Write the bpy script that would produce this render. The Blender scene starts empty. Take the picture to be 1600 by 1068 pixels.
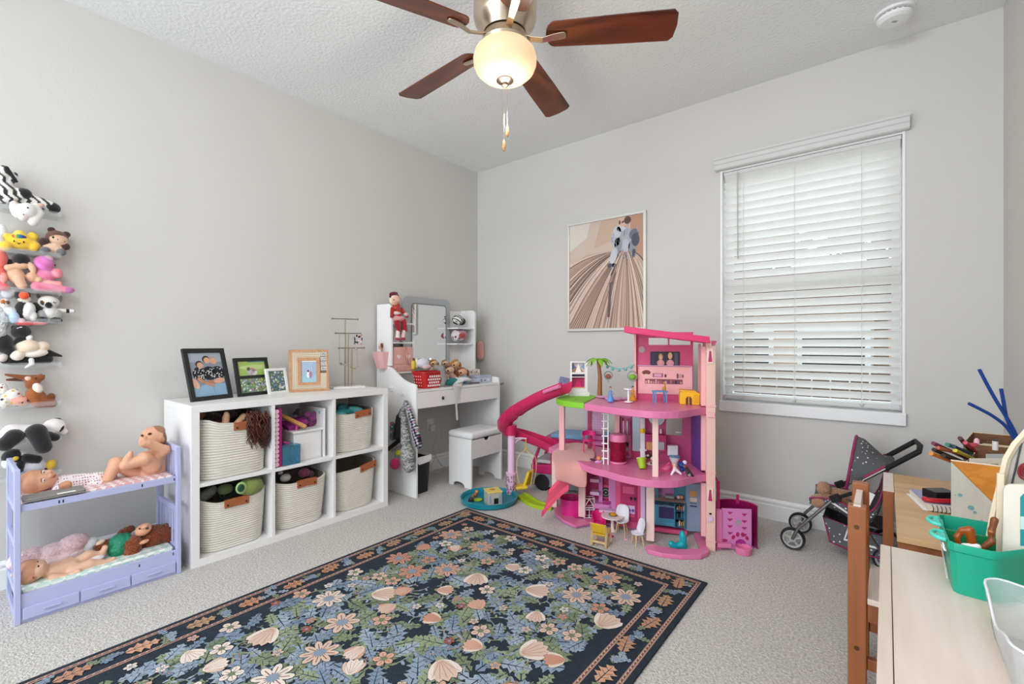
import bpy, math, random
import numpy as np
from mathutils import Vector, Matrix
SC = bpy.context.scene
COL = SC.collection
R = math.radians
# ------------------------------------------------------------------ camera, world, light, exposure
F, CX, CY, CAMZ = 725.6, 800.0, 537.0, 1.09          # focal length and horizon of the 1600x1068 frame
YAW = math.atan2(585, F)
cs, sn = math.cos(YAW), math.sin(YAW)
CAM = np.array([3.063, -3.27, CAMZ])
cam = bpy.data.cameras.new('camera')
cam.sensor_width = 36.0
cam.lens = F / 1600 * 36
cam.shift_y = 3 / 1600
cam.clip_start = 0.02
co = bpy.data.objects.new('camera', cam)
COL.objects.link(co)
co.location = CAM
co.rotation_euler = (math.pi / 2, 0, YAW)
SC.camera = co
w = bpy.data.worlds.new('sky')
SC.world = w
w.use_nodes = True
nt = w.node_tree
bg = nt.nodes['Background']
bg.inputs[0].default_value = (0.74, 0.87, 1.0, 1)
bg.inputs[1].default_value = 2.6
vs = SC.view_settings
vs.view_transform = 'Standard'
vs.look = 'None'
vs.gamma = 1.0
vs.use_curve_mapping = False
vs.exposure = 0.22

def light(name, kind, loc, energy, color=(1, 1, 1), size=1.0, size_y=None, rot=(0, 0, 0)):
    l = bpy.data.lights.new(name, kind)
    l.energy = energy
    l.color = color
    if kind == 'AREA':
        l.shape = 'RECTANGLE'
        l.size = size
        l.size_y = size_y or size
    elif kind == 'SUN':
        l.angle = size
    else:
        l.shadow_soft_size = size
    o = bpy.data.objects.new(name, l)
    COL.objects.link(o)
    o.location = loc
    o.rotation_euler = rot
    return o
light('sun', 'SUN', (2, 6, 6), 4.0, (1.0, 0.95, 0.88), R(0.6), rot=(R(48), 0, R(160)))
# fill lamps added out of view behind the camera to brighten the room
light('rear_fill', 'AREA', (1.4, -5.3, 1.5), 31.0, (0.98, 0.99, 1.0), 2.6, 2.2, rot=(R(92), 0, R(-8)))
light('ceiling_fill', 'AREA', (2.5, -3.75, 2.70), 47.0, (0.98, 0.99, 1.0), 1.8, 0.9, rot=(R(38), 0, R(4)))

def ray(px, py):
    r = (px - CX) / F
    return np.array([r * cs - sn, r * sn + cs, (CY - py) / F])
def atx(px, py, x):
    d = ray(px, py); return CAM + (x - CAM[0]) / d[0] * d
def aty(px, py, y):
    d = ray(px, py); return CAM + (y - CAM[1]) / d[1] * d
def atz(px, py, z=0.0):
    d = ray(px, py); return CAM + (z - CAM[2]) / d[2] * d
def atd(px, py, dep):
    return CAM + dep * ray(px, py)
def dist(x, y):
    return -(x - CAM[0]) * sn + (y - CAM[1]) * cs

# ------------------------------------------------------------------ materials
def lin(h, a=1.0):
    if isinstance(h, (tuple, list)):
        return tuple(h[:3]) + (a,)
    h = h.lstrip('#')
    if len(h) == 3: h = ''.join(k * 2 for k in h)
    v = [int(h[i:i + 2], 16) / 255 for i in (0, 2, 4)]
    return tuple(c / 12.92 if c <= 0.04045 else ((c + 0.055) / 1.055) ** 2.4 for c in v) + (a,)
MATS = {}
def mat(name, color='#ffffff', rough=0.5, metal=0.0, bump=None, var=None, trans=0.0, alpha=1.0, emit=0.0,
        sheen=0.0, vcol=False, coat=0.0, ior=1.45, sss=0.0, transl=0.0, ecol=None):
    if name in MATS:
        return MATS[name]
    m = bpy.data.materials.new(name)
    m.use_nodes = True
    n, l = m.node_tree.nodes, m.node_tree.links
    p = n['Principled BSDF']
    p.inputs['Base Color'].default_value = lin(color)
    p.inputs['Roughness'].default_value = rough
    p.inputs['Metallic'].default_value = metal
    p.inputs['IOR'].default_value = ior
    p.inputs['Transmission Weight'].default_value = trans
    p.inputs['Alpha'].default_value = alpha
    p.inputs['Sheen Weight'].default_value = sheen
    p.inputs['Coat Weight'].default_value = coat
    if sss:
        p.inputs['Subsurface Weight'].default_value = sss
        p.inputs['Subsurface Radius'].default_value = (0.012, 0.005, 0.003)
        p.inputs['Subsurface Scale'].default_value = 1.0
    tc = n.new('ShaderNodeTexCoord')
    src = None
    if vcol:
        a = n.new('ShaderNodeVertexColor'); a.layer_name = 'Col'
        src = a.outputs['Color']
    if var:
        sc_, amt, dark = var[0], var[1], var[2] if len(var) > 2 else None
        t = n.new('ShaderNodeTexNoise'); t.inputs['Scale'].default_value = sc_
        t.inputs['Detail'].default_value = 5
        l.new(tc.outputs['Object'], t.inputs['Vector'])
        r = n.new('ShaderNodeMapRange')
        r.inputs['From Min'].default_value = 0.36; r.inputs['From Max'].default_value = 0.64
        r.inputs['To Min'].default_value = 0.0; r.inputs['To Max'].default_value = amt
        l.new(t.outputs['Fac'], r.inputs['Value'])
        mx = n.new('ShaderNodeMix'); mx.data_type = 'RGBA'
        l.new(r.outputs['Result'], mx.inputs['Factor'])
        if src: l.new(src, mx.inputs['A'])
        else: mx.inputs['A'].default_value = lin(color)
        mx.inputs['B'].default_value = lin(dark) if dark else (0, 0, 0, 1)
        src = mx.outputs['Result']
    if src:
        l.new(src, p.inputs['Base Color'])
    if bump:
        t = n.new('ShaderNodeTexNoise'); t.inputs['Scale'].default_value = bump[0]
        t.inputs['Detail'].default_value = 4
        l.new(tc.outputs['Object'], t.inputs['Vector'])
        b = n.new('ShaderNodeBump'); b.inputs['Strength'].default_value = bump[1]
        b.inputs['Distance'].default_value = bump[2] if len(bump) > 2 else 0.003
        l.new(t.outputs['Fac'], b.inputs['Height'])
        l.new(b.outputs['Normal'], p.inputs['Normal'])
    if emit:
        p.inputs['Emission Color'].default_value = lin(ecol or color)
        p.inputs['Emission Strength'].default_value = emit
    if transl:
        tb = n.new('ShaderNodeBsdfTranslucent')
        tb.inputs['Color'].default_value = lin(color)
        ms = n.new('ShaderNodeMixShader'); ms.inputs[0].default_value = transl
        l.new(p.outputs[0], ms.inputs[1]); l.new(tb.outputs[0], ms.inputs[2])
        l.new(ms.outputs[0], n['Material Output'].inputs['Surface'])
    MATS[name] = m
    return m
def wood(name, c1, c2, rough=0.45, scale=9.0, stretch=(1, 0.07, 1), rings=14.0, coat=0.0):
    if name in MATS:
        return MATS[name]
    m = mat(name, c1, rough, coat=coat)
    n, l = m.node_tree.nodes, m.node_tree.links
    p = n['Principled BSDF']
    tc = n.new('ShaderNodeTexCoord'); mp = n.new('ShaderNodeMapping')
    mp.inputs['Scale'].default_value = stretch
    l.new(tc.outputs['Object'], mp.inputs['Vector'])
    t = n.new('ShaderNodeTexNoise'); t.inputs['Scale'].default_value = scale
    t.inputs['Detail'].default_value = 3; t.inputs['Distortion'].default_value = 0.6
    l.new(mp.outputs[0], t.inputs['Vector'])
    mu = n.new('ShaderNodeMath'); mu.operation = 'MULTIPLY'; mu.inputs[1].default_value = rings
    l.new(t.outputs['Fac'], mu.inputs[0])
    fr = n.new('ShaderNodeMath'); fr.operation = 'PINGPONG'; fr.inputs[1].default_value = 1.0
    l.new(mu.outputs[0], fr.inputs[0])
    pw = n.new('ShaderNodeMath'); pw.operation = 'POWER'; pw.inputs[1].default_value = 1.6
    l.new(fr.outputs[0], pw.inputs[0])
    t2 = n.new('ShaderNodeTexNoise'); t2.inputs['Scale'].default_value = scale * 14
    l.new(mp.outputs[0], t2.inputs['Vector'])
    ad = n.new('ShaderNodeMath'); ad.operation = 'MULTIPLY_ADD'; ad.inputs[1].default_value = 0.55; ad.inputs[2].default_value = -0.05
    l.new(pw.outputs[0], ad.inputs[0])
    a2 = n.new('ShaderNodeMath'); a2.operation = 'MULTIPLY_ADD'; a2.inputs[1].default_value = 0.45
    l.new(t2.outputs['Fac'], a2.inputs[0]); l.new(ad.outputs[0], a2.inputs[2])
    mx = n.new('ShaderNodeMix'); mx.data_type = 'RGBA'; mx.clamp_factor = True
    mx.inputs['A'].default_value = lin(c1); mx.inputs['B'].default_value = lin(c2)
    l.new(a2.outputs[0], mx.inputs['Factor']); l.new(mx.outputs['Result'], p.inputs['Base Color'])
    return m

# ------------------------------------------------------------------ objects
def thing(name, label, cat, loc=(0, 0, 0), rz=0.0, group=None):
    o = bpy.data.objects.new(name, None)
    COL.objects.link(o)
    o.empty_display_size = 0.05
    o.location = loc
    o.rotation_euler = (0, 0, rz)
    return tag(o, label, cat, group)
def tag(o, label, cat, group=None):
    o['label'] = label
    o['category'] = cat
    if group: o['group'] = group
    return o
def dup(o, parent=None):
    c = o.copy(); COL.objects.link(c)
    if parent: c.parent = parent
    for ch in list(o.children):
        dup(ch, c)
    return c

class B:
    """collects shapes, links them as ONE mesh object"""
    def __init__(s, M=None):
        s.v, s.f, s.c, s.mi = [], [], [], []
        s.M = M; s.col = None; s.m = 0
    def add(s, vs_, fs, col=None):
        k = len(s.v)
        if s.M is not None:
            vs_ = [s.M @ Vector(v) for v in vs_]
        s.v += [tuple(v) for v in vs_]
        s.c += [col or s.col or (1, 1, 1, 1)] * len(vs_)
        s.f += [tuple(i + k for i in f) for f in fs]
        s.mi += [s.m] * len(fs)
        return s
    def box(s, a, b, col=None, T=None):
        (x0, y0, z0), (x1, y1, z1) = a, b
        x0, x1 = min(x0, x1), max(x0, x1); y0, y1 = min(y0, y1), max(y0, y1); z0, z1 = min(z0, z1), max(z0, z1)
        q = [(x0, y0, z0), (x1, y0, z0), (x1, y1, z0), (x0, y1, z0), (x0, y0, z1), (x1, y0, z1), (x1, y1, z1), (x0, y1, z1)]
        if T is not None: q = [T @ Vector(v) for v in q]
        return s.add(q, [(3, 2, 1, 0), (4, 5, 6, 7), (0, 1, 5, 4), (1, 2, 6, 5), (2, 3, 7, 6), (3, 0, 4, 7)], col)
    def cbox(s, c, d, rot=(0, 0, 0), col=None):
        from mathutils import Euler
        T = Matrix.Translation(Vector(c)) @ Euler(rot).to_matrix().to_4x4()
        h = [k / 2 for k in d]
        return s.box((-h[0], -h[1], -h[2]), tuple(h), col, T)
    def loft(s, loops, cap0=True, cap1=True, closed=True, col=None):
        n = len(loops[0]); vs_ = [p for lp in loops for p in lp]; fs = []
        for i in range(len(loops) - 1):
            for j in range(n if closed else n - 1):
                a, b = i * n + j, i * n + (j + 1) % n
                fs.append((a, b, b + n, a + n))
        if cap0: fs.append(tuple(range(n - 1, -1, -1)))
        if cap1: fs.append(tuple(range((len(loops) - 1) * n, len(loops) * n)))
        return s.add(vs_, fs, col)
    def tube(s, pts, r, seg=8, col=None, caps=True, closed=False):
        P = [Vector(p) for p in pts]; n = len(P)
        rr = r if isinstance(r, (list, tuple)) else [r] * n
        loops = []; up = None
        for i in range(n):
            t = (P[(i + 1) % n] - P[i - 1]) if closed else (P[min(i + 1, n - 1)] - P[max(i - 1, 0)])
            if t.length < 1e-9: t = Vector((0, 0, 1))
            t.normalize()
            if up is None:
                up = Vector((0, 0, 1)) if abs(t.z) < 0.9 else Vector((1, 0, 0))
            a = up - t * up.dot(t)
            if a.length < 1e-6: a = Vector((1, 0, 0)) - t * t.x
            a.normalize(); up = a
            b = t.cross(a)
            loops.append([P[i] + (a * math.cos(2 * math.pi * k / seg) + b * math.sin(2 * math.pi * k / seg)) * rr[i] for k in range(seg)])
        if closed: loops.append(loops[0]); caps = False
        return s.loft(loops, caps, caps, True, col)
    def cyl(s, a, b, r0, r1=None, seg=16, col=None):
        return s.tube([a, b], [r0, r0 if r1 is None else r1], seg, col)
    def lathe(s, prof, o=(0, 0, 0), seg=24, col=None, caps=True, T=None):
        loops = []
        for (r, z) in prof:
            lp = [Vector((r * math.cos(2 * math.pi * k / seg), r * math.sin(2 * math.pi * k / seg), z)) for k in range(seg)]
            if T is not None: lp = [T @ p for p in lp]
            loops.append([p + Vector(o) for p in lp])
        return s.loft(loops, caps, caps, True, col)
    def prism(s, poly, h0, h1, ax='z', col=None):
        """2-D polygon extruded along ax: z (x,y) / y (x,z) / x (y,z)"""
        def mk(p, h):
            return {'z': (p[0], p[1], h), 'y': (p[0], h, p[1]), 'x': (h, p[0], p[1])}[ax]
        return s.loft([[mk(p, h0) for p in poly], [mk(p, h1) for p in poly]], col=col)
    def ball(s, c, r, seg=12, rings=8, col=None):
        r3 = r if isinstance(r, (tuple, list)) else (r, r, r)
        loops = []
        for i in range(rings + 1):
            a = math.pi * (0.02 + 0.96 * i / rings) - math.pi / 2
            loops.append([(c[0] + r3[0] * math.cos(a) * math.cos(2 * math.pi * k / seg), c[1] + r3[1] * math.cos(a) * math.sin(2 * math.pi * k / seg), c[2] + r3[2] * math.sin(a)) for k in range(seg)])
        return s.loft(loops, col=col)
    def grid(s, fn, nu, nv, col=None):
        vs_ = [fn(i / nu, j / nv) for i in range(nu + 1) for j in range(nv + 1)]
        fs = [(i * (nv + 1) + j, (i + 1) * (nv + 1) + j, (i + 1) * (nv + 1) + j + 1, i * (nv + 1) + j + 1) for i in range(nu) for j in range(nv)]
        return s.add(vs_, fs, col)
    def obj(s, name, m, parent=None, smooth=False, bevel=0.0, solid=0.0, sub=0, loc=None, seg=2):
        me = bpy.data.meshes.new(name)
        me.from_pydata(s.v, [], s.f)
        if any(c != (1, 1, 1, 1) for c in s.c):
            a = me.color_attributes.new('Col', 'FLOAT_COLOR', 'POINT')
            a.data.foreach_set('color', np.array(s.c, dtype=np.float32).ravel())
        ms = m if isinstance(m, (list, tuple)) else [m]
        for k in ms: me.materials.append(k)
        if len(ms) > 1:
            me.polygons.foreach_set('material_index', s.mi)
        if smooth is True:
            me.polygons.foreach_set('use_smooth', [True] * len(me.polygons))
        elif smooth:
            me.polygons.foreach_set('use_smooth', [True] * len(me.polygons))
            me.set_sharp_from_angle(angle=R(smooth))
        o = bpy.data.objects.new(name, me)
        COL.objects.link(o)
        if parent: o.parent = parent
        if loc is not None: o.location = loc
        if solid:
            k = o.modifiers.new('solid', 'SOLIDIFY'); k.thickness = solid; k.offset = 0
        if bevel:
            k = o.modifiers.new('bevel', 'BEVEL'); k.width = bevel; k.segments = seg; k.limit_method = 'ANGLE'; k.angle_limit = R(40)
        if sub:
            k = o.modifiers.new('sub', 'SUBSURF'); k.levels = sub; k.render_levels = sub
        return o
def rrect(w, d, r, n=4, c=(0, 0)):
    pts = []
    for (sx, sy, a0) in ((1, 1, 0), (-1, 1, 90), (-1, -1, 180), (1, -1, 270)):
        for k in range(n + 1):
            a = R(a0 + 90 * k / n)
            pts.append((c[0] + sx * (w / 2 - r) + r * math.cos(a), c[1] + sy * (d / 2 - r) + r * math.sin(a)))
    return pts
def circ(r, n=20, c=(0, 0), ry=None):
    return [(c[0] + r * math.cos(2 * math.pi * k / n), c[1] + (ry or r) * math.sin(2 * math.pi * k / n)) for k in range(n)]
def lift(poly, z):
    return [(p[0], p[1], z) for p in poly]
def spline(pts, n=8):
    P = [np.array(p, float) for p in pts]; out = []
    for i in range(len(P) - 1):
        p0, p1, p2, p3 = P[max(i - 1, 0)], P[i], P[i + 1], P[min(i + 2, len(P) - 1)]
        for k in range(n):
            t = k / n
            out.append(0.5 * (2 * p1 + (p2 - p0) * t + (2 * p0 - 5 * p1 + 4 * p2 - p3) * t * t + (3 * p1 - p0 - 3 * p2 + p3) * t ** 3))
    out.append(P[-1])
    return [tuple(p) for p in out]

# ------------------------------------------------------------------ soft bodies: smooth union of round shapes, meshed in one skin
def surface_nets(G, o, h):
    s = G < 0
    nx, ny, nz = G.shape
    acc = np.zeros((nx - 1, ny - 1, nz - 1, 3)); cnt = np.zeros((nx - 1, ny - 1, nz - 1))
    I = np.stack(np.meshgrid(np.arange(nx - 1), np.arange(ny - 1), np.arange(nz - 1), indexing='ij'), -1)
    sl = lambda d, n: slice(d, n - 1 + d)
    corners = [(a, b, c) for a in (0, 1) for b in (0, 1) for c in (0, 1)]
    for a in corners:
        for ax in range(3):
            if a[ax]: continue
            b = list(a); b[ax] = 1
            ga = G[sl(a[0], nx), sl(a[1], ny), sl(a[2], nz)]; gb = G[sl(b[0], nx), sl(b[1], ny), sl(b[2], nz)]
            m = (ga < 0) != (gb < 0)
            t = np.where(m, ga / np.where(m, ga - gb, 1), 0)
            for k in range(3):
                acc[..., k] += m * (a[k] + (t if k == ax else 0))
            cnt += m
    act = cnt > 0
    idx = -np.ones(act.shape, int); idx[act] = np.arange(act.sum())
    V_ = (I[act] + acc[act] / cnt[act][:, None]) * h + o
    faces = []
    for ax in range(3):
        b, c = [(1, 2), (2, 0), (0, 1)][ax]
        lo = [slice(1, -1)] * 3; lo[ax] = slice(0, -1)
        hi = [slice(1, -1)] * 3; hi[ax] = slice(1, None)
        sa, sb = s[tuple(lo)], s[tuple(hi)]
        for flip, m in ((False, sa & ~sb), (True, ~sa & sb)):
            q = np.argwhere(m)
            if not len(q): continue
            off = np.zeros(3, int); off[b] += 1; off[c] += 1
            q = q + off
            def cell(db, dc):
                r = q.copy(); r[:, b] += db; r[:, c] += dc
                return idx[r[:, 0], r[:, 1], r[:, 2]]
            qd = np.stack([cell(-1, -1), cell(0, -1), cell(0, 0), cell(-1, 0)], 1)
            faces.append(qd[:, ::-1] if flip else qd)
    return V_, np.concatenate(faces)
def sd(pr, P):
    if pr[0] == 'e':
        _, c, r, A = pr[:4]
        q = (P - c) @ A.T / r
        k0 = np.linalg.norm(q, axis=-1); k1 = np.linalg.norm(q / r, axis=-1)
        return k0 * (k0 - 1) / np.maximum(k1, 1e-9)
    _, a, b, ra, rb = pr[:5]
    ab = b - a
    t = np.clip(((P - a) @ ab) / max(ab @ ab, 1e-12), 0, 1)
    return np.linalg.norm(P - a - t[..., None] * ab, axis=-1) - (ra + (rb - ra) * t)
def blob(name, prims, m, parent=None, h=0.004, k=0.006, rough=0.0, origin=None, seed=1, tint=None):
    """prims: ('e', centre, radii, axes 3x3, hex) or ('c', a, b, ra, rb, hex) in world metres; k is the blend radius"""
    prims = [tuple(np.asarray(x, float) if isinstance(x, (tuple, list, np.ndarray)) else x for x in p) for p in prims]
    lo, hi = [], []
    for p in prims:
        if p[0] == 'e':
            rm = max(p[2]); lo.append(p[1] - rm); hi.append(p[1] + rm)
        else:
            lo.append(np.minimum(p[1] - p[3], p[2] - p[4])); hi.append(np.maximum(p[1] + p[3], p[2] + p[4]))
    lo = np.min(lo, 0) - 3 * h; hi = np.max(hi, 0) + 3 * h
    n = np.ceil((hi - lo) / h).astype(int) + 1
    g = np.stack(np.meshgrid(*[lo[i] + h * np.arange(n[i]) for i in range(3)], indexing='ij'), -1)
    G = None
    for p in prims:
        d = sd(p, g)
        if G is None: G = d
        else:
            t = np.clip(0.5 + 0.5 * (G - d) / k, 0, 1)
            G = G * (1 - t) + d * t - k * t * (1 - t)
    G[0], G[-1], G[:, 0], G[:, -1], G[:, :, 0], G[:, :, -1] = [1] * 6
    V_, Fc = surface_nets(G, lo, h)
    who = np.argmin(np.stack([sd(p, V_) for p in prims]), 0)
    cols = np.array([lin(p[-1]) if isinstance(p[-1], str) else (1, 1, 1, 1) for p in prims], np.float32)[who]
    rg = np.random.RandomState(seed)
    if tint: cols = tint(V_, cols, rg)
    if rough: V_ = V_ + rg.normal(0, rough, V_.shape)
    if origin is None:
        org = np.array([(lo[0] + hi[0]) / 2, (lo[1] + hi[1]) / 2, V_[:, 2].min()])
    else: org = np.array(origin)
    me = bpy.data.meshes.new(name)
    me.from_pydata((V_ - org).tolist(), [], Fc.tolist())
    a = me.color_attributes.new('Col', 'FLOAT_COLOR', 'POINT')
    a.data.foreach_set('color', cols.astype(np.float32).ravel())
    me.polygons.foreach_set('use_smooth', [True] * len(me.polygons))
    me.materials.append(m)
    o = bpy.data.objects.new(name, me)
    COL.objects.link(o)
    if parent is not None: o.parent = parent
    o.location = org if parent is None else org - np.array(WORLD(parent))
    return o
def WORLD(o):
    p = np.array(o.location)
    return p if o.parent is None else p + WORLD(o.parent)
class Pose:
    """reads shapes drawn on an upright plane standing in the room (x = const along the left wall, y = const along the back wall,
    or square to the view at a distance) and gives them depth"""
    def __init__(s, kind, at_):
        s.k, s.a = kind, at_
    def p(s, px, py, off=0.0):
        if s.k == 'x': return atx(px, py, s.a + off)
        if s.k == 'y': return aty(px, py, s.a - off)
        if s.k == 'z': return atz(px, py, s.a + off)
        if s.k == 'n':
            d = ray(px, py); p0 = s.a[0] - s.a[1] * off
            return CAM + d * (((p0 - CAM) @ s.a[1]) / (d @ s.a[1]))
        return atd(px, py, s.a - off)
    def sc(s, px, py):
        a, b, c = s.p(px - 1, py), s.p(px + 1, py), s.p(px, py)
        return np.linalg.norm(b - a) / 2, np.linalg.norm(s.p(px, py + 1) - s.p(px, py - 1)) / 2
    def ax(s):
        up = np.array([0, 0, 1.0])
        if s.k == 'x': return np.array([0, 1.0, 0]), up, np.array([1.0, 0, 0])
        if s.k == 'y': return np.array([1.0, 0, 0]), up, np.array([0, -1.0, 0])
        if s.k == 'n': return np.array([s.a[1][1], -s.a[1][0], 0]), up, -s.a[1]
        return np.array([cs, sn, 0]), up, np.array([sn, -cs, 0])
    def e(s, px, py, rx, ry, col, ang=0.0, off=0.0, rd=None):
        sx, sy = s.sc(px, py)
        r, u, n_ = s.ax()
        a = R(ang); ca, sa = math.cos(a), math.sin(a)
        A = np.array([r * ca + u * sa, -r * sa + u * ca, n_])
        return ('e', s.p(px, py, off), (rx * sx, ry * sy, rd if rd else 1.12 * min(rx * sx, ry * sy)), A, col)
    def c(s, x0, y0, x1, y1, r0, r1, col, o0=0.0, o1=None):
        sy = s.sc(x0, y0)[1]
        return ('c', s.p(x0, y0, o0), s.p(x1, y1, o0 if o1 is None else o1), r0 * sy, r1 * sy, col)
PL = mat('plush_fabric', vcol=True, rough=0.95, sheen=0.35, bump=(420, 0.55, 0.004))
FUR = mat('long_fur', vcol=True, rough=0.95, sheen=0.4, bump=(160, 0.8, 0.008), var=(90, 0.16))
VIN = mat('vinyl_skin', vcol=True, rough=0.42, sss=0.12)
PLA = mat('toy_plastic', vcol=True, rough=0.35)
INK = mat('printed_ink', vcol=True, rough=0.6)
GLO = mat('glossy_bead', vcol=True, rough=0.15)
def soft(name, label, cat, prims, m=None, parts=(), group=None, h=0.0035, k=0.006, rough=0.0, tint=None):
    """a soft toy or doll: one skin, its eyes, nose, clothes ... as children"""
    o = tag(blob(name, prims, m or PL, None, h, k, rough, tint=tint), label, cat, group)
    for q in parts:
        pm = q[2] if len(q) > 2 and q[2] else (GLO if q[0] in ('eye', 'nose') else (m or PL))
        blob(q[0], q[1], pm, o, q[3] if len(q) > 3 else min(h, 0.002 if q[0] in ('eye', 'nose') else h), 0.003)
    return o

class Print:
    """flat print: coloured shapes lying in layers on a surface (o + u*U + v*V, lifted along N)"""
    def __init__(s, o, U, V_, N, step=0.00025):
        s.o, s.U, s.V, s.N = [np.array(x, float) for x in (o, U, V_, N)]
        s.step = step; s.b = B(); s.n = 0
    def poly(s, pts, col, layer=1):
        z = s.step * layer
        s.b.add([s.o + s.U * p[0] + s.V * p[1] + s.N * z for p in pts], [tuple(range(len(pts)))], lin(col) if isinstance(col, str) else col)
        return s
    def rect(s, x0, y0, x1, y1, col, layer=1):
        return s.poly([(x0, y0), (x1, y0), (x1, y1), (x0, y1)], col, layer)
    def ell(s, x, y, rx, ry, col, layer=1, ang=0, n=12):
        a = R(ang)
        return s.poly([(x + rx * math.cos(t) * math.cos(a) - ry * math.sin(t) * math.sin(a), y + rx * math.cos(t) * math.sin(a) + ry * math.sin(t) * math.cos(a)) for t in [2 * math.pi * k / n for k in range(n)]], col, layer)
    def line(s, pts, w_, col, layer=1, taper=None):
        P = [np.array(p, float) for p in pts]
        for i in range(len(P) - 1):
            d = P[i + 1] - P[i]; L = np.linalg.norm(d)
            if L < 1e-9: continue
            nn = np.array([-d[1], d[0]]) / L
            w0 = w_ * (1 if taper is None else 1 + (taper - 1) * i / (len(P) - 1))
            w1 = w_ * (1 if taper is None else 1 + (taper - 1) * (i + 1) / (len(P) - 1))
            e0 = d / L * w0 * 0.2
            s.poly([P[i] - e0 - nn * w0 / 2, P[i + 1] + e0 - nn * w1 / 2, P[i + 1] + e0 + nn * w1 / 2, P[i] - e0 + nn * w0 / 2], col, layer)
        return s
    def obj(s, name, parent=None, m=None):
        return s.b.obj(name, m or INK, parent)
def text(name, s, size, loc, rot, m, parent=None, ext=0.0004, align='CENTER'):
    c = bpy.data.curves.new(name, 'FONT'); c.body = s; c.size = size; c.extrude = ext; c.align_x = align; c.align_y = 'CENTER'
    c.materials.append(m)
    o = bpy.data.objects.new(name, c); COL.objects.link(o)
    o.location = loc; o.rotation_euler = rot
    if parent: o.parent = parent
    return o
# ------------------------------------------------------------------ room shell
W_, HT, YF = 3.508, 2.734, -5.4
WALL = mat('painted_wall', '#d0cdc8', 0.75, bump=(55, 0.22, 0.004))
CEIL = mat('textured_ceiling', '#eff0ef', 0.85, bump=(60, 0.7, 0.008))
WHITE = mat('white_trim_paint', '#efefee', 0.4)
def struct(o): o['kind'] = 'structure'; return o
CARPET = mat('carpet_pile', '#e6e0d9', 1.0, sheen=0.2, bump=(150, 1.0, 0.012), var=(110, 0.6, '#938c86'))
struct(B().box((-0.1, YF, -0.1), (W_ + 0.1, 0.12, 0)).obj('floor', CARPET))
struct(B().box((-0.1, YF, HT), (W_ + 0.1, 0.12, HT + 0.1)).obj('ceiling', CEIL))
struct(B().box((-0.1, YF, 0), (0, 0.12, HT)).obj('wall_left', WALL))
struct(B().box((W_, YF, 0), (W_ + 0.1, 0.12, HT)).obj('wall_right', WALL))
WX0, WX1, WZ0, WZ1 = 2.206, 3.142, 0.650, 2.236
b = B()
b.box((0, 0, 0), (WX0, 0.12, HT)).box((WX1, 0, 0), (W_, 0.12, HT)).box((WX0, 0, 0), (WX1, 0.12, WZ0)).box((WX0, 0, WZ1), (WX1, 0.12, HT))
struct(b.obj('wall_back', WALL))
b = B()
b.box((0, YF - 0.1, 0), (0.3, YF, HT)).box((3.2, YF - 0.1, 0), (W_, YF, HT)).box((0.3, YF - 0.1, 2.62), (3.2, YF, HT))  # unseen wall, its wide opening made up for the fill light
struct(b.obj('wall_front', WALL))
# baseboards with a moulded top
def baseprof(t=0.016, h=0.125):
    return [(0, 0), (t, 0), (t, h * 0.70), (t * 0.72, h * 0.74), (t * 0.72, h * 0.80), (t * 0.95, h * 0.83), (t * 0.95, h * 0.90), (t * 0.45, h * 0.96), (t * 0.3, h), (0, h)]
def bb(name, a, b_, side):
    pr = baseprof(); lo = []
    for e in (a, b_):
        if side == 'back': lo.append([(e, -p[0], p[1]) for p in pr])
        elif side == 'left': lo.append([(p[0], e, p[1]) for p in pr])
        else: lo.append([(W_ - p[0], e, p[1]) for p in pr])
    struct(B().loft(lo).obj(name, WHITE))
bb('baseboard_back', 0.016, W_ - 0.016, 'back')
bb('baseboard_left', YF, -0.0005, 'left')
bb('baseboard_right', YF, -0.0005, 'right')
# ------------------------------------------------------------------ window
win = struct(thing('window_1', 'white framed window behind a white slatted blind', 'window', ((WX0 + WX1) / 2, 0.08, WZ0)))
del win['category']
xa, xb = WX0 - win.location.x, WX1 - win.location.x
hh = WZ1 - WZ0
b = B(); t = 0.012
b.box((xa, -0.085, 0), (xa + t, 0.04, hh)).box((xb - t, -0.085, 0), (xb, 0.04, hh)).box((xa + t, -0.078, hh - t), (xb - t, 0.04, hh))
b.obj('jamb', WHITE, win)
b = B(); b.box((xa - 0.004, -0.105, 0.0), (xb + 0.004, -0.0815, 0.068)).box((xa + t, -0.0815, 0.045), (xb - t, 0.04, 0.066)); b.obj('sill', WHITE, win, bevel=0.004)
b = B(); f = 0.045; z0 = 0.068
b.box((xa + t, 0, z0), (xa + t + f, 0.035, hh - t)).box((xb - t - f, 0, z0), (xb - t, 0.035, hh - t))
b.box((xa + t + f, 0, z0), (xb - t - f, 0.035, z0 + f)).box((xa + t + f, 0, hh - t - f), (xb - t - f, 0.035, hh - t))
b.obj('window_frame', WHITE, win, bevel=0.003)
B().box((xa + t + f, -0.012, 0.80), (xb - t - f, 0.034, 0.865)).obj('meeting_rail', WHITE, win, bevel=0.003)
GLASS = mat('window_glass', '#ffffff', 0.0, trans=1.0, ior=1.02)
for z_ in ((z0 + f, 0.80), (0.865, hh - t - f)):
    B().box((xa + t + f, 0.016, z_[0]), (xb - t - f, 0.019, z_[1])).obj('pane', GLASS, win)
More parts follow.
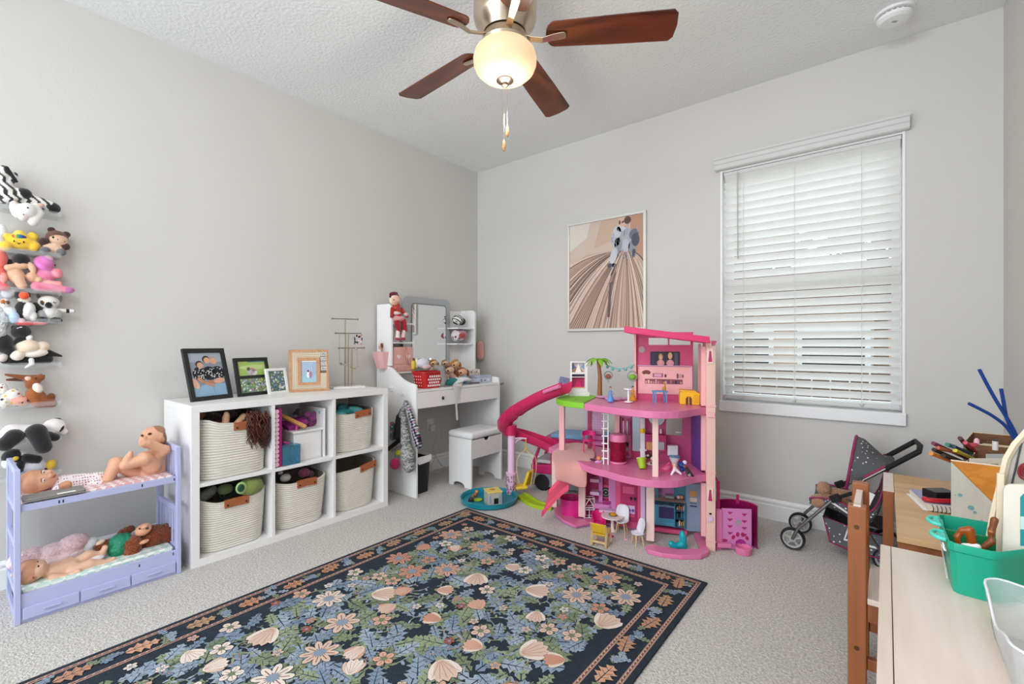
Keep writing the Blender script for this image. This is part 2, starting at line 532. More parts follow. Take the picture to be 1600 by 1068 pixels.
# blind
BL = mat('blind_slat_white', '#f6f5f2', 0.4, transl=0.45)
BLS = mat('blind_rail_shaded', '#d3d3d0', 0.45)  # grey carries the backlit shade of valance and rails in the colour
bl = thing('window_blind', 'white horizontal slatted blind covering the window, tilted half open', 'blind', ((WX0 + WX1) / 2, 0.0, WZ0))
va = B()
pr = [(-0.002, 0.0), (-0.032, 0.0), (-0.040, 0.006), (-0.040, 0.030), (-0.046, 0.036), (-0.046, 0.058), (-0.054, 0.064), (-0.054, 0.076), (-0.002, 0.076)]
va.loft([[(x, p[0], 1.583 + p[1]) for p in pr] for x in (xa - 0.028, xb + 0.018)])
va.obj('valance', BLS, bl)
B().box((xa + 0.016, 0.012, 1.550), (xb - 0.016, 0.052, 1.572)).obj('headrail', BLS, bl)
NS = 29
tilt = R(53); zs = [0.148 + 0.0495 * i for i in range(NS)]
sb = B(); lo = []
for x in (xa + 0.020, xb - 0.020):
    up, dn = [], []
    for k in range(5):
        u = (k / 4 - 0.5) * 0.051; c_ = 0.0035 * (1 - (k / 2 - 1) ** 2)
        for lst, tt in ((up, 0.0012), (dn, -0.0012)):
            lst.append((x, u * math.cos(tilt) + (c_ + tt) * -math.sin(tilt), -u * math.sin(tilt) - (c_ + tt) * math.cos(tilt)))
    lo.append(up + dn[::-1])
sb.loft(lo)
for i, z in enumerate(zs):
    if i == 0: s0 = sb.obj('slat', BL, bl, smooth=30, loc=(0, 0.030, z))
    else:
        s1 = s0.copy(); COL.objects.link(s1); s1.location = (0, 0.030, z)
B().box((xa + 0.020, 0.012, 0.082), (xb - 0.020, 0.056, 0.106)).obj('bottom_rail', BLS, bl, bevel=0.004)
for fx in (0.145, 0.45, 0.80):
    x = xa + (xb - xa) * fx
    b = B()
    for yy in (0.010, 0.052): b.box((x - 0.0012, yy - 0.0008, 0.10), (x + 0.0012, yy + 0.0008, 1.53))
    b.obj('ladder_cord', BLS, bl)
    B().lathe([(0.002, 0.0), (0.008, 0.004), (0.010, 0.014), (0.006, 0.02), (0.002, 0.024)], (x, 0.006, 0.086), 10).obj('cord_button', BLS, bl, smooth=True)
WANDM = mat('wand_plastic', '#b9bab8', 0.3)
B().cyl((xa + 0.105, -0.008, 1.555), (xa + 0.108, -0.012, 0.99), 0.0042, seg=8).obj('tilt_wand', WANDM, bl, smooth=40)
# ------------------------------------------------------------------ outside, seen in slivers between the slats
GRD = mat('outdoor_grass', '#6f7a4c', 1.0, var=(3, 0.5, '#8d8a60'))
struct(B().box((-12, 0.6, -0.5), (18, 22, -0.4)).obj('exterior_ground', GRD))
hs = thing('neighbour_house', 'tan house with a brown tiled roof seen between the blind slats', 'house', (2.4, 7.0, -0.4))
STU = mat('tan_stucco', '#c9a893', 0.9, var=(6, 0.25, '#a88672')); RT = mat('brown_roof_tile', '#7d5647', 0.8, var=(9, 0.5, '#4c3a33'))
B().box((-5, 0, 0), (1.0, 5, 2.1)).obj('house_wall', STU, hs)
b = B()
for i in range(9):
    b.box((-5.4, -0.5 + i * 0.32, 2.05 + i * 0.13), (1.4, -0.1 + i * 0.32, 2.21 + i * 0.13))
rf = b.obj('roof', RT, hs); rf['kind'] = 'stuff'
DKG = mat('dark_window_glass', '#2c3136', 0.1)
for x in (-3.6, -1.6, -0.1):
    wo = B().box((x - 0.55, -0.05, 0.8), (x + 0.55, 0.0, 1.75)).obj('house_window', WHITE, hs)
    B().box((x - 0.47, -0.06, 0.88), (x + 0.47, -0.052, 1.67)).obj('house_pane', DKG, wo)
FEN = mat('dark_fence_wood', '#5d4a40', 0.9)
fe = thing('garden_fence', 'dark brown wooden fence outside the window', 'fence', (2.4, 4.6, -0.4))
b = B()
for k in range(44): b.box((-5 + k * 0.22, 0, 0), (-4.80 + k * 0.22, 0.02, 1.15))
o_ = b.obj('board_run', FEN, fe); o_['kind'] = 'stuff'
TRG = mat('tree_leaf_green', '#5d6b3a', 0.9, var=(5, 0.7, '#2e3820')); BRK = mat('tree_bark', '#5b4a3c', 0.95)
def tree(x, y, h_, r_, lab, sd_):
    t_ = thing('garden_tree', lab, 'tree', (x, y, -0.4))
    B().cyl((0, 0, 0), (0, 0, h_ * 0.6), 0.12, 0.06).obj('tree_trunk', BRK, t_)
    rg = random.Random(sd_); b = B()
    for k in range(520):
        a, e_, q = rg.random() * 6.28, rg.uniform(-1, 1), r_ * rg.random() ** 0.4
        c = Vector((q * math.cos(a) * math.sqrt(1 - e_ * e_), q * math.sin(a) * math.sqrt(1 - e_ * e_), h_ * 0.75 + q * e_))
        d = Vector((rg.uniform(-1, 1), rg.uniform(-1, 1), rg.uniform(-1, 1))).normalized() * 0.22
        n_ = d.orthogonal().normalized() * 0.10
        b.add([c - d, c + n_, c + d, c - n_], [(0, 1, 2, 3)])
    k_ = b.obj('leaves', TRG, t_); k_['kind'] = 'stuff'
tree(3.0, 5.7, 4.9, 0.95, 'leafy tree seen through the right half of the blind slats', 1)
tree(1.2, 5.6, 4.7, 0.95, 'tall tree seen through the upper left blind slats', 2)
# ------------------------------------------------------------------ ceiling fan
NIK = mat('brushed_nickel', '#cdbba6', 0.28, metal=1.0)
NIKD = mat('dark_nickel', '#7a6a5f', 0.35, metal=1.0)
BLADE = wood('walnut_fan_blade', '#6d3419', '#23100a', 0.35, 7, (0.16, 1, 1), 9, coat=0.3)
fc = atd(789, 300, 1.96)
fan = thing('ceiling_fan', 'nickel ceiling fan with five walnut blades and a glowing glass bowl', 'fan', (fc[0], fc[1], HT))
zb = 2.385 - HT
b = B()
b.lathe([(0.02, 0), (0.075, 0), (0.075, -0.03), (0.055, -0.05), (0.03, -0.06), (0.016, -0.065), (0.016, -0.12)], seg=32)
b.lathe([(0.018, -0.115), (0.05, -0.12), (0.115, -0.135), (0.132, -0.16), (0.132, zb + 0.075), (0.126, zb + 0.055), (0.098, zb + 0.02), (0.092, zb + 0.01), (0.05, zb + 0.005)], seg=40)
b.obj('motor_housing', NIK, fan, smooth=35)
b = B(); b.lathe([(0.055, zb + 0.006), (0.088, zb + 0.004), (0.092, zb - 0.012), (0.10, zb - 0.03), (0.092, zb - 0.042), (0.02, zb - 0.042)], seg=40)
b.obj('light_fitter', NIK, fan, smooth=35)
def blade_poly():
    L0, L1, w0, w1 = 0.172, 0.700, 0.060, 0.072
    p = []
    for k in range(9):
        a = R(90 + 180 * k / 8); p.append((L0 + 0.035 + 0.035 * math.cos(a) * 1.0, w0 * math.sin(a)))
    p += [(0.45, -0.068), (L1 - 0.02, -w1), (L1 - 0.003, -w1 * 0.75), (L1 + 0.003, 0), (L1 - 0.003, w1 * 0.75), (L1 - 0.02, w1), (0.45, 0.068)]
    return p
A0 = -6.5
fa = math.degrees(YAW)
for k in range(5):
    ang = R(fa + A0 + 72 * k)
    T = Matrix.Rotation(ang, 4, 'Z') @ Matrix.Rotation(R(-13), 4, 'X')
    bo = B().prism(blade_poly(), -0.003, 0.003).obj('blade', BLADE, fan, bevel=0.0015)
    bo.location = (0, 0, zb - 0.004); bo.rotation_euler = T.to_euler()
    b = B()
    b.loft([[(x, -w2, z_), (x, w2, z_), (x, w2, z_ - 0.006), (x, -w2, z_ - 0.006)] for x, w2, z_ in ((0.075, 0.016, 0.0), (0.11, 0.014, -0.012), (0.16, 0.013, -0.022), (0.20, 0.016, -0.012), (0.235, 0.017, -0.007), (0.25, 0.016, -0.006), (0.256, 0.010, -0.006))])
    io = b.obj('blade_iron', NIK, bo, bevel=0.002)
    B().ball((0.268, 0, -0.011), (0.012, 0.012, 0.006)).obj('iron_cap', NIK, io, smooth=True) if False else None
BOWL = mat('frosted_lamp_glass', '#a8967c', 0.35, emit=0.62, ecol='#ffd9a8')
b = B()
zr = zb - 0.040
b.lathe([(0.085, zr), (0.108, zr - 0.008), (0.126, zr - 0.028), (0.1335, zr - 0.055), (0.132, zr - 0.080), (0.122, zr - 0.104), (0.098, zr - 0.126), (0.06, zr - 0.140), (0.02, zr - 0.145)], seg=48)
b.obj('lamp_bowl', BOWL, fan, smooth=True)
b = B(); b.lathe([(0.034, zr - 0.140), (0.036, zr - 0.148), (0.026, zr - 0.154), (0.014, zr - 0.158), (0.014, zr - 0.168), (0.004, zr - 0.174)], seg=24)
b.obj('finial', NIKD, fan, smooth=35)
KNB = wood('turned_pull_wood', '#c99a63', '#8d5a2e', 0.4, 30)
for dx, zc in ((0.010, 1.985), (-0.004, 1.925)):
    p = np.array([dx * cs, dx * sn, 0])
    ch = B().cyl((p[0], p[1], zr - 0.165), (p[0], p[1], zc + 0.024 - HT), 0.0011, seg=6).obj('pull_chain', NIK, fan)
    B().lathe([(0.002, 0.026), (0.005, 0.020), (0.0075, 0.0), (0.0075, -0.012), (0.004, -0.022), (0.001, -0.024)], (p[0], p[1], zc - HT), 12).obj('pull_knob', KNB, ch, smooth=True)
light('fan_bulb', 'POINT', (fc[0], fc[1], HT + zr - 0.29), 8.5, (1.0, 0.93, 0.85), 0.10)
# smoke detector
sp = atz(1398, 20, HT)
sdm = mat('detector_plastic', '#f2f2f0', 0.4)
sdt = thing('smoke_detector', 'round white smoke detector on the ceiling', 'smoke detector', (sp[0], sp[1], HT))
B().lathe([(0.02, 0), (0.082, 0), (0.082, -0.012), (0.07, -0.014), (0.02, -0.014)], seg=36).obj('mounting_base', sdm, sdt, smooth=30)
B().lathe([(0.02, -0.014), (0.066, -0.015), (0.066, -0.020), (0.072, -0.021), (0.070, -0.034), (0.055, -0.044), (0.02, -0.046)], seg=36).obj('cover', sdm, sdt, smooth=30)
b = B()
for k in range(20):
    a = 2 * math.pi * k / 20
    b.cbox((0.0665 * math.cos(a), 0.0665 * math.sin(a), -0.0178), (0.002, 0.012, 0.0035), (0, 0, a))
b.obj('vent_gap', mat('dark_gap', '#3a3a3a', 0.8), sdt)
B().cbox((0.0, -0.005, -0.0465), (0.022, 0.012, 0.002), (0, 0, 0.6)).obj('test_button', mat('grey_button', '#9b9b9b', 0.5), sdt)
# wall outlet under the dressing table
op = atx(672, 664, 0.0)
ot = thing('wall_outlet', 'white wall outlet with a plugged in charger under the dressing table', 'outlet', (0, op[1], op[2]))
B().box((0, -0.038, -0.058), (0.006, 0.038, 0.058)).obj('cover_plate', WHITE, ot, bevel=0.002)
for z_ in (-0.02, 0.02):
    B().box((0.006, -0.016, z_ - 0.014), (0.008, 0.016, z_ + 0.014)).obj('socket', sdm, ot, bevel=0.001)
# ------------------------------------------------------------------ acrylic shelves of soft toys on the left wall
ACR = mat('clear_acrylic', '#e9eeee', 0.08, alpha=0.12)
SHZ = [1.673, 1.486, 1.316, 1.182, 0.984, 0.807, 0.645, 0.492]
SHL = ['topmost clear acrylic wall shelf, under the striped plush', 'second clear acrylic wall shelf, holding the yellow plush', 'third clear acrylic wall shelf, holding the pink plush',
       'fourth clear acrylic wall shelf, holding the lemur plush', 'fifth clear acrylic wall shelf, holding the black plush in a dress', 'sixth clear acrylic wall shelf, holding the brown rabbit',
       'seventh clear acrylic wall shelf, under the lying panda', 'lowest clear acrylic wall shelf, holding the penguin']
YA, YB = -3.32, -2.907
for z, lab in zip(SHZ, SHL):
    s_ = thing('wall_shelf', lab, 'shelf', (0, YB, z), group='acrylic shelves on the left wall')
    B().box((0.0, YA - YB, 0.0), (0.003, 0, 0.045)).obj('back_plate', ACR, s_)
    B().box((0.0032, YA - YB, 0.0), (0.1, 0, 0.003)).obj('shelf_base', ACR, s_)
    B().box((0.097, YA - YB, 0.0032), (0.1, 0, 0.022)).obj('front_lip', ACR, s_)
Q = Pose('x', 0.056)
GRP = 'soft toys on the acrylic shelves'
BK, WT = '#191818', '#ebe6e0'
def stripes(ang, wl, dark='#1c1b1b', frac=0.5):
    def f(V_, c, rg):
        d = V_[:, 1] * math.cos(ang) + V_[:, 2] * math.sin(ang) + 0.004 * np.sin(V_[:, 2] * 160 + V_[:, 0] * 120)
        m = ((d / wl) % 1 < frac) & (c[:, :3].mean(1) > 0.3)
        c = c.copy(); c[m] = lin(dark); return c
    return f
def spots(cols, sc_=0.02, thr=0.45):
    def f(V_, c, rg):
        q = V_ / sc_; cell = np.floor(q + 0.5)
        hsh = np.sin(cell @ np.array([12.9, 78.2, 37.7])) * 43758.5
        off = np.stack([np.sin(hsh * k) * 0.25 for k in (1, 2, 3)], 1)
        m = np.linalg.norm(q - cell - off, axis=1) < thr
        c = c.copy(); pal = np.array([lin(k) for k in cols], np.float32)
        c[m] = pal[(np.abs(hsh[m] * 7)).astype(int) % len(cols)]
        return c
    return f
e, c = Q.e, Q.c
soft('zebra_plush', 'black and white striped zebra plush, legs out along the topmost shelf', 'soft toy', [
    e(8, 302, 22, 17, WT), e(3, 276, 12, 16, WT), e(16, 282, 8, 16, WT, -25), c(22, 304, 78, 322, 10, 8.5, WT, 0.0, 0.01), e(84, 325, 11, 8, BK, -12, 0.012),
    c(12, 308, 30, 303, 9, 9, WT, 0.02), e(38, 302, 12, 8, BK, 0, 0.026), e(6, 262, 5, 4, BK, 30)], parts=[('mane', [c(10, 262, 25, 283, 3, 2.5, BK, 0.012)])],
    group=GRP, tint=stripes(0.5, 0.026, '#2e2c2b', 0.42))
soft('lamb_plush', 'small white plush lamb hanging its head over the topmost shelf', 'soft toy', [
    e(42, 330, 17, 13, WT, -15, 0.062), e(24, 327, 9, 13, '#e9ddd3', 10, 0.056), e(36, 337, 9, 8, '#ece2d8', 0, 0.075), c(61, 333, 52, 346, 6, 6.5, WT, 0.062, 0.068), e(56, 326, 9, 9, WT, 0, 0.055)],
    parts=[('eye', [e(43.5, 324.5, 1.7, 1.7, BK, 0, 0.099)]), ('nose', [e(37, 335, 1.3, 1.2, '#5b4a44', 0, 0.098)]), ('ear', [e(63, 321, 7, 4, '#d8b8a4', 25, 0.062)])], group=GRP)
soft('white_plush', 'plain white plush cut by the photo edge on the second shelf', 'soft toy', [e(2, 362, 10, 12, '#f0efec', 0, -0.01), e(-4, 378, 12, 14, '#f0efec')], group=GRP)
def rainbow(V_, c_, rg):
    y = V_[:, 1]; t = (y - y.min()) / max(np.ptp(y), 1e-6)
    pal = np.array([lin(k) for k in ('#c8643c', '#d8b83c', '#3c9c78', '#2c6cac', '#1c3c84', '#503c84')], np.float32)
    return pal[np.clip((t * 6).astype(int), 0, 5)]
o = soft('star_plush', 'plump yellow plush with a tiny face and a rainbow patch on the second shelf', 'soft toy', [
    e(33, 378, 26, 13, '#f6c93e', 0, 0, 0.032), e(8, 384, 12, 8, '#f7cd49', 0, 0.012), e(54, 385, 9, 8, '#f5c238', -20, 0.012), e(31, 366, 10, 7, '#f8d457'), e(52, 369, 8, 7, '#f6c93e', 30), e(12, 370, 9, 6, '#f6c93e', -30)],
    parts=[('eye', [e(22, 376.5, 1.6, 1.6, BK, 0, 0.034)]), ('eye', [e(37, 378, 1.6, 1.6, BK, 0, 0.034)]), ('smile', [c(26, 379, 29, 380.5, .6, .6, BK, 0.036), c(29, 380.5, 32, 379.5, .6, .6, BK, 0.036)], None, 0.0015)], group=GRP)
rp = blob('rainbow_patch', [e(30, 369.5, 12, 3.6, '#ffffff', 0, 0.026, 0.006)], PL, o, 0.002, 0.002, tint=rainbow)
soft('sloth_plush', 'small brown and cream plush with grey foot pads on the second shelf', 'soft toy', [
    e(89, 372, 18, 12, '#6d4634', -12, -0.006), e(92, 375, 15, 8.5, '#dcb497', -12, 0.014), e(80, 358.5, 6.5, 4, '#4a2e25', 20), e(104, 366, 6.5, 4.5, '#4a2e25', -25), e(68, 377, 8, 6, '#43281f', 10, 0.01),
    e(102, 385, 8, 5.5, '#43281f', -20, 0.015), e(84, 388, 18, 8, '#e2bfa3', 0, 0.006), e(70, 391, 8.5, 5.5, '#6f6c6b', 0, 0.028), e(96, 394, 8, 5.5, '#6f6c6b', 0, 0.028)],
    parts=[('eye', [e(83, 370.5, 2, 2, BK, 0, 0.035)]), ('eye', [e(100, 377, 2, 1.6, BK, 0, 0.034)]), ('nose', [e(90.5, 374, 2.6, 2.4, '#2b1d18', 0, 0.036)])], group=GRP, k=0.004)
soft('coral_plush', 'coral pink plush cut by the photo edge on the third shelf', 'soft toy', [
    e(-1, 404, 14, 15, '#f2786d'), e(-2, 432, 14, 17, '#ee6d66'), e(5, 434, 7, 8, '#f6a49c', 0, 0.02), e(4, 448, 12, 6, '#e86a72', 0, 0.02)], group=GRP)
soft('pug_plush', 'tan plush with a black head slumped forward on the third shelf', 'soft toy', [
    e(33, 406, 14.5, 10, BK, 0, 0.006), e(14, 410, 5, 6, '#2a201d'), c(13, 418, 37, 415, 5, 5, '#e6b594', 0.02), e(50, 418, 6, 8.5, '#e9bc9c', 20, 0.02), e(24, 430, 15, 12, '#e4b18f', -10, 0.004),
    c(28, 434, 34, 446, 7, 6, '#e9bb9a', 0.022), e(50, 433, 10, 8, '#e5b18f', 10, 0.012), e(60, 437, 6.5, 5, '#e9bb9a', 0, 0.02)], group=GRP)
soft('pink_plush', 'pink and orange tie dyed plush with a long tail on the third shelf', 'soft toy', [
    e(68, 412, 17, 13, '#e57fc4', -10), e(75, 404, 8, 5, '#f5b3c4', 28, 0.014), e(89, 427, 9.5, 8, '#f2949c', 0, 0.006), e(70, 430, 17, 9, '#f08db2', -5), c(58, 447, 100, 452, 7.5, 5.5, '#ee8fa6', 0.016),
    c(68, 442, 92, 443, 4.5, 4, '#f6b0a6', 0.012), e(107, 453, 10, 5, '#c97fb8', 10, 0.018)], parts=[('eye', [e(86, 414, 1.4, 2, BK, 0, 0.02)])], group=GRP,
    tint=lambda V_, c_, rg: np.clip(c_ * (1 + 0.22 * np.sin(V_ @ np.array([90., 70., 110.]))[:, None] * np.array([0.1, 1, 0.9, 0])), 0, 1))
soft('white_cat_plush', 'fluffy white plush cut by the photo edge on the fourth shelf', 'soft toy', [e(0, 500, 15, 17, '#e9ecee', 0, 0.006), e(-4, 517, 15, 14, '#e9ecee', 0, 0.012)], FUR, group=GRP, rough=0.0012)
soft('tiger_plush', 'pale plush cat with an orange face patch on the fourth shelf', 'soft toy', [
    e(14, 458, 13, 8, '#dcdde0', 10, -0.012), e(8, 474, 9, 8, '#e8e2dc', 0, 0.006), e(4, 471, 4, 3, '#c8703a', 0, 0.022), e(12, 472, 3, 2.5, '#7a4a30', 0, 0.022), e(16, 488, 13, 9, '#e2e4e8')],
    parts=[('eye', [e(7, 474, 1.3, 1.3, BK, 0, 0.03)]), ('eye', [e(13, 474, 1.3, 1.3, BK, 0, 0.029)])], group=GRP)
soft('blue_plush', 'pale blue plush with pink feet on the fourth shelf', 'soft toy', [e(22, 496, 9, 9.5, '#b9cfec', 0, 0.022), e(34, 502, 5.5, 5, '#eeb4b8', 0, 0.03)], group=GRP)
soft('puffin_plush', 'black and white bird plush with an orange beak on the fourth shelf', 'soft toy', [
    e(35, 461, 13, 9, BK), e(38, 467, 11, 5.5, '#efe3d2', 0, 0.008), e(36, 486, 14, 17, BK), e(44, 485, 10.5, 13, '#ece9e6', -10, 0.016), e(52, 494, 6.5, 8, '#e8e4e0', 0, 0.02), e(58, 481, 8, 9, BK, 20, -0.004)],
    parts=[('beak', [e(37.5, 461.5, 8.5, 6, '#ee5a2d', 0, 0.03)], PL)], group=GRP)
def tailrings(V_, c_, rg):
    m = (V_[:, 1] > Q.p(94, 485)[1]) & (((V_[:, 1] - Q.p(94, 485)[1]) / 0.03) % 1 > 0.62)
    c_ = c_.copy(); c_[m] = lin(BK); return c_
soft('lemur_plush', 'grey and white lemur plush with dark eye rings on the fourth shelf', 'soft toy', [
    e(76, 472, 17, 10, '#e6e0d6', 0, 0.004), e(61, 464, 3.5, 6, '#4a4643', 20), e(94, 467, 3.5, 6, '#77716c', -10), e(67, 472.5, 4, 3.8, '#2b2523', 10, 0.024), e(84, 472.5, 4, 3.8, '#2b2523', -10, 0.024),
    e(76, 475.5, 6, 5.5, '#161515', 0, 0.026), e(79, 489, 14, 11, '#dbd6d0'), e(67, 492, 8, 8, '#9b9a9c', 20, 0.01), e(89, 492, 8, 8, '#b0aba8', -20, 0.01), e(66, 499, 9, 4.5, BK, 0, 0.026), e(88, 500, 10, 4.5, BK, 0, 0.026),
    c(92, 485, 113, 486, 3.4, 3.2, '#efebe4', 0.0)], parts=[('eye', [e(67.5, 472, 1.5, 1.5, '#8a5a2a', 0, 0.034)]), ('eye', [e(84, 472, 1.5, 1.5, '#8a5a2a', 0, 0.034)])], group=GRP, tint=tailrings, h=0.0028, k=0.004)
soft('red_scarf', 'folded red knitted scarf lying on the fourth shelf under the bird', 'scarf', [e(40, 505, 16, 3.5, '#d85c60', 2, 0.03, 0.012), e(62, 505, 12, 2.6, '#e08888', 0, 0.032, 0.01)], group=None)
soft('cat_plush', 'black plush cat in a cream dress lying on the fifth shelf', 'soft toy', [
    e(33, 518, 16.5, 10.5, BK, 0, 0.01), e(22, 512, 5, 4, BK, 30, 0.0), c(18, 563, 74, 561, 7.5, 7, BK, 0.0), c(76, 551, 96, 556, 5, 1.6, BK), e(9, 562, 9, 7, BK, 0, 0.012), e(35, 535, 14, 10, BK)],
    parts=[('dress', [e(44, 541, 20, 11, '#eed8bd', -8, 0.012), e(66, 541, 12, 8, '#f0dcc4', -28, 0.008), e(56, 552, 20, 6, '#efe6da', 8, 0.018), e(27, 555, 12, 8, '#f0e2d2', -10, 0.022), e(46, 527, 6, 4, '#f2eeea', 0, 0.02)], PL),
           ('ribbon', [c(49, 562, 50, 568, 3.2, 3, '#e9e7e6', 0.038), c(50, 568, 40, 574, 3, 1.6, '#e9e7e6', 0.04)], PL), ('face_mark', [c(27, 513, 33, 511, 1, 1, '#e9e7e6', 0.034), c(33, 511, 39, 514, 1, 1, '#e9e7e6', 0.034)], PL, 0.002)], group=GRP)
soft('dog_plush', 'black plush with a pale paw at the left of the fifth shelf', 'soft toy', [e(4, 536, 18, 15, '#1e1c1d', 0, 0.006), e(14, 548, 10, 9, '#1e1c1d', 0, 0.016), e(4, 559, 8, 6, '#ded0ca', 0, 0.026)], group=GRP)
BR = '#9a5528'
soft('rabbit_plush', 'brown plush rabbit with long swept back ears sitting on the sixth shelf', 'soft toy', [
    c(9, 585, 42, 590, 1.8, 4.5, '#8a4a26', 0.006), c(11, 593, 40, 592, 1.8, 4, '#6e3a20', -0.012), e(51, 594, 14, 9, BR, 8), e(64, 589, 6.5, 5.5, BR, 10), e(46, 601, 7, 6, BR), e(54, 617, 15, 14, BR), c(49, 616, 56, 629, 7, 6, '#a8602f', 0.016),
    c(64, 618, 68, 626, 6, 5, BR, 0.01), c(60, 631, 82, 630, 5.5, 6, '#8a4a26', 0.02), e(80, 620, 7, 6.5, '#7c4224', 0, 0.004)],
    parts=[('bib', [e(59, 606, 8, 8.5, '#f0e4d8', 20, 0.022)], PL), ('cheek', [e(44, 591, 6, 3.4, '#efc9b4', -30, 0.02)], PL), ('eye', [e(56, 591, 1.5, 1.5, BK, 0, 0.03)]), ('nose', [e(69, 587, 1.6, 1.6, '#2a1712', 0, 0.006)])], group=GRP,
    tint=lambda V_, c_, rg: np.clip(c_ * (1 + rg.normal(0, 0.10, len(c_)))[:, None], 0, 1))
soft('spotted_plush', 'white plush with coloured spots lying on the sixth shelf', 'soft toy', [e(4, 608, 9, 10, '#f0ece6', 0, 0.01), e(20, 616, 14, 9, '#f2eee8', -15, 0.008), e(30, 626, 18, 9, '#e8a894', -10, 0.012), e(6, 628, 12, 10, '#ece8e0', 0, 0.014)],
     group=GRP, tint=spots(['#1d1d1d', '#d8b23c', '#b4503c', '#2f6b3c', '#7a3426'], 0.017, 0.34), h=0.0028)
soft('panda_plush', 'black and white panda plush lying along the seventh shelf', 'soft toy', [
    c(20, 676, 58, 677, 14, 14, '#ece4e2', 0.006), e(85, 666, 19, 12, '#efe8e4', -10, 0.004), e(100, 674, 6.5, 5, '#f3eeea', -20, 0.01), c(57, 674, 68, 698, 12, 10, '#1b1a1b', 0.046, 0.062), c(66, 679, 86, 683, 7, 6, '#201f20', 0.036), c(22, 682, 8, 694, 11, 10, '#1b1a1b', 0.046, 0.056),
    e(88, 656.5, 8, 4, '#161516', 12, 0.0), e(95, 669, 3.8, 5.5, '#161516', -25, 0.03)], parts=[('nose', [e(104.5, 675, 2, 2, BK, 0, 0.012)]), ('eye', [e(96, 669, 1.2, 1.2, '#3a2a20', 0, 0.044)])], group=GRP)
soft('penguin_plush', 'white and black penguin plush with yellow feet on the lowest shelf', 'soft toy', [
    e(20, 714, 18, 13, '#141416', 15), e(15, 723, 13, 9, '#e8eaee', 0, 0.012), e(33, 712, 9, 9, '#e4e8f0', 10, 0.008), c(42, 715, 58, 717, 6.5, 6, '#141416', 0.03), e(50, 728, 22, 12, '#dde4ef'), e(29, 731, 8, 12, '#141416', -15, 0.026), e(74, 728, 7, 7, '#202020'), e(80, 725, 8, 8, '#e8c13c', 0, 0.012)],
    parts=[('beak', [e(24, 716, 6, 3.6, '#e0c23c', 15, 0.036)], PL), ('eye', [e(15, 720.5, 3.4, 2.6, BK, 10, 0.03)]), ('eye', [e(28, 711.5, 4, 1.6, BK, 10, 0.028)])], group=GRP)

# ------------------------------------------------------------------ doll bunk bed
LAV = mat('lavender_paint', '#b7bbe0', 0.45)
X0, X1, Y0, Y1 = 0.115, 0.447, -3.081, -2.536
bed = thing('doll_bunk_bed', 'lavender wooden doll bunk bed with slatted ends by the left wall', 'doll bed', (X1, Y0, 0))
def lb(a, b_): return (a[0] - X1, a[1] - Y0, a[2]), (b_[0] - X1, b_[1] - Y0, b_[2])
tw = 0.018
for i, (ya, nm) in enumerate(((Y0, 'left_end'), (Y1 - tw, 'right_end'))):
    for x in (X0, X1 - 0.026):
        b = B(); lo = []
        for z, sh in ((0, 0), (0.47, 0), (0.60, -0.012 if x > 0.3 else 0.012)):
            lo.append([(x + sh - X1, ya - Y0, z), (x + sh + 0.026 - X1, ya - Y0, z), (x + sh + 0.026 - X1, ya + tw - Y0, z), (x + sh - X1, ya + tw - Y0, z)])
        b.loft(lo).obj('post', LAV, bed, bevel=0.002)
    for z0, z1 in ((0.575, 0.602), (0.425, 0.45), (0.285, 0.312), (0.10, 0.125), (0.0, 0.03)):
        B().box(*lb((X0 + 0.020, ya + 0.003, z0), (X1 - 0.020, ya + tw - 0.003, z1))).obj('end_rail', LAV, bed, bevel=0.0015)
    for za, zb_ in ((0.45, 0.575), (0.125, 0.285)):
        for k in range(6):
            x = X0 + 0.055 + k * (X1 - X0 - 0.11) / 5
            B().box(*lb((x - 0.008, ya + 0.006, za), (x + 0.008, ya + tw - 0.006, zb_))).obj('slat', LAV, bed)
yi0, yi1 = Y0 + tw, Y1 - tw
B().box(*lb((X1 - 0.022, yi0, 0.434), (X1 - 0.008, yi1, 0.462))).obj('upper_rail', LAV, bed, bevel=0.0015)
B().box(*lb((X0, yi0, 0.434), (X0 + 0.014, yi1, 0.462))).obj('upper_rail', LAV, bed, bevel=0.0015)
B().box(*lb((X0 + 0.014, yi0, 0.436), (X1 - 0.022, yi1, 0.444))).obj('deck', LAV, bed)
B().box(*lb((X1 - 0.022, yi0, 0.0), (X1 - 0.008, yi1, 0.112))).obj('front_panel', LAV, bed, bevel=0.0015)
B().box(*lb((X0, yi0, 0.0), (X0 + 0.014, yi1, 0.112))).obj('back_panel', LAV, bed)
B().box(*lb((X0 + 0.014, yi0, 0.09), (X1 - 0.022, yi1, 0.098))).obj('deck', LAV, bed)
dk = mat('dark_screw', '#26262a', 0.5)
wd = (yi1 - yi0 - 0.02) / 3
for k in range(3):
    ya = yi0 + 0.005 + k * (wd + 0.005)
    d_ = B().box(*lb((X1 - 0.0078, ya, 0.014), (X1 + 0.001, ya + wd, 0.060))).obj('drawer', LAV, bed, bevel=0.002)
    B().box(*lb((X1 + 0.0012, ya + wd * 0.34, 0.036), (X1 + 0.009, ya + wd * 0.66, 0.041))).obj('drawer_pull', LAV, d_, bevel=0.001)
b = B()
for yy, z in ((yi0 + 0.108, 0.447), (yi0 + 0.12, 0.447), (yi1 - 0.13, 0.449), (yi1 - 0.008, 0.449), (yi1 - 0.14, 0.090), (yi1 - 0.012, 0.098)):
    b.box(*lb((X1 - 0.0085, yy - 0.0022, z - 0.006), (X1 - 0.0072, yy + 0.0022, z + 0.006)))
b.obj('screw_hole', dk, bed)['kind'] = 'stuff'
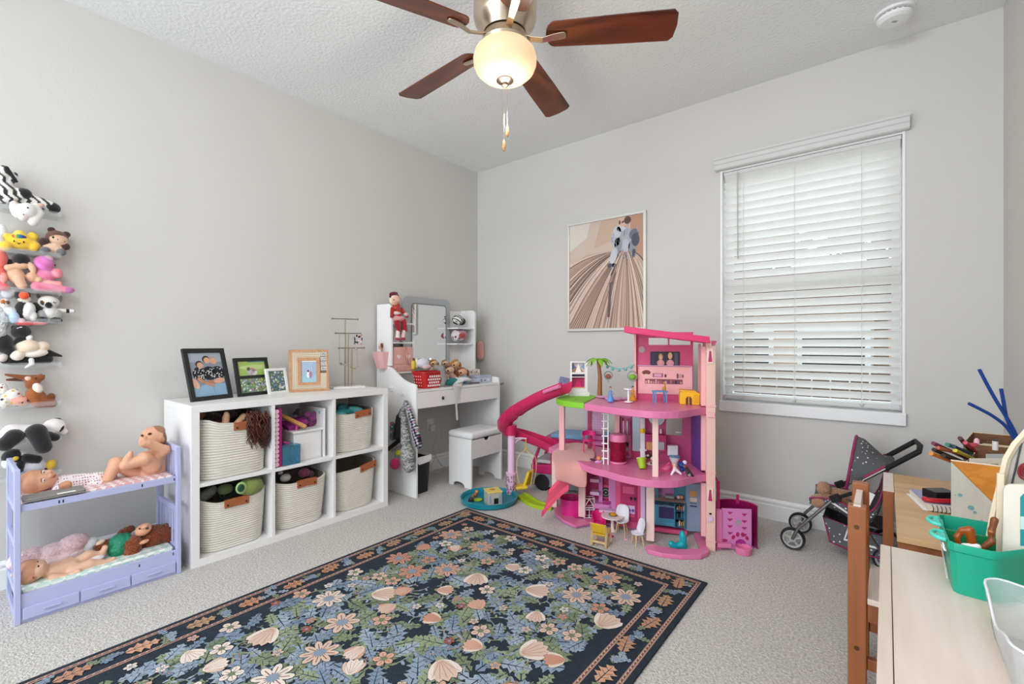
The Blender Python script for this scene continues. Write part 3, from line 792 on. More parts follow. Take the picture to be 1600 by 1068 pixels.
def gingham(name, c1, c2, s_):
    m = mat(name, c1, 0.9, bump=(90, 0.5, 0.003)); n, l = m.node_tree.nodes, m.node_tree.links
    tc = n.new('ShaderNodeTexCoord'); ck = n.new('ShaderNodeTexChecker'); ck.inputs['Scale'].default_value = s_
    ck.inputs['Color1'].default_value = lin(c1); ck.inputs['Color2'].default_value = lin(c2)
    mp = n.new('ShaderNodeMapping'); mp.inputs['Rotation'].default_value = (0, 0, 0.7)
    l.new(tc.outputs['Object'], mp.inputs[0]); l.new(mp.outputs[0], ck.inputs[0]); l.new(ck.outputs[0], n['Principled BSDF'].inputs['Base Color'])
    return m
def mattress(z0, z1, m, par, seed):
    rg = random.Random(seed)
    loops = []
    w_, d_ = X1 - X0 - 0.050, yi1 - yi0 - 0.012
    cx, cy = (X0 + X1) / 2 - 0.004 - X1, (yi0 + yi1) / 2 - Y0
    for z, k in ((z0, -0.004), (z0 + 0.004, 0), ((z0 + z1) / 2, 0.003), (z1 - 0.003, 0), (z1, -0.008)):
        loops.append([(cx + p[0], cy + p[1], z + rg.uniform(-0.0012, 0.0012)) for p in rrect(w_ + k, d_ + k, 0.012, 3)])
    return B().loft(loops).obj('mattress', m, par, smooth=50)
mattress(0.445, 0.467, gingham('pink_check_fabric', '#f1e4e2', '#dba9ab', 42), bed, 1)
mattress(0.0985, 0.124, gingham('mint_check_fabric', '#eef0ea', '#c3dccf', 34), bed, 2)
SK = '#e0aa89'; SKD = '#cd8f6c'
Q = Pose('x', 0.27); e, c = Q.e, Q.c
def dots(name, base, dot, s_, thr):
    m = mat(name, base, 0.85); n, l = m.node_tree.nodes, m.node_tree.links
    tc = n.new('ShaderNodeTexCoord'); v = n.new('ShaderNodeTexVoronoi'); v.inputs['Scale'].default_value = s_; v.inputs['Randomness'].default_value = 0.25
    r = n.new('ShaderNodeMath'); r.operation = 'LESS_THAN'; r.inputs[1].default_value = thr
    mx = n.new('ShaderNodeMix'); mx.data_type = 'RGBA'; mx.inputs['A'].default_value = lin(base); mx.inputs['B'].default_value = lin(dot)
    l.new(tc.outputs['Object'], v.inputs['Vector']); l.new(v.outputs['Distance'], r.inputs[0]); l.new(r.outputs[0], mx.inputs['Factor']); l.new(mx.outputs['Result'], n['Principled BSDF'].inputs['Base Color'])
    return m
ROMP = dots('dotted_romper', '#efe6e8', '#a8506e', 105, 0.32)
def hand(pts, tip, r, col, Qp, off):
    """palm and five curled fingers around pts = wrist, palm centre"""
    (x0, y0), (x1, y1) = pts
    out = [Qp.c(x0, y0, x1, y1, r, r * 1.05, col, off)]
    dx, dy = x1 - x0, y1 - y0; L = math.hypot(dx, dy); dx /= L; dy /= L; nx_, ny_ = -dy, dx
    for k, t in enumerate((-0.75, -0.25, 0.25, 0.75)):
        bx, by = x1 + nx_ * t * r, y1 + ny_ * t * r
        ln = r * (1.15 if k in (1, 2) else 0.9)
        out.append(Qp.c(bx, by, bx + dx * ln, by + dy * ln, r * 0.34, r * 0.27, col, off + 0.002, off + 0.007))
    bx, by = x1 - dx * r * 0.3 + nx_ * r * 0.8, y1 - dy * r * 0.3 + ny_ * r * 0.8
    out.append(Qp.c(bx, by, bx + (dx * 0.6 + nx_ * 0.7) * r, by + (dy * 0.6 + ny_ * 0.7) * r, r * 0.36, r * 0.28, col, off + 0.004, off + 0.006))
    return out
head = [e(50, 752, 23, 17.5, '#d9a07c', -8, 0, 0.047), e(66, 750, 19, 16, SK, -10, 0.004, 0.045), e(78, 748, 11, 12, SK, -15, 0.006, 0.038), e(79, 743, 3.2, 3.2, SK, 0, 0.046), e(74, 754, 7, 5, SK, 0, 0.030), e(77, 737, 6, 4, SK, 0, 0.028),
        e(57, 767.5, 4.5, 2.6, SKD, 0, 0.022), c(84, 755, 96, 757, 7, 7, SK)]
d1 = soft('baby_doll', 'bald baby doll in a dotted romper lying on the upper bunk', 'doll', head + [c(96, 756, 150, 750, 12, 10, SK), c(98, 762, 101, 759, 5, 5, SK, 0.05, 0.075)] + hand(((99, 758), (104, 757)), None, 5.2, SKD, Q, 0.078) + [c(150, 748, 176, 745, 8, 6, SK), c(150, 757, 176, 757, 8, 6, SK, 0.03)], VIN, h=0.0028, k=0.008, parts=[
    ('eye', [e(68, 737, 2.3, 2.4, '#e8e2de', 0, 0.043)], GLO), ('eye', [e(68.5, 750, 2.3, 2.6, '#e8e2de', 0, 0.047)], GLO), ('pupil', [e(68.6, 737, 1.3, 1.5, '#39414a', 0, 0.048)], GLO), ('pupil', [e(69, 750, 1.3, 1.5, '#39414a', 0, 0.052)], GLO),
    ('mouth', [e(85.5, 743, 2, 3.2, '#c0615a', -20, 0.040)], VIN), ('eyebrow', [c(64, 734, 64.5, 739, .7, .7, '#8a5a3c', 0.043)], VIN, 0.002), ('eyebrow', [c(64, 747, 64.5, 753, .7, .7, '#8a5a3c', 0.047)], VIN, 0.002),
    ('romper', [c(100, 757, 150, 751, 15, 13.5, '#fff', 0.004), c(92, 765, 100, 763, 8, 7.5, '#fff', 0.044, 0.06), c(150, 748, 172, 746, 11, 8.5, '#fff'), c(150, 757, 172, 757, 11, 8.5, '#fff', 0.03), c(158, 758, 190, 754, 6.5, 6, '#fff', 0.035)], ROMP, 0.0035)])
GRC = mat('grey_folded_cloth', '#8b8884', 0.9, bump=(300, 0.4, 0.002))
fcl = thing('folded_pouch', 'grey folded pouch with a white tag under the doll head on the upper bunk', 'pouch', (0.395, -2.965, 0.468))
for k in range(2):
    B().loft([lift(rrect(0.10 - 0.003 * k, 0.185 - 0.004 * k, 0.01, 3, (0, 0.001 * k)), z) for z in (0.0005 + 0.0056 * k, 0.0055 + 0.0056 * k)]).obj('cloth_layer', GRC, fcl, bevel=0.002)
B().box((0.030, 0.005, 0.0113), (0.049, 0.06, 0.0123)).obj('tag', mat('paper_white', '#efeee9', 0.7), fcl)
Q = Pose('x', 0.29); e, c = Q.e, Q.c
S2 = '#dba685'; S2D = '#c78c68'
d2 = soft('newborn_doll', 'naked baby doll sitting on the upper bunk with its hand at its mouth', 'doll', [
    e(238, 683, 19, 16.5, S2, 12, 0.0, 0.048), e(232, 687, 15, 13, S2, 10, 0.010, 0.042), e(248, 684, 12, 16, '#7d5741', 8, -0.004, 0.042), e(243, 674, 15, 9, '#a06f52', 10, -0.004, 0.04), e(226, 684, 3.2, 2.8, S2, 0, 0.044), e(253, 686, 3.4, 4.6, S2D, 10, 0.036),
    c(243, 697, 244, 708, 9, 10, S2), c(243, 712, 238, 735, 14, 17, S2), e(232, 740, 20, 11, S2, 5), e(244, 733, 13, 16, S2),
    c(249, 711, 257, 703, 8, 7.5, S2, 0.03, 0.05), c(257, 703, 232, 692, 7.2, 6, S2, 0.05, 0.062)] + hand(((231, 692), (225, 692)), None, 5.5, S2, Q, 0.064) + [
    c(238, 728, 226, 716, 12, 10.5, S2, 0.035, 0.05), c(226, 717, 195, 727, 10, 6.5, S2, 0.055, 0.05), e(201, 714, 6, 9, S2, -25, 0.045), c(195, 726, 199, 718, 6.5, 6, S2, 0.05), e(204, 707, 3, 3, S2, 0, 0.048),
    c(222, 740, 182, 724, 11, 10, S2, -0.01, 0.0), c(182, 724, 168, 748, 10, 7, S2, 0.0, 0.02), e(165, 757, 10, 7, S2D, 20, 0.03)], VIN, h=0.0028, k=0.007, parts=[
    ('eye', [e(234, 677.5, 3.4, 2, '#33231c', 8, 0.040)], GLO), ('eye', [e(222, 680, 2.2, 2, '#33231c', 20, 0.032)], GLO), ('mouth', [e(225.5, 689, 2.6, 1.6, '#a44f48', 10, 0.043)], VIN)])
Q = Pose('x', 0.345); e, c = Q.e, Q.c
S3 = '#e8bb9d'
d3 = soft('nude_doll', 'naked bald baby doll lying on its back on the lower bunk', 'doll', [
    e(44, 893, 22, 18.5, '#d79d7c', -10, 0, 0.05), e(58, 889, 15, 14, S3, -20, 0.006, 0.045), e(66, 884, 3, 3, S3, 0, 0.036), e(68, 890, 8, 7, S3, 0, 0.012), e(51, 903, 4.6, 4.4, '#cc8f6d', 0, 0.044), c(72, 893, 80, 893, 8, 9, S3),
    c(84, 894, 112, 886, 11.5, 11.5, S3), c(82, 902, 100, 902, 6.5, 5.5, S3, 0.036, 0.045), c(100, 902, 117, 896, 5.5, 4.5, S3, 0.045, 0.05)] + hand(((116, 896), (121, 894)), None, 4.0, S3, Q, 0.05) + [
    c(84, 884, 104, 878, 5.5, 4.6, S3, -0.04, -0.05), c(104, 877, 112, 874, 4.5, 4, S3, -0.05), c(116, 882, 138, 867, 9.5, 7.5, S3, -0.02), c(138, 867, 158, 866, 7, 5, S3, -0.02), c(159, 866, 164, 855, 4.5, 4, S3, -0.02),
    c(116, 892, 140, 881, 9.5, 7.5, S3, 0.025), c(140, 881, 168, 878, 7, 5, S3, 0.025), c(169, 878, 177, 873, 4.6, 3.6, S3, 0.025)], VIN, h=0.0028, k=0.007, parts=[
    ('eye', [e(60, 884, 1.6, 1.8, '#3a2a22', 0, 0.045)], GLO), ('eye', [e(59, 877, 1.4, 1.4, '#3a2a22', 0, 0.030)], GLO), ('ear_hole', [e(52, 902, 1.6, 1.6, '#5a3020', 0, 0.058)], VIN), ('mouth', [e(70, 884, 1.6, 2.4, '#b9625a', 0, 0.028)], VIN), ('nappy', [e(150, 873.5, 13, 5, '#efe6e4', 10, 0.004)], PL)])
Q = Pose('x', 0.20); e, c = Q.e, Q.c
soft('fluffy_skirt', 'pale pink fluffy tulle skirt heaped on the lower bunk behind the dolls', 'skirt', [
    e(42, 872, 30, 15, '#ffdedf', 8), e(78, 864, 30, 14, '#ffe0e1', 12), e(112, 851, 26, 15, '#fcd8da', 22), e(128, 846, 12, 12, '#fad2d6', 0), e(60, 883, 40, 10, '#ffe4e4', 10, 0.03), e(98, 872, 34, 12, '#ffe4e4', 12, 0.02)], PL, parts=[('satin_lining', [e(140, 852, 12, 13, '#eceaea', -35, 0.01)], PL)], rough=0.0011)
Q = Pose('x', 0.285); e, c = Q.e, Q.c
FB = '#8c3f16'
soft('monkey_plush', 'russet plush monkey in a green dress lying on the lower bunk', 'soft toy', [
    e(238, 841, 27, 20, FB, 12, 0, 0.055), e(258, 838, 14, 20, '#823811', 0, 0, 0.05), e(222, 850, 12, 12, FB), c(206, 850, 206, 868, 13, 10, '#9b4a1c', 0.035, 0.06), e(197, 829, 14, 6, '#7a3413', 15, -0.02), c(156, 855, 185, 846, 8, 9, FB, -0.02), e(190, 853, 15, 12, FB)], FUR, rough=0.0016, parts=[
    ('face', [e(224, 827, 13, 8.5, '#e6ab84', 24, 0.030, 0.03), e(226, 822, 6, 3, '#e6ab84', 20, 0.052, 0.014)], VIN), ('eye', [e(230, 825, 2.4, 1.3, '#2a1a14', 25, 0.060)]), ('eye', [e(218, 825.5, 1.6, 1.4, '#2a1a14', 25, 0.055)]),
    ('ear', [e(225, 846, 8, 3, '#e2a37c', 8, 0.062, 0.012)], VIN), ('hand', hand(((203, 872), (197, 877)), None, 6.5, '#e6ab84', Q, 0.062), VIN, 0.003), ('foot', [e(157, 847, 8, 3.6, '#e9c8a8', 28, -0.014)], VIN), ('foot', [e(251, 858, 10, 3, '#e9d8c0', 22, 0.05, 0.012)], VIN),
    ('dress', [e(187, 846, 17, 12, '#1f8a66', 20, 0.006, 0.05), e(184, 858, 15, 12, '#1f8a66', 0, 0.024, 0.04), e(198, 842, 8, 10, '#249372', 0, 0.01, 0.045)], mat('green_satin', '#1f8a66', 0.35, bump=(60, 1.0, 0.012)))])
# ------------------------------------------------------------------ white cube shelf
LAM = mat('white_laminate', '#eeecea', 0.38)
CY0, CY1, CXF, CH = -2.496, -1.358, 0.448, 0.790
cube = thing('cube_shelf', 'white six cube storage shelf standing against the left wall', 'shelf', (0.02, CY0, 0))
To, Ti = 0.036, 0.018
def cb(a, b_): return (a[0] - 0.02, a[1] - CY0, a[2]), (b_[0] - 0.02, b_[1] - CY0, b_[2])
B().box(*cb((0.02, CY0, CH - To), (CXF, CY1, CH))).obj('top_panel', LAM, cube, bevel=0.001)
B().box(*cb((0.02, CY0, 0), (CXF, CY1, To))).obj('bottom_panel', LAM, cube, bevel=0.001)
for y in (CY0, CY1 - To):
    B().box(*cb((0.02, y, To), (CXF, y + To, CH - To))).obj('side_panel', LAM, cube, bevel=0.001)
cw = (CY1 - CY0 - 2 * To - 2 * Ti) / 3
ZM = CH / 2
for k in (1, 2):
    y = CY0 + To + k * cw + (k - 1) * Ti
    B().box(*cb((0.022, y, To), (CXF - 0.002, y + Ti, CH - To))).obj('divider', LAM, cube, bevel=0.001)
for k in range(3):
    y = CY0 + To + k * (cw + Ti)
    B().box(*cb((0.022, y, ZM - Ti / 2), (CXF - 0.002, y + cw, ZM + Ti / 2))).obj('inner_shelf', LAM, cube, bevel=0.001)
B().box(*cb((0.022, CY0 + To, To), (0.025, CY1 - To, CH - To))).obj('back_panel', LAM, cube)
ROPE = mat('ivory_cotton_rope', '#e4dfd4', 0.9, bump=(240, 0.7, 0.004), var=(14, 0.12, '#b9b2a4'))
LEA = mat('tan_leather', '#a9633c', 0.5, var=(40, 0.3, '#7c4222'))
RIV = mat('dark_rivet', '#3b2a22', 0.35, metal=0.8)
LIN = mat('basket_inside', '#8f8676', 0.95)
def basket(col, z, lab, h_, wt, wb, dt, db, sag, yoff=0.0, lean=0.0, hand_y=0.0, seed=0, xo=0.0, curl=0.0):
    yc = CY0 + To + col * (cw + Ti) + cw / 2 + yoff
    bk = thing('rope_basket', lab, 'basket', (0.235 + xo, yc, z), group='rope baskets in the cube shelf')
    N, M_ = 24, 40
    prof = []
    rows = 22
    loops = []
    def ring(t, extra, inner=0.0):
        wd_, dd = wb + (wt - wb) * t ** 0.7, db + (dt - db) * t ** 0.7
        pts = rrect(dd - inner, wd_ - inner, 0.085 - inner / 2, 6)
        out = []
        for p in pts:
            fx = max(0, p[0] / (dd / 2)) ** 2
            k = (wd_ / 2 + extra) / (wd_ / 2)
            zz = t * h_ - sag * t ** 3 * max(0, 1 - (p[1] / (wd_ / 2) - hand_y) ** 2) * fx + curl * t * (p[1] / wd_)
            out.append((p[0] * k + lean * t, p[1] * k, zz))
        return out
    loops.append([(p[0] * 0.9, p[1] * 0.9, 0.0) for p in ring(0, 0)])
    for i in range(rows):
        for u, ex in ((0.08, -0.0012), (0.5, 0.0024), (0.92, -0.0012)):
            loops.append(ring((i + u) / rows, ex))
    loops.append(ring(1, 0.001)); loops.append(ring(1, 0, 0.016))
    bo = B().loft(loops, cap1=False).obj('basket_body', ROPE, bk, smooth=70)
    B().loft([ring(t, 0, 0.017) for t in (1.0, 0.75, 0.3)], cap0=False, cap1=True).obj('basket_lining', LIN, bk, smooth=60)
    # leather handle folded over the front rim
    hb = B(); hw = 0.058; y0 = hand_y * wt / 2
    def rimz(y): return h_ - sag * max(0, 1 - (y / (wt / 2) - hand_y) ** 2) + curl * y / wt
    lo = []
    for k in range(9):
        y = y0 - hw + 2 * hw * k / 8
        zt = rimz(y) + 0.012 + 0.006 * math.sin(math.pi * k / 8); x = dt / 2 + lean + 0.004
        lo.append([(x - 0.012, y, zt - 0.024), (x - 0.012, y, zt), (x + 0.003, y, zt + 0.002), (x + 0.0035, y, zt - 0.040), (x + 0.0005, y, zt - 0.040)])
    ho = hb.loft(lo).obj('leather_handle', LEA, bk, smooth=40)
    for sy in (-1, 1):
        y = y0 + sy * (hw - 0.014)
        B().ball((dt / 2 + lean + 0.008, y, rimz(y) - 0.012), (0.003, 0.005, 0.005), 8, 6).obj('rivet', RIV, ho, smooth=True)
    return bk
zl, zu = To + 0.0005, ZM + Ti / 2 + 0.0005
basket(0, zu, 'upper left ivory rope basket with doll legs and hair spilling out', 0.305, 0.335, 0.325, 0.385, 0.36, 0.045, hand_y=0.25, xo=0.01)
basket(0, zl, 'lower left ivory rope basket with a green plush head on its rim', 0.272, 0.335, 0.30, 0.37, 0.35, 0.035, hand_y=0.0, xo=0.012)
basket(1, zl, 'lower middle ivory rope basket with dark soft toys inside', 0.270, 0.325, 0.275, 0.36, 0.33, 0.02, hand_y=0.1, xo=0.015)
basket(2, zu, 'upper right ivory rope basket holding teal fabric', 0.252, 0.30, 0.27, 0.34, 0.32, 0.016, hand_y=0.25, curl=0.02, xo=0.01)
basket(2, zl, 'lower right ivory rope basket standing empty', 0.268, 0.315, 0.27, 0.35, 0.33, 0.02, hand_y=0.45, curl=0.05, xo=0.012)
# contents
Q = Pose('x', 0.30); e, c = Q.e, Q.c
soft('barefoot_doll', 'doll in pink clothes, bare feet up, in the upper left basket', 'doll', [
    c(352, 668, 353, 652, 4.5, 5.2, '#e8b78f', 0.08, 0.075), e(354, 648, 4.4, 5.5, '#eec19a', 10, 0.078), c(368, 664, 380, 651, 4.6, 5, '#e8b78f', 0.08, 0.07), e(381, 650, 5, 4.4, '#eec19a', 30, 0.07), e(313, 650, 8, 10, '#9c6248', 0, 0.0), e(330, 664, 22, 7, '#a8365f', 0, 0.03), e(362, 667, 18, 5, '#a8365f', 0, 0.04)], VIN, parts=[('doll_hair', [e(330, 653, 16, 9, '#2b1a17', 0, 0.01), e(352, 648, 20, 8, '#3a2019', 0, -0.02)], FUR)], k=0.004)
def curls(name, par, base, col, spec, m, seed, n=46):
    rg = random.Random(seed); b = B()
    for k in range(n):
        t = rg.random(); px = base[0] + rg.uniform(-1, 1) * spec[0]; py = base[1] + rg.uniform(-0.5, 0.5) * spec[1]
        off = rg.uniform(-0.02, 0.035); L = rg.uniform(0.5, 1.0) * spec[2]; ph = rg.random() * 6; am = rg.uniform(1.5, 3.5)
        pts = [Q.p(px + am * math.sin(ph + s * 1.25) + rg.uniform(-.3, .3), py + L * s / 9, off + 0.006 * math.cos(ph + s * 1.25) + 0.012 * math.sin(s / 3)) for s in range(10)]
        b.tube([tuple(p) for p in pts], [0.0034 * (1 - 0.07 * s) for s in range(10)], 5, lin(col if rg.random() < 0.7 else '#68351f'))
    return b.obj(name, m, None, smooth=True)
HAIR = mat('doll_hair_strands', vcol=True, rough=0.45)
wig = thing('curly_doll', 'doll head with long curly brown hair hanging from the upper left basket', 'doll', tuple(Q.p(405, 700)))
Q = Pose('x', 0.425); e, c = Q.e, Q.c
core = blob('hair_mass', [e(396, 664, 15, 14, '#4a271b', 0, -0.03), e(408, 672, 14, 16, '#4a271b', 0, -0.02), e(412, 685, 9, 14, '#43221a', -10, -0.012)], FUR, wig, 0.004, 0.008, 0.0015)
ch = curls('curl_strands', wig, (403, 652), '#4a2418', (17, 22, 44), HAIR, 4, 130)
ch.parent = wig; ch.location = -Vector(wig.location); ch['kind'] = 'stuff'
Q = Pose('x', 0.40); e, c = Q.e, Q.c
soft('turtle_plush', 'green plush creature with a big round eye on the lower left basket rim', 'soft toy', [
    e(390, 760, 17, 13.5, '#7f8f4a', -8, 0.0), e(400, 758, 10, 12, '#75863f'), e(405, 750, 4, 4, '#3c4726', 0), e(352, 764, 12, 8, '#5d7040', 0, -0.05)], parts=[
    ('eye', [e(377, 762, 8.5, 9.5, '#a3c07a', 8, 0.036, 0.014)], PLA), ('pupil', [e(376.5, 762, 5.5, 6.3, '#1f4a30', 8, 0.050, 0.008)], GLO)], rough=0.0006)
Q = Pose('x', 0.30); e, c = Q.e, Q.c
soft('grey_shirt', 'crumpled grey cloth in the lower left basket', 'cloth', [e(324, 771, 15, 8, '#8f8e88', 20), e(332, 766, 8, 6, '#a5a49d', 40), e(318, 777, 12, 6, '#9a9992')], mat('grey_cotton', '#96958e', 0.9, bump=(40, 1, 0.01)))
soft('black_plush', 'black patterned soft toy deep in the lower left basket', 'soft toy', [e(345, 762, 22, 10, '#1c1f1d', 0, -0.05), e(360, 770, 16, 8, '#38442f', 0, -0.02)], tint=spots(['#8a8f86', '#2c3a2c'], 0.018, 0.25))
soft('brown_plush', 'dark brown soft toy in the lower middle basket', 'soft toy', [e(440, 744, 12, 8, '#2a1f1c', 0, 0.02), e(462, 742, 14, 8, '#3a241f', 0, 0.0)])
soft('white_rabbit_plush', 'white soft toy head in the lower middle basket', 'soft toy', [e(446, 746, 8, 6, '#c9c3ba', 0, 0.06), e(438, 738, 4, 3, '#c9c3ba', 0, 0.05)])
soft('berry_plush', 'plum coloured knitted toy in the lower middle basket', 'soft toy', [e(475, 738, 8, 7, '#8b3f5c', 0, 0.04), e(484, 740, 6, 5, '#6d2f49', 0, 0.03)], tint=spots(['#b56a86', '#4a2033'], 0.012, 0.3))
TEA = mat('teal_fabric', vcol=True, rough=0.6, bump=(50, 1.0, 0.01))
soft('teal_fabric', 'teal and aqua fabric heaped in the upper right basket', 'fabric', [e(540, 644, 16, 6, '#2f8d92', -8, 0.04), e(534, 636, 9, 6, '#2a6f7a', 0, 0.01), e(556, 640, 12, 5, '#5fb3bd', -15, 0.04), e(566, 645, 10, 4, '#b9c9cf', -10, 0.06), e(530, 648, 10, 4, '#62b9bd', 0, 0.06)], TEA, rough=0.001)
# middle cube: toys
MAG = mat('magenta_plastic', '#a3216f', 0.4); PNK = mat('hot_pink_plastic', '#e0469a', 0.35); LPK = mat('pale_pink_plastic', '#f0c3d6', 0.4)
y0 = CY0 + To + cw + Ti
t = thing('magenta_panel', 'magenta scalloped toy panel standing at the left of the middle cube', 'toy', (0.26, y0 + 0.010, zu))
B().box((-0.14, 0.014, 0.0), (0.17, 0.034, 0.325)).obj('panel_board', MAG, t, bevel=0.002)
sc_ = B()
for k in range(13): sc_.prism(circ(0.0125, 10, (0.004, 0.016 + k * 0.0245)), 0.1705, 0.1745, 'x')
sc_.obj('scallop_edge', LPK, t)
t = thing('toy_vanity', 'white toy cabinet with a raised mirror back in the middle cube', 'toy', (0.30, y0 + 0.215, zu))
B().box((-0.09, -0.085, 0), (0.09, 0.085, 0.165)).obj('body', LAM, t, bevel=0.003)
B().box((0.0905, -0.075, 0.012), (0.094, 0.075, 0.148)).obj('door', LAM, t, bevel=0.001)
B().box((-0.098, -0.093, 0.1655), (0.10, 0.092, 0.178)).obj('top', LAM, t, bevel=0.002)
B().box((-0.098, 0.0925, 0), (0.10, 0.104, 0.295)).obj('back_board', LAM, t, bevel=0.002)
B().prism(circ(0.010, 8, (0.05, 0.265)), 0.0915, 0.0922, 'y').obj('sticker', mat('aqua_sticker', '#8ec9d6', 0.5), t)
def flw(V_, c_, rg): return np.clip(c_ * (1 + rg.normal(0, 0.2, len(c_)))[:, None], 0, 1)
Q = Pose('x', 0.30); e, c = Q.e, Q.c
soft('purple_flower', 'purple artificial flower behind the white toy cabinet', 'flower', [e(487, 652, 5, 6, '#8a3577', a, o_) for a, o_ in ((20, 0), (80, 0.01))] + [e(480, 647, 5, 4, '#9c4488'), e(492, 658, 4, 5, '#7a2c68'), e(484, 662, 4, 5, '#8a3577'), e(491, 646, 4, 4, '#9c4488')], tint=flw)
soft('dark_toy', 'small dark toy car behind the pink toys in the middle cube', 'toy', [e(464, 646, 6, 5, '#24242a'), e(466, 641, 4, 4, '#3a3036'), e(461, 650, 3, 2, '#5a5a60', 0, 0.02)])
CLB = mat('clear_blue_plastic', '#78c2df', 0.08, trans=0.75, ior=1.3)
t = thing('blue_box', 'translucent blue plastic box at the front of the middle cube', 'box', (0.395, y0 + 0.095, zu))
b = B(); w2, d2_, h2 = 0.05, 0.04, 0.105; k = 0.003
b.box((-d2_, -w2, 0), (d2_, w2, k)).box((-d2_, -w2, k), (-d2_ + k, w2, h2)).box((d2_ - k, -w2, k), (d2_, w2, h2)).box((-d2_ + k, -w2, k), (d2_ - k, -w2 + k, h2)).box((-d2_ + k, w2 - k, k), (d2_ - k, w2, h2))
b.obj('box_walls', CLB, t)
B().box((-d2_ - 0.002, -w2 - 0.002, h2 + 0.0003), (d2_ + 0.002, w2 + 0.002, h2 + 0.006)).obj('box_lid', CLB, t, bevel=0.002)
t = thing('pink_stand', 'hot pink toy stand lying tilted on the blue box', 'toy', tuple(Q.p(456, 690, 0.06)))
b = B()
lp = lambda px, py, o_=0.06: tuple(Q.p(px, py, o_) - np.array(t.location))
b.tube([lp(442, 690), lp(452, 694), lp(467, 698)], [0.006, 0.010, 0.006], 10).tube([lp(458, 692), lp(462, 678), lp(464, 664)], [0.009, 0.006, 0.008], 10)
b.obj('stand_body', PNK, t, smooth=50)
PUR = mat('purple_plastic', '#9a2f83', 0.4)
t2_ = thing('purple_tray', 'purple plastic toy tray tilted behind the pink stand', 'toy', tuple(Q.p(460, 660, 0.0)))
B().cbox((0, 0, 0), (0.10, 0.12, 0.03), (0.3, 0.2, 0)).obj('tray_body', PUR, t2_, bevel=0.004)
OAK = wood('light_oak', '#d49a5d', '#a8703a', 0.5, 20)
t3 = thing('toy_plank', 'light wooden toy plank leaning across the pink stand in the middle cube', 'toy', tuple(Q.p(457, 660, 0.07)))
a_, b_ = Q.p(438, 648, 0.02) - np.array(t3.location), Q.p(478, 667, 0.12) - np.array(t3.location)
B().tube([tuple(a_), tuple(b_)], 0.014, 4).obj('plank_body', OAK, t3, bevel=0.002)
soft('bead_clip', 'blue and white bead clip beside the blue box', 'toy', [e(457, 717, 4, 4, '#3f5f9c', 0, 0.10), e(463, 718, 3.4, 3.4, '#e8eef4', 0, 0.10), e(460, 721, 3, 3, '#6fa8cf', 0, 0.105)], PLA, h=0.002, k=0.002)

# ------------------------------------------------------------------ picture frames on the cube shelf
BLKF = mat('black_frame', '#232324', 0.4); WHF = mat('white_frame', '#eeece8', 0.4)
RAT = wood('rattan_wood', '#cf9d74', '#a8744c', 0.5, 22); CANE = mat('woven_cane', '#ead9c0', 0.7)
CARD = mat('brown_card', '#7a4a2c', 0.7)
def stand_frame(name, lab, bl, br, h_, tilt, border, m, depth=0.016, bars=(), easel=CARD, prints=None, back=True):
    P0, P1 = atz(bl[0], bl[1], CH + 0.0005), atz(br[0], br[1], CH + 0.0005)
    U = P1 - P0; wd_ = np.linalg.norm(U); rz = math.atan2(U[1], U[0])
    f_ = thing(name, lab, 'picture frame', tuple(P0), rz)
    M = Matrix.Rotation(-tilt, 4, 'X')                      # local: x along the frame, y away from the viewer, z up the frame
    def mb(): return B(M)
    b1, b2, b3, b4 = border
    mb().box((0, 0, 0), (wd_, depth, b1)).box((0, 0, h_ - b3), (wd_, depth, h_)).box((0, 0, b1), (b4, depth, h_ - b3)).box((wd_ - b2, 0, b1), (wd_, depth, h_ - b3)).obj('frame_border', m, f_, bevel=0.0015)
    for z0, z1 in bars: mb().box((b4, 0, z0), (wd_ - b2, depth, z1)).obj('frame_bar', m, f_, bevel=0.001)
    mb().box((b4 * 0.6, depth * 0.5, b1 * 0.6), (wd_ - b2 * 0.6, depth * 0.8, h_ - b3 * 0.6)).obj('backing', mat('print_paper', '#d9dcdc', 0.5), f_)
    if prints:
        pr_ = Print(M @ Vector((0, depth * 0.5, 0)), M.to_3x3() @ Vector((1, 0, 0)), M.to_3x3() @ Vector((0, 0, 1)), M.to_3x3() @ Vector((0, -1, 0)))
        prints(pr_, wd_, h_); pr_.obj('photo_print', f_)
    zt = h_ * 0.55
    top = M @ Vector((wd_ / 2, depth, zt)); 
    by = top.y + 0.55 * top.z
    B().prism([(top.y, top.z), (by, 0.0005), (by - 0.03, 0.0005), (top.y - 0.004, top.z - 0.08 if h_ > 0.16 else top.z - 0.04)], wd_ / 2 - 0.02, wd_ / 2 + 0.02, 'x').obj('easel_leg', easel, f_)
    return f_, wd_
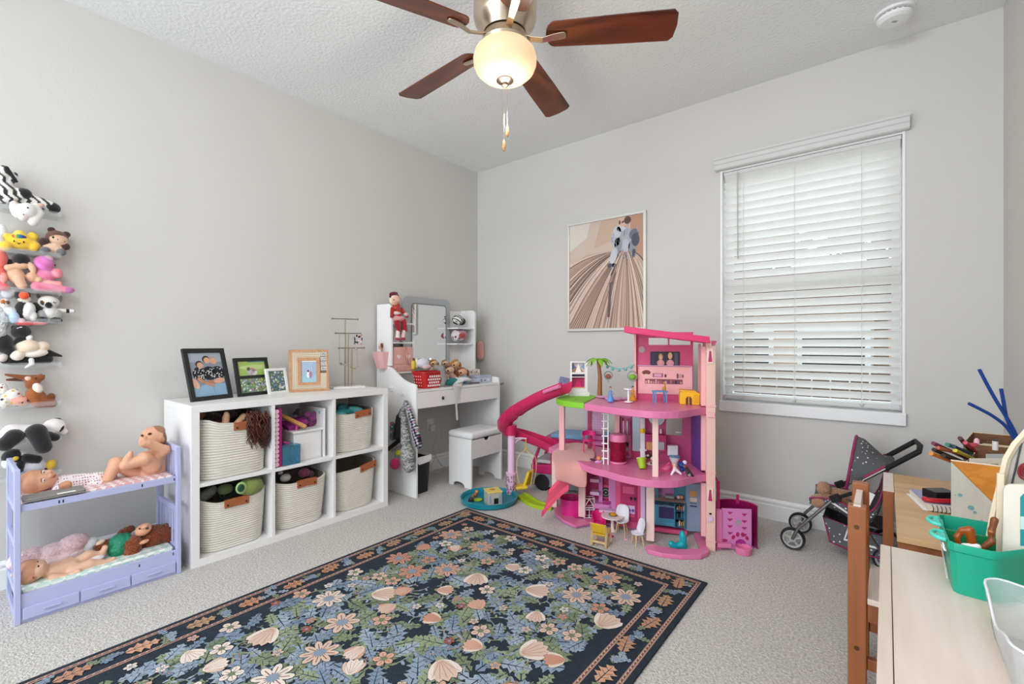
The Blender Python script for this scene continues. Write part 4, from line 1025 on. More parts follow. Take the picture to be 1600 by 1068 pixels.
def fam(p, w_, h_):
    x0, x1, z0, z1 = 0.022, w_ - 0.022, 0.022, h_ - 0.022
    W, H = x1 - x0, z1 - z0
    X = lambda u: x0 + W * u
    Z = lambda v: z0 + H * v
    p.rect(x0, z0, x1, z1, '#8d96a3', 1)
    p.rect(x0, Z(0.78), x1, z1, '#a7b0bb', 2)
    p.poly([(x0, z0), (x1, z0), (x1, Z(0.27)), (X(0.55), Z(0.30)), (x0, Z(0.2))], '#8fb0cb', 2)
    p.line([(X(0.62), Z(0.0)), (X(0.6), Z(0.26))], 0.002, '#5f7f9c', 3)
    for cx, col in ((0.27, '#20242c'), (0.55, '#1d2027'), (0.8, '#22252c')):
        p.ell(X(cx), Z(0.52), W * 0.21, H * 0.16, col, 4)
    rg = random.Random(3)
    for k in range(60):
        p.ell(X(rg.uniform(0.1, 0.94)), Z(rg.uniform(0.40, 0.64)), W * 0.018, H * 0.012, '#e9e9ec', 6, rg.uniform(0, 90), 6)
    for cx, cz, hc in ((0.30, 0.73, '#4a3527'), (0.52, 0.84, '#3b2b22'), (0.72, 0.82, '#c0a183')):
        p.ell(X(cx), Z(cz), W * 0.115, H * 0.085, hc, 5); p.ell(X(cx + 0.02), Z(cz - 0.025), W * 0.095, H * 0.072, '#dca98d', 6)
    p.line([(X(0.2), Z(0.42)), (X(0.35), Z(0.32)), (X(0.62), Z(0.22))], W * 0.10, '#c98f6c', 7, 0.6)
    p.line([(X(0.5), Z(0.33)), (X(0.66), Z(0.30))], W * 0.1, '#bb7f5c', 7, 0.8)
    p.ell(X(0.80), Z(0.34), W * 0.17, H * 0.065, '#d9a98c', 8, 8); p.ell(X(0.09), Z(0.30), W * 0.09, H * 0.13, '#e0b497', 8, 25)
stand_frame('photo_frame', 'large black frame with a family photo at the left of the cube shelf', (300.3, 628), (365, 620.6), 0.287, R(16), (0.024, 0.024, 0.024, 0.024), BLKF, prints=fam)
def two(p, w_, h_):
    a = 0.017
    for z0, z1, g1 in ((0.117, h_ - a, '#a9c56a'), (a, 0.104, '#7e9a6c')):
        p.rect(a, z0, w_ - a, z1, g1, 1)
    p.ell(w_ * 0.62, 0.168, w_ * 0.5, 0.014, '#c6d98e', 2); p.rect(w_ * 0.4, h_ - a - 0.010, w_ - a, h_ - a, '#5f8a9c', 3)
    for x, z, r, cc in ((0.46, 0.141, 0.024, '#c9b6c4'), (0.55, 0.137, 0.020, '#e6dde2'), (0.40, 0.158, 0.012, '#7a5a52'), (0.52, 0.156, 0.012, '#d9a990'), (0.60, 0.152, 0.010, '#d9a990')): p.ell(w_ * x, z, r, r * 0.9, cc, 4)
    rg = random.Random(8)
    for k in range(70):
        p.ell(rg.uniform(a + 0.008, w_ - a - 0.008), rg.uniform(a + 0.008, 0.096), rg.uniform(0.003, 0.009), rg.uniform(0.003, 0.008), rg.choice(['#6d76b8', '#c9cbe6', '#e6d9c9', '#3f6b3f', '#d8d35a', '#a990b0', '#2f3a52', '#eceaf0']), 3 + k % 5, rg.uniform(0, 90), 7)
stand_frame('double_frame', 'black double photo frame second from the left on the cube shelf', (374, 620), (426, 614.2), 0.224, R(12), (0.02, 0.02, 0.02, 0.02), BLKF, bars=((0.103, 0.119),), easel=BLKF, prints=two)
def mess(seed, pal, a):
    def f(p, w_, h_):
        rg = random.Random(seed); p.rect(a, a, w_ - a, h_ - a, pal[0], 1)
        for k in range(64):
            p.ell(rg.uniform(a + 0.008, w_ - a - 0.008), rg.uniform(a + 0.01, h_ - a - 0.01), rg.uniform(0.003, 0.010), rg.uniform(0.003, 0.008), rg.choice(pal), 2 + k % 6, rg.uniform(0, 90), 7)
    return f
stand_frame('small_photo_frame', 'small white photo frame between the black double frame and the cane frame', (421, 616), (452.5, 612.6), 0.156, R(13), (0.016, 0.016, 0.016, 0.016), WHF, easel=WHF, prints=mess(5, ['#5f7a6a', '#8fb06a', '#b9b0c6', '#c9d6e6', '#3f5f7a', '#6f8fa9', '#e0c9c0', '#d6e0ea'], 0.014))
def cane(p, w_, h_):
    x0, x1, z0, z1 = w_ * 0.30, w_ * 0.68, h_ * 0.22, h_ * 0.74
    p.rect(x0, z0, x1, z1, '#9db4cc', 1); p.rect(x0, z0, x1, z0 + 0.045, '#9ec3d4', 2); p.rect(x0, z1 - 0.008, x1, z1, '#e6e4e2', 3)
    for k in range(6): p.line([(x0 + 0.012 * k, z0 + 0.05), (x0 + 0.012 * k, z1 - 0.01)], 0.003, '#b9c3d9', 2)
    p.ell((x0 + x1) / 2 - 0.005, z0 + 0.05, 0.008, 0.022, '#e9e6ea', 4); p.ell((x0 + x1) / 2 + 0.010, z0 + 0.048, 0.009, 0.024, '#a9788c', 5); p.ell((x0 + x1) / 2 - 0.004, z0 + 0.072, 0.006, 0.007, '#6a4a3f', 6)
fo, wd_ = stand_frame('cane_frame', 'pale wooden frame with woven cane border beside the jewellery stand', (452, 612.8), (515, 609.8), 0.268, R(11), (0.016, 0.016, 0.016, 0.016), RAT, prints=cane)
M = Matrix.Rotation(-R(11), 4, 'X'); h_ = 0.268
xa_, xb_, za_, zb_ = wd_ * 0.30 - 0.022, wd_ * 0.68 + 0.022, h_ * 0.22 - 0.02, h_ * 0.74 + 0.02
B(M).box((xa_, 0.001, za_), (xb_, 0.009, za_ + 0.02)).box((xa_, 0.001, zb_ - 0.02), (xb_, 0.009, zb_)).box((xa_, 0.001, za_ + 0.02), (xa_ + 0.022, 0.009, zb_ - 0.02)).box((xb_ - 0.022, 0.001, za_ + 0.02), (xb_, 0.009, zb_ - 0.02)).obj('inner_border', RAT, fo, bevel=0.0015)
cb_ = B(M)
def lattice(x0, x1, z0, z1):
    nx_, nz_ = max(2, int((x1 - x0) / 0.009)), max(2, int((z1 - z0) / 0.009))
    for i in range(nx_ + 1): x = x0 + (x1 - x0) * i / nx_; cb_.box((x - 0.0022, 0.003, z0), (x + 0.0022, 0.0055, z1))
    for j in range(nz_ + 1): z = z0 + (z1 - z0) * j / nz_; cb_.box((x0, 0.0025, z - 0.0022), (x1, 0.005, z + 0.0022))
lattice(0.016, xa_, 0.016, h_ - 0.016); lattice(xb_, wd_ - 0.016, 0.016, h_ * 0.42); lattice(xa_, xb_, 0.016, za_); lattice(xa_, xb_, zb_, h_ - 0.016)
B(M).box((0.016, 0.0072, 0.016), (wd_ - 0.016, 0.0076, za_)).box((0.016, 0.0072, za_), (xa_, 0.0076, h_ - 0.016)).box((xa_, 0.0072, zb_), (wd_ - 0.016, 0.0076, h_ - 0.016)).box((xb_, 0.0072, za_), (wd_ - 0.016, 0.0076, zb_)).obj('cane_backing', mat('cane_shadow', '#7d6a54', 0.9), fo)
co_ = cb_.obj('cane_weave', CANE, fo); co_['kind'] = 'stuff'
TXT = mat('letter_print', '#4a4a46', 0.6); TILE = mat('letter_tile', '#dcd8cf', 0.6)
for k in range(4):
    zc = h_ - 0.030 - 0.031 * k; xc = wd_ - 0.030
    lt = B(M).box((xc - 0.019, -0.004, zc - 0.013), (xc + 0.019, 0.002, zc + 0.013)).obj('letter_tile', TILE, fo, bevel=0.001)
    pr_ = Print(M @ Vector((xc, -0.0042, zc)), (1, 0, 0), M.to_3x3() @ Vector((0, 0, 1)), M.to_3x3() @ Vector((0, -1, 0)), 0.0003)
    fr_ = [(-0.015, -0.009, 0.015, -0.007), (-0.015, 0.007, 0.015, 0.009), (-0.015, -0.009, -0.013, 0.009), (0.013, -0.009, 0.015, 0.009)]
    for q in fr_: pr_.rect(*q, '#55544f')
    for q in ([(-0.009, -0.005, -0.007, 0.006), (-0.004, -0.002, 0.004, 0.004), (0.006, -0.005, 0.009, 0.002)], [(-0.010, -0.004, -0.003, -0.001), (-0.002, -0.004, 0.0, 0.006), (0.003, 0.0, 0.010, 0.004)], [(-0.009, 0.001, -0.001, 0.004), (0.002, -0.005, 0.005, 0.005)], [(-0.009, -0.005, -0.006, 0.005), (-0.003, -0.005, 0.0, 0.003), (0.003, -0.004, 0.010, -0.001)])[k]: pr_.rect(*q, '#4a4a46', 2)
    pr_.obj('tile_print', lt)
# jewellery stand
MAR = mat('white_marble', '#ecebe8', 0.25, var=(18, 0.25, '#b9b6b2')); BRS = mat('antique_brass', '#9a8f7c', 0.3, metal=1.0)
jp = atz(543, 606, CH); js = thing('jewellery_stand', 'antique brass jewellery stand with three crossbars on a marble base', 'jewellery stand', (jp[0], jp[1], CH), R(75))
B().box((-0.105, -0.05, 0.0005), (0.105, 0.05, 0.014)).obj('marble_base', MAR, js, bevel=0.002)
for k, (x, y, zt, hw) in enumerate(((-0.010, 0.020, 0.470, 0.086), (0.004, 0.0, 0.372, 0.084), (0.022, -0.02, 0.272, 0.086))):
    s_ = B().cyl((x, y, 0.014), (x, y, zt), 0.0042, seg=10).obj('upright', BRS, js, smooth=40)
    B().cyl((x - hw, y, zt), (x + hw, y, zt), 0.0034, seg=10).ball((x - hw, y, zt), 0.0062, 10, 6).ball((x + hw, y, zt), 0.0062, 10, 6).obj('crossbar', BRS, s_, smooth=50)
JW = js.matrix_basis.copy(); jw = Matrix.Translation(js.location) @ Matrix.Rotation(R(75), 4, 'Z')
def neck(lab, x, y, z, drop, w_, col, seed):
    pts = [(x - w_ / 2 + 0.0 * k, y - 0.004, z - drop * k / 5) for k in range(5)] + [(x - w_ / 2 + w_ * k / 6, y - 0.007, z - drop - 0.012 * math.sin(math.pi * k / 6)) for k in range(7)] + [(x + w_ / 2, y - 0.004, z - drop * (4 - k) / 5) for k in range(5)]
    o = B(jw).tube(pts, 0.0012, 5).obj('necklace', mat(col, {'silver_chain': '#b9b4aa', 'gold_chain': '#b89a5c', 'bead_chain': '#7c766c'}[col], 0.3, metal=0.9), smooth=True)
    tag(o, lab, 'necklace', 'necklaces on the jewellery stand')
    rg = random.Random(seed); pb = B(jw)
    for k in range(5): pb.ball((x + rg.uniform(-w_ / 2, w_ / 2), y - 0.010, z - drop - 0.008 + rg.uniform(-0.012, 0.006)), rg.uniform(0.003, 0.006), 8, 5)
    pb.obj('pendant', MATS[col], o, smooth=True)
neck('silver necklace with a cluster of charms hung from the lowest brass crossbar', -0.004, -0.029, 0.272, 0.105, 0.055, 'silver_chain', 1)
neck('gold necklace of small discs hung beside the brass uprights', 0.030, -0.029, 0.272, 0.125, 0.050, 'gold_chain', 2)
neck('long beaded necklace hung at the left of the brass uprights', -0.036, -0.009, 0.372, 0.20, 0.04, 'bead_chain', 3)
rg = random.Random(5)
er = thing('earring_cluster', 'cluster of black, white and coral earrings on the middle brass crossbar', 'earrings', tuple(jw @ Vector((0.066, -0.008, 0.352))))
EB = [mat('black_bead', '#17171a', 0.3), mat('coral_bead', '#d9705c', 0.4), mat('pearl_bead', '#e6e2dc', 0.25)]
for k in range(16):
    x, z = rg.uniform(-0.035, 0.03), rg.uniform(-0.055, 0.015)
    B().ball((rg.uniform(0.0, 0.012), x, z), (0.005, rg.uniform(0.003, 0.009), rg.uniform(0.004, 0.010)), 8, 5).obj('earring', EB[0] if x < -0.012 else EB[1] if x > 0.012 and k % 2 else EB[rg.choice((0, 2))], er, smooth=True)
tag(B(jw).ball((0.05, -0.026, 0.266), (0.007, 0.005, 0.009), 8, 6).obj('silver_ring', MATS['silver_chain'], smooth=True), 'silver ring hung on the lowest brass crossbar', 'ring')
# ------------------------------------------------------------------ dressing table
VY0, VY1, VX = -1.150, -0.239, 0.486
TT = 0.016
van = thing('dressing_table', 'white dressing table with a mirror, open hutch shelves and two drawers in the corner', 'dressing table', (0.02, VY0, 0))
vo = Vector((0.02, VY0, 0))
def vb(a, b_): return tuple(Vector(a) - vo), tuple(Vector(b_) - vo)
def vpoly(p, y0, y1): return B(Matrix.Translation(-vo)).prism(p, y0, y1, 'y')
lowp = [(0.022, 0.002), (VX, 0.002)] + [(VX, 0.770), (VX - 0.006, 0.795), (VX - 0.022, 0.806)]
curve = spline([(VX - 0.022, 0.806), (0.40, 0.815), (0.33, 0.838), (0.25, 0.885), (0.19, 0.918), (0.13, 0.925)], 5)
side = lowp + [(p[0], p[1]) for p in curve[1:]] + [(0.022, 0.925)]
vpoly(side, VY0, VY0 + TT).obj('side_panel', LAM, van, bevel=0.001)
right = lowp + [(0.30, 0.815), (0.022, 0.815)]
vpoly(right, VY1 - TT, VY1).obj('side_panel', LAM, van, bevel=0.001)
DZ = 0.762
B().box(*vb((0.022, VY0 + TT, DZ - 0.016), (VX - 0.002, VY1 - TT, DZ))).obj('desk_top', LAM, van, bevel=0.001)
B().box(*vb((0.10, VY0 + TT, 0.632), (VX - 0.03, VY1 - TT, 0.640))).obj('drawer_base', LAM, van)
ym = VY0 + (VY1 - VY0) * 0.485
DRK = mat('black_knob', '#1d1d1f', 0.35)
for ya, yb, kn in ((VY0 + TT + 0.002, ym - 0.0015, True), (ym + 0.0015, VY1 - TT - 0.002, False)):
    d_ = B().box(*vb((VX - 0.018, ya, 0.630), (VX, yb, DZ - 0.018))).obj('drawer', LAM, van, bevel=0.001)
    if kn:
        c_ = Vector((VX, (ya + yb) / 2 + 0.02, 0.688)) - vo
        B().ball((c_.x + 0.008, c_.y, c_.z), (0.010, 0.009, 0.013), 10, 8).cyl((c_.x - 0.0, c_.y, c_.z), (c_.x + 0.006, c_.y, c_.z), 0.004).obj('drawer_knob', DRK, d_, smooth=50)
# hutch: two open side towers
TZ = 1.390
def towerp(zb_): return [(0.025, zb_), (0.20, zb_), (0.205, TZ - 0.035), (0.195, TZ - 0.012), (0.17, TZ), (0.025, TZ)]
vpoly(towerp(0.926), VY0, VY0 + TT).obj('tower_side', LAM, van, bevel=0.001)
vpoly(towerp(0.816), VY1 - TT, VY1).obj('tower_side', LAM, van, bevel=0.001)
B().box(*vb((0.022, VY0 + TT, DZ), (0.030, VY1 - TT, 1.385))).obj('back_panel', LAM, van)
for z, ya, yb in ((1.250, VY0 + TT, -0.925), (1.105, VY0 + TT, -0.925), (0.878, VY0 + TT, -0.90), (1.232, -0.455, VY1 - TT), (1.095, -0.465, VY1 - TT)):
    B().box(*vb((0.031, ya, z - 0.012), (0.195, yb, z))).obj('hutch_shelf', LAM, van, bevel=0.001)
B().box(*vb((0.031, -0.535, DZ), (0.05, -0.523, 1.385))).obj('tower_stile', LAM, van)
# mirror with a frosted lit border
MIR = mat('mirror_glass', '#e9ecec', 0.02, metal=1.0); FRO = mat('frosted_mirror_band', '#b4bbbb', 0.35, metal=0.5)
def mpoly(y0, y1, z0, z1, r): return [(p[0], p[1]) for p in rrect(y1 - y0, z1 - z0, r, 6, ((y0 + y1) / 2, (z0 + z1) / 2))]
Mv = Matrix.Translation(-vo)
mi = B(Mv).prism(mpoly(-0.935, -0.425, 0.865, 1.475, 0.05), 0.055, 0.066, 'x').obj('mirror_frame', FRO, van)
B(Mv).prism(mpoly(-0.855, -0.470, 0.895, 1.425, 0.03), 0.0665, 0.069, 'x').obj('mirror_edge', mat('mirror_edge_grey', '#858b8c', 0.3, metal=0.6), mi)
B(Mv).prism(mpoly(-0.845, -0.480, 0.905, 1.415, 0.024), 0.0692, 0.0705, 'x').obj('mirror_glass', MIR, mi)
B(Mv).prism(mpoly(-0.660, -0.648, 0.955, 0.972, 0.004), 0.0706, 0.0712, 'x').obj('touch_button', mat('touch_light', '#ffffff', 0.3, emit=1.0), mi)
# ------------------------------------------------------------------ things on the dressing table
Q = Pose('x', 0.115); e, c = Q.e, Q.c
soft('carnival_doll', 'red and white costume doll with a plum hat on the dressing table hutch', 'doll', [
    e(617, 468, 6.5, 7.5, '#e3bba0', 0, 0.08), e(616, 474, 4, 3, '#d9a98f', 0, 0.10), c(619, 478, 620, 494, 6, 7, '#b5332c', 0.08), c(613, 482, 612, 494, 3, 2.6, '#a8281f', 0.09, 0.10), c(627, 483, 636, 494, 3.2, 2.6, '#c0392f', 0.08, 0.09), e(622, 497, 9, 5, '#e6a49f', 0, 0.09),
    c(620, 501, 623, 516, 4.6, 3.6, '#9c1428', 0.09, 0.10), c(630, 501, 633, 515, 4.6, 3.6, '#a5182c', 0.09, 0.10), c(622, 518, 621, 530, 3, 3.4, '#ecd7d4', 0.10), c(631, 518, 629, 529, 3, 3.4, '#e6c9c6', 0.10)], PL, k=0.003, h=0.003, parts=[
    ('hat', [e(615, 459, 6.5, 3.5, '#6d1730', 10, 0.08), e(619, 462, 4, 3, '#8a2440', 0, 0.085), e(611, 463, 2.6, 2.4, '#551226', 0, 0.08)], PL), ('hair', [e(612, 468, 3, 6, '#efe3cf', 0, 0.075), e(622, 470, 2.6, 5, '#efe3cf', 0, 0.08), e(617, 464, 6, 3, '#f0e6d6', 0, 0.088)], PL),
    ('ruff', [e(619, 481, 7, 3, '#d7503c', 0, 0.09), e(620, 489, 6, 3, '#f0d9d2', 0, 0.10), e(634, 491, 3, 3, '#e9c8c0', 0, 0.095)], PL), ('eye', [e(615.5, 468, .9, .9, BK, 0, 0.115)]), ('eye', [e(620, 468.5, .9, .9, BK, 0, 0.113)]), ('shoe', [e(621, 529.5, 3.6, 2.6, '#b03348', 0, 0.108), e(630, 529, 3.6, 2.6, '#b03348', 0, 0.108)], PL)])
PKB = mat('pink_jewel_box', '#e3aaa3', 0.4); PKL = mat('pink_box_line', '#c4807a', 0.4); GLD = mat('gold_charm', '#b8954a', 0.35, metal=0.8)
t = thing('jewellery_box', 'pink jewellery box with heart doors on the lower left hutch shelf', 'jewellery box', (0.115, -1.025, 0.8785))
B().box((-0.07, -0.095, 0), (0.07, 0.095, 0.188)).obj('box_body', PKB, t, bevel=0.003)
for s in (-1, 1):
    d_ = B().box((0.0702, s * 0.047 - 0.0445, 0.058), (0.0745, s * 0.047 + 0.0445, 0.182)).obj('door', PKB, t, bevel=0.0015)
    hp = [(0.018 * math.sin(u) ** 3 * 1.1, 0.0155 * (13 * math.cos(u) - 5 * math.cos(2 * u) - 2 * math.cos(3 * u) - math.cos(4 * u)) / 13) for u in [2 * math.pi * k / 20 for k in range(20)]]
    B().prism([(s * 0.047 + p[0], 0.115 + p[1]) for p in hp], 0.0746, 0.077, 'x').obj('heart', mat('pale_heart', '#f1d5cf', 0.4), d_)
for s in (-1, 0, 1):
    d_ = B().box((0.0702, s * 0.0625 - 0.0295, 0.008), (0.0745, s * 0.0625 + 0.0295, 0.052)).obj('drawer', PKB, t, bevel=0.0015)
    B().ball((0.077, s * 0.0625, 0.03), 0.0035, 8, 6).obj('drawer_knob', GLD, d_, smooth=True)
tag(B().tube([(0.0 + p[0], p[1], p[2]) for p in ((0.200, -1.01, 1.066), (0.202, -0.995, 1.02), (0.204, -1.0, 0.97), (0.203, -0.985, 0.925), (0.204, -1.012, 0.955), (0.203, -1.03, 1.02), (0.200, -1.01, 1.066))], 0.0018, 5).obj('hanging_chain', GLD, smooth=True), 'thin gold chain hung in front of the pink jewellery box', 'necklace')
# pink cup on the hutch side with two brushes
cp = thing('brush_cup', 'pink tapered cup hooked on the left side of the dressing table hutch', 'cup', (0.115, VY0 - 0.001, 0.905))
PKC = mat('dusty_pink_plastic', '#e9b3b3', 0.4); CUPI = mat('cup_inside', '#b97f80', 0.6)
def cupring(z, a, d, b2=0.0): return [(-a, -b2, z), (a, -b2, z), (a * 1.0, -d * 0.6, z), (a * 0.55, -d, z), (-a * 0.55, -d, z), (-a, -d * 0.6, z)]
b = B(); b.loft([cupring(0, 0.038, 0.05), cupring(0.125, 0.058, 0.085), [(p[0] * 0.93, p[1] * 0.93 - 0.002, 0.125) for p in cupring(0.125, 0.058, 0.085)], [(p[0] * 0.93, p[1] * 0.9 - 0.002, 0.03) for p in cupring(0.03, 0.042, 0.058)]])
b.obj('cup_wall', PKC, cp, bevel=0.001)
BRH = mat('brush_bristle', '#8a5444', 0.95, bump=(300, 0.8, 0.003)); FER = mat('brush_ferrule', '#c9a58f', 0.3, metal=0.9); BHD = mat('pale_brush_handle', '#e8d5cc', 0.4)
for k, (dx, dy, tx, r_, lab) in enumerate(((-0.01, -0.04, 0.25, 0.016, 'fluffy powder brush standing in the pink cup'), (0.018, -0.035, -0.05, 0.009, 'small pale makeup brush standing in the pink cup'))):
    br = thing('makeup_brush', lab, 'brush', (0.115 + dx, VY0 + dy, 0.94), 0)
    M = Matrix.Rotation(-tx, 4, 'X') @ Matrix.Rotation(-0.1, 4, 'Y')
    hl_ = 0.10 if k == 0 else 0.11
    B(M).cyl((0, 0, 0), (0, 0, hl_), 0.004, 0.006).obj('brush_handle', BHD, br, smooth=40)
    B(M).cyl((0, 0, hl_), (0, 0, hl_ + 0.025), 0.007, 0.009).obj('ferrule', FER, br, smooth=40)
    B(M).lathe([(0.008, hl_ + 0.025), (r_, hl_ + 0.042), (r_ * 0.95, hl_ + 0.052), (r_ * 0.4, hl_ + 0.060)], seg=12).obj('bristles', BRH if k == 0 else BHD, br, smooth=True)
# red basket with white circles
rp_ = atz(668, 603, DZ); RED = mat('red_basket_plastic', '#b81f1d', 0.4)
rb = thing('red_basket', 'red plastic basket with white dots on the dressing table', 'basket', (0.375, atx(667, 600, 0.43)[1] + 0.055, DZ + 0.0005))
def rring(z, w_, d_, i=0.0): return lift(rrect(d_ - i, w_ - i, 0.04, 6), z)
B().loft([rring(0, 0.165, 0.135), rring(0.108, 0.20, 0.155), rring(0.112, 0.212, 0.165), rring(0.124, 0.212, 0.165), rring(0.124, 0.196, 0.149), rring(0.006, 0.158, 0.128)]).obj('basket_wall', RED, rb, smooth=40)
WHD = mat('white_dot', '#ece7e4', 0.5)
dt_ = B()
for r_ in range(4):
    z = 0.020 + r_ * 0.0225; hw = 0.0825 + 0.0175 * z / 0.108; hd = 0.0675 + 0.010 * z / 0.108
    for k in range(6):
        y = -0.052 + k * 0.021 + (0.0105 if r_ % 2 else 0)
        if abs(y) < hw - 0.028: dt_.prism(circ(0.0085, 10, (y, z)), hd + 0.0002, hd + 0.0012, 'x')
    for k in range(4):
        x = -0.04 + k * 0.024
        dt_.prism(circ(0.004, 8, (x, z)), -hw - 0.0012, -hw - 0.0002, 'y')
dt_.obj('dot', WHD, rb)['kind'] = 'stuff'
Q = Pose('x', 0.36); e, c = Q.e, Q.c
GRS = mat('grey_knit', '#8f8c89', 0.95, bump=(260, 0.8, 0.003))
o = soft('grey_sock', 'grey knitted sock hanging over the red basket rim', 'sock', [c(682, 574, 690, 576, 4.5, 5.5, '#8f8c89', 0.05, 0.085), c(690, 577, 694, 591, 5.2, 5, '#8f8c89', 0.088, 0.09), c(694, 591, 692, 600, 4.6, 3, '#8f8c89', 0.09, 0.09)], GRS)
soft('white_shower_puff', 'pale lilac and white soft ball in the red basket', 'ball', [e(661, 567, 8, 8, '#d5d0da', 0, 0.0), e(667, 573, 6, 4, '#d9b8b8', 0, 0.03)])
soft('yellow_bottle', 'small yellow and cream bottle behind the red basket', 'bottle', [c(646, 574, 646, 566, 4, 3.4, '#d8b93f', -0.12), c(650, 572, 651, 562, 4, 3, '#e4dfb8', -0.12), c(646, 563, 646, 560, 1.6, 1.6, '#5a4a2c', -0.12)], PLA, h=0.003)
def doll_small(nm, lab, px, py, hair, skin, cloth, s=1.0, off=0.0, ang=0):
    return soft(nm, lab, 'doll', [e(px, py, 6.5 * s, 6 * s, skin, ang, off), c(px + 2, py + 6 * s, px + 6, py + 14 * s, 5 * s, 5 * s, cloth, off), c(px - 2, py + 9 * s, px - 6, py + 15 * s, 2.2 * s, 2 * s, skin, off + 0.01), c(px + 8, py + 9 * s, px + 12, py + 13 * s, 2.2 * s, 2 * s, skin, off + 0.012)], VIN,
        parts=[('hair', [e(px - 1, py - 4.2 * s, 7 * s, 3.6 * s, hair, ang, off - 0.004), e(px + 7 * s, py + 2, 2.6 * s, 6 * s, hair, 0, off - 0.010), e(px - 7 * s, py + 2, 2.4 * s, 5.5 * s, hair, 0, off - 0.010)], FUR), ('eye', [e(px - 2 * s, py + 1, 1.2, 1.3, BK, 0, off + 0.022 * s)]), ('eye', [e(px + 2.4 * s, py + 1, 1.1, 1.2, BK, 0, off + 0.024 * s)])], k=0.003, h=0.0032, group='small dolls on the dressing table')
doll_small('small_doll', 'small doll with auburn hair and a pale dress right of the grey sock', 702, 578, '#6a3a2a', '#dcb396', '#c9a79f', 1.0, 0.0)
doll_small('small_doll', 'small doll with golden brown hair topmost in the heap of dolls', 711, 569, '#b8813f', '#dcae88', '#d9c2b4', 0.95, -0.06, 20)
doll_small('small_doll', 'small doll in light blue with chestnut hair nearest the floral boxes', 722, 581, '#8f5428', '#d9a582', '#8fb0cc', 1.05, 0.01, -10)
doll_small('small_doll', 'small doll with tan hair leaning against the mirror above the red basket', 678, 567, '#a8703f', '#d8b08c', '#c9b08c', 0.8, -0.16, 0)
doll_small('small_doll', 'small doll with honey hair sitting before the mirror, right of the red basket', 696, 567, '#b98a55', '#e0bd9c', '#c9b7a0', 0.7, -0.17, 0)
soft('teal_cloth', 'teal doll dress lying under the heap of small dolls', 'cloth', [e(702, 597, 7, 5, '#1f7f7c', 0, 0.06), e(708, 594, 6, 4, '#2a8f8a', 0, 0.05)], TEA)
def ditsy(p, w_, h_, seed=1):
    rg = random.Random(seed)
    for k in range(34):
        x, z = rg.uniform(0.008, w_ - 0.008), rg.uniform(0.008, h_ - 0.008)
        p.ell(x, z, 0.0055, 0.0045, rg.choice(['#d98f7f', '#c9785f', '#d9ae6f', '#8fa37f', '#c9a0a0']), 1 + k % 3, rg.uniform(0, 90), 6)
FLB = mat('cream_card', '#efe7da', 0.6)
for k, (y0_, lab) in enumerate(((-0.432, 'cream floral box beside the heap of dolls'), (-0.338, 'cream floral box nearest the right end of the dressing table'))):
    t = thing('floral_box', lab, 'box', (0.235, y0_, DZ + 0.0005), group='cream floral boxes on the dressing table')
    B().box((-0.04, 0, 0), (0.03, 0.085, 0.105)).obj('box_body', FLB, t, bevel=0.002)
    p = Print((0.0302, 0, 0), (0, 1, 0), (0, 0, 1), (1, 0, 0)); ditsy(p, 0.085, 0.105, k); p.obj('floral_print', t)
LBL = mat('pale_blue_tin', '#c3cad9', 0.4)
t = thing('blue_tin', 'pale blue lidded tin in front of the cream floral boxes', 'tin', (0.365, -0.345, DZ + 0.0005))
B().box((-0.05, -0.095, 0), (0.05, 0.072, 0.045)).obj('tin_body', LBL, t, bevel=0.003)
B().box((-0.053, -0.098, 0.0452), (0.053, 0.075, 0.062)).obj('tin_lid', mat('pale_blue_lid', '#b3bccd', 0.4), t, bevel=0.003)
p = Print((0.0502, -0.095, 0), (0, 1, 0), (0, 0, 1), (1, 0, 0)); p.ell(0.045, 0.022, 0.012, 0.012, '#5d6a8a', 1).ell(0.09, 0.02, 0.015, 0.008, '#8b97b5', 1).ell(0.13, 0.024, 0.012, 0.01, '#e8e6ea', 1).ell(0.045, 0.022, 0.006, 0.006, '#e3c6a0', 2); p.obj('tin_print', t)
# right hutch shelf things
ZB = mat('zebra_pouch', vcol=True, rough=0.6)
Q = Pose('x', 0.13); e, c = Q.e, Q.c
soft('zebra_pouch', 'black and white striped pouch on the upper right hutch shelf', 'pouch', [e(715, 499, 6, 8, '#e9e7e3'), e(721, 502, 4.5, 6, '#2a2a2c')], ZB, tint=stripes(0.9, 0.022))
soft('floral_bag', 'round plum and white floral purse on the lower right hutch shelf', 'purse', [e(713, 524, 5.5, 9, '#e6dde2', 0, -0.01), e(721, 524, 6, 8.5, '#b98f9f', 0, 0.02), e(716, 517, 4, 4, '#9b6f8f', 0, 0.0)], tint=spots(['#7a3f63', '#8a5a86', '#c9604f', '#e9dfe4'], 0.024, 0.42), parts=[('flower', [e(722, 524, 3.6, 4.5, '#a4473d', 0, 0.055)], PL), ('trim_band', [e(721, 524, 6.8, 9.2, '#2a3a52', 0, 0.008, 0.012)], PL)])
soft('pink_bag', 'pale pink fabric pouch hanging behind the right end of the dressing table', 'pouch', [c(750, 538, 751, 556, 6, 6.5, '#e0a79d', -0.06)], PL, parts=[('strap', [c(755, 552, 760, 570, .6, .6, '#8f7f78', -0.06)], PL)])
hk = aty(785, 601, VY1 + 0.02)
tag(B().tube([(0.47, VY1 + 0.002, 0.742), (0.475, VY1 + 0.03, 0.748), (0.478, VY1 + 0.058, 0.752), (0.478, VY1 + 0.060, 0.744), (0.475, VY1 + 0.03, 0.738), (0.47, VY1 + 0.002, 0.734)], 0.0028, 6).obj('wire_hook', DRK, smooth=True), 'black wire loop hook on the right side of the dressing table', 'hook')
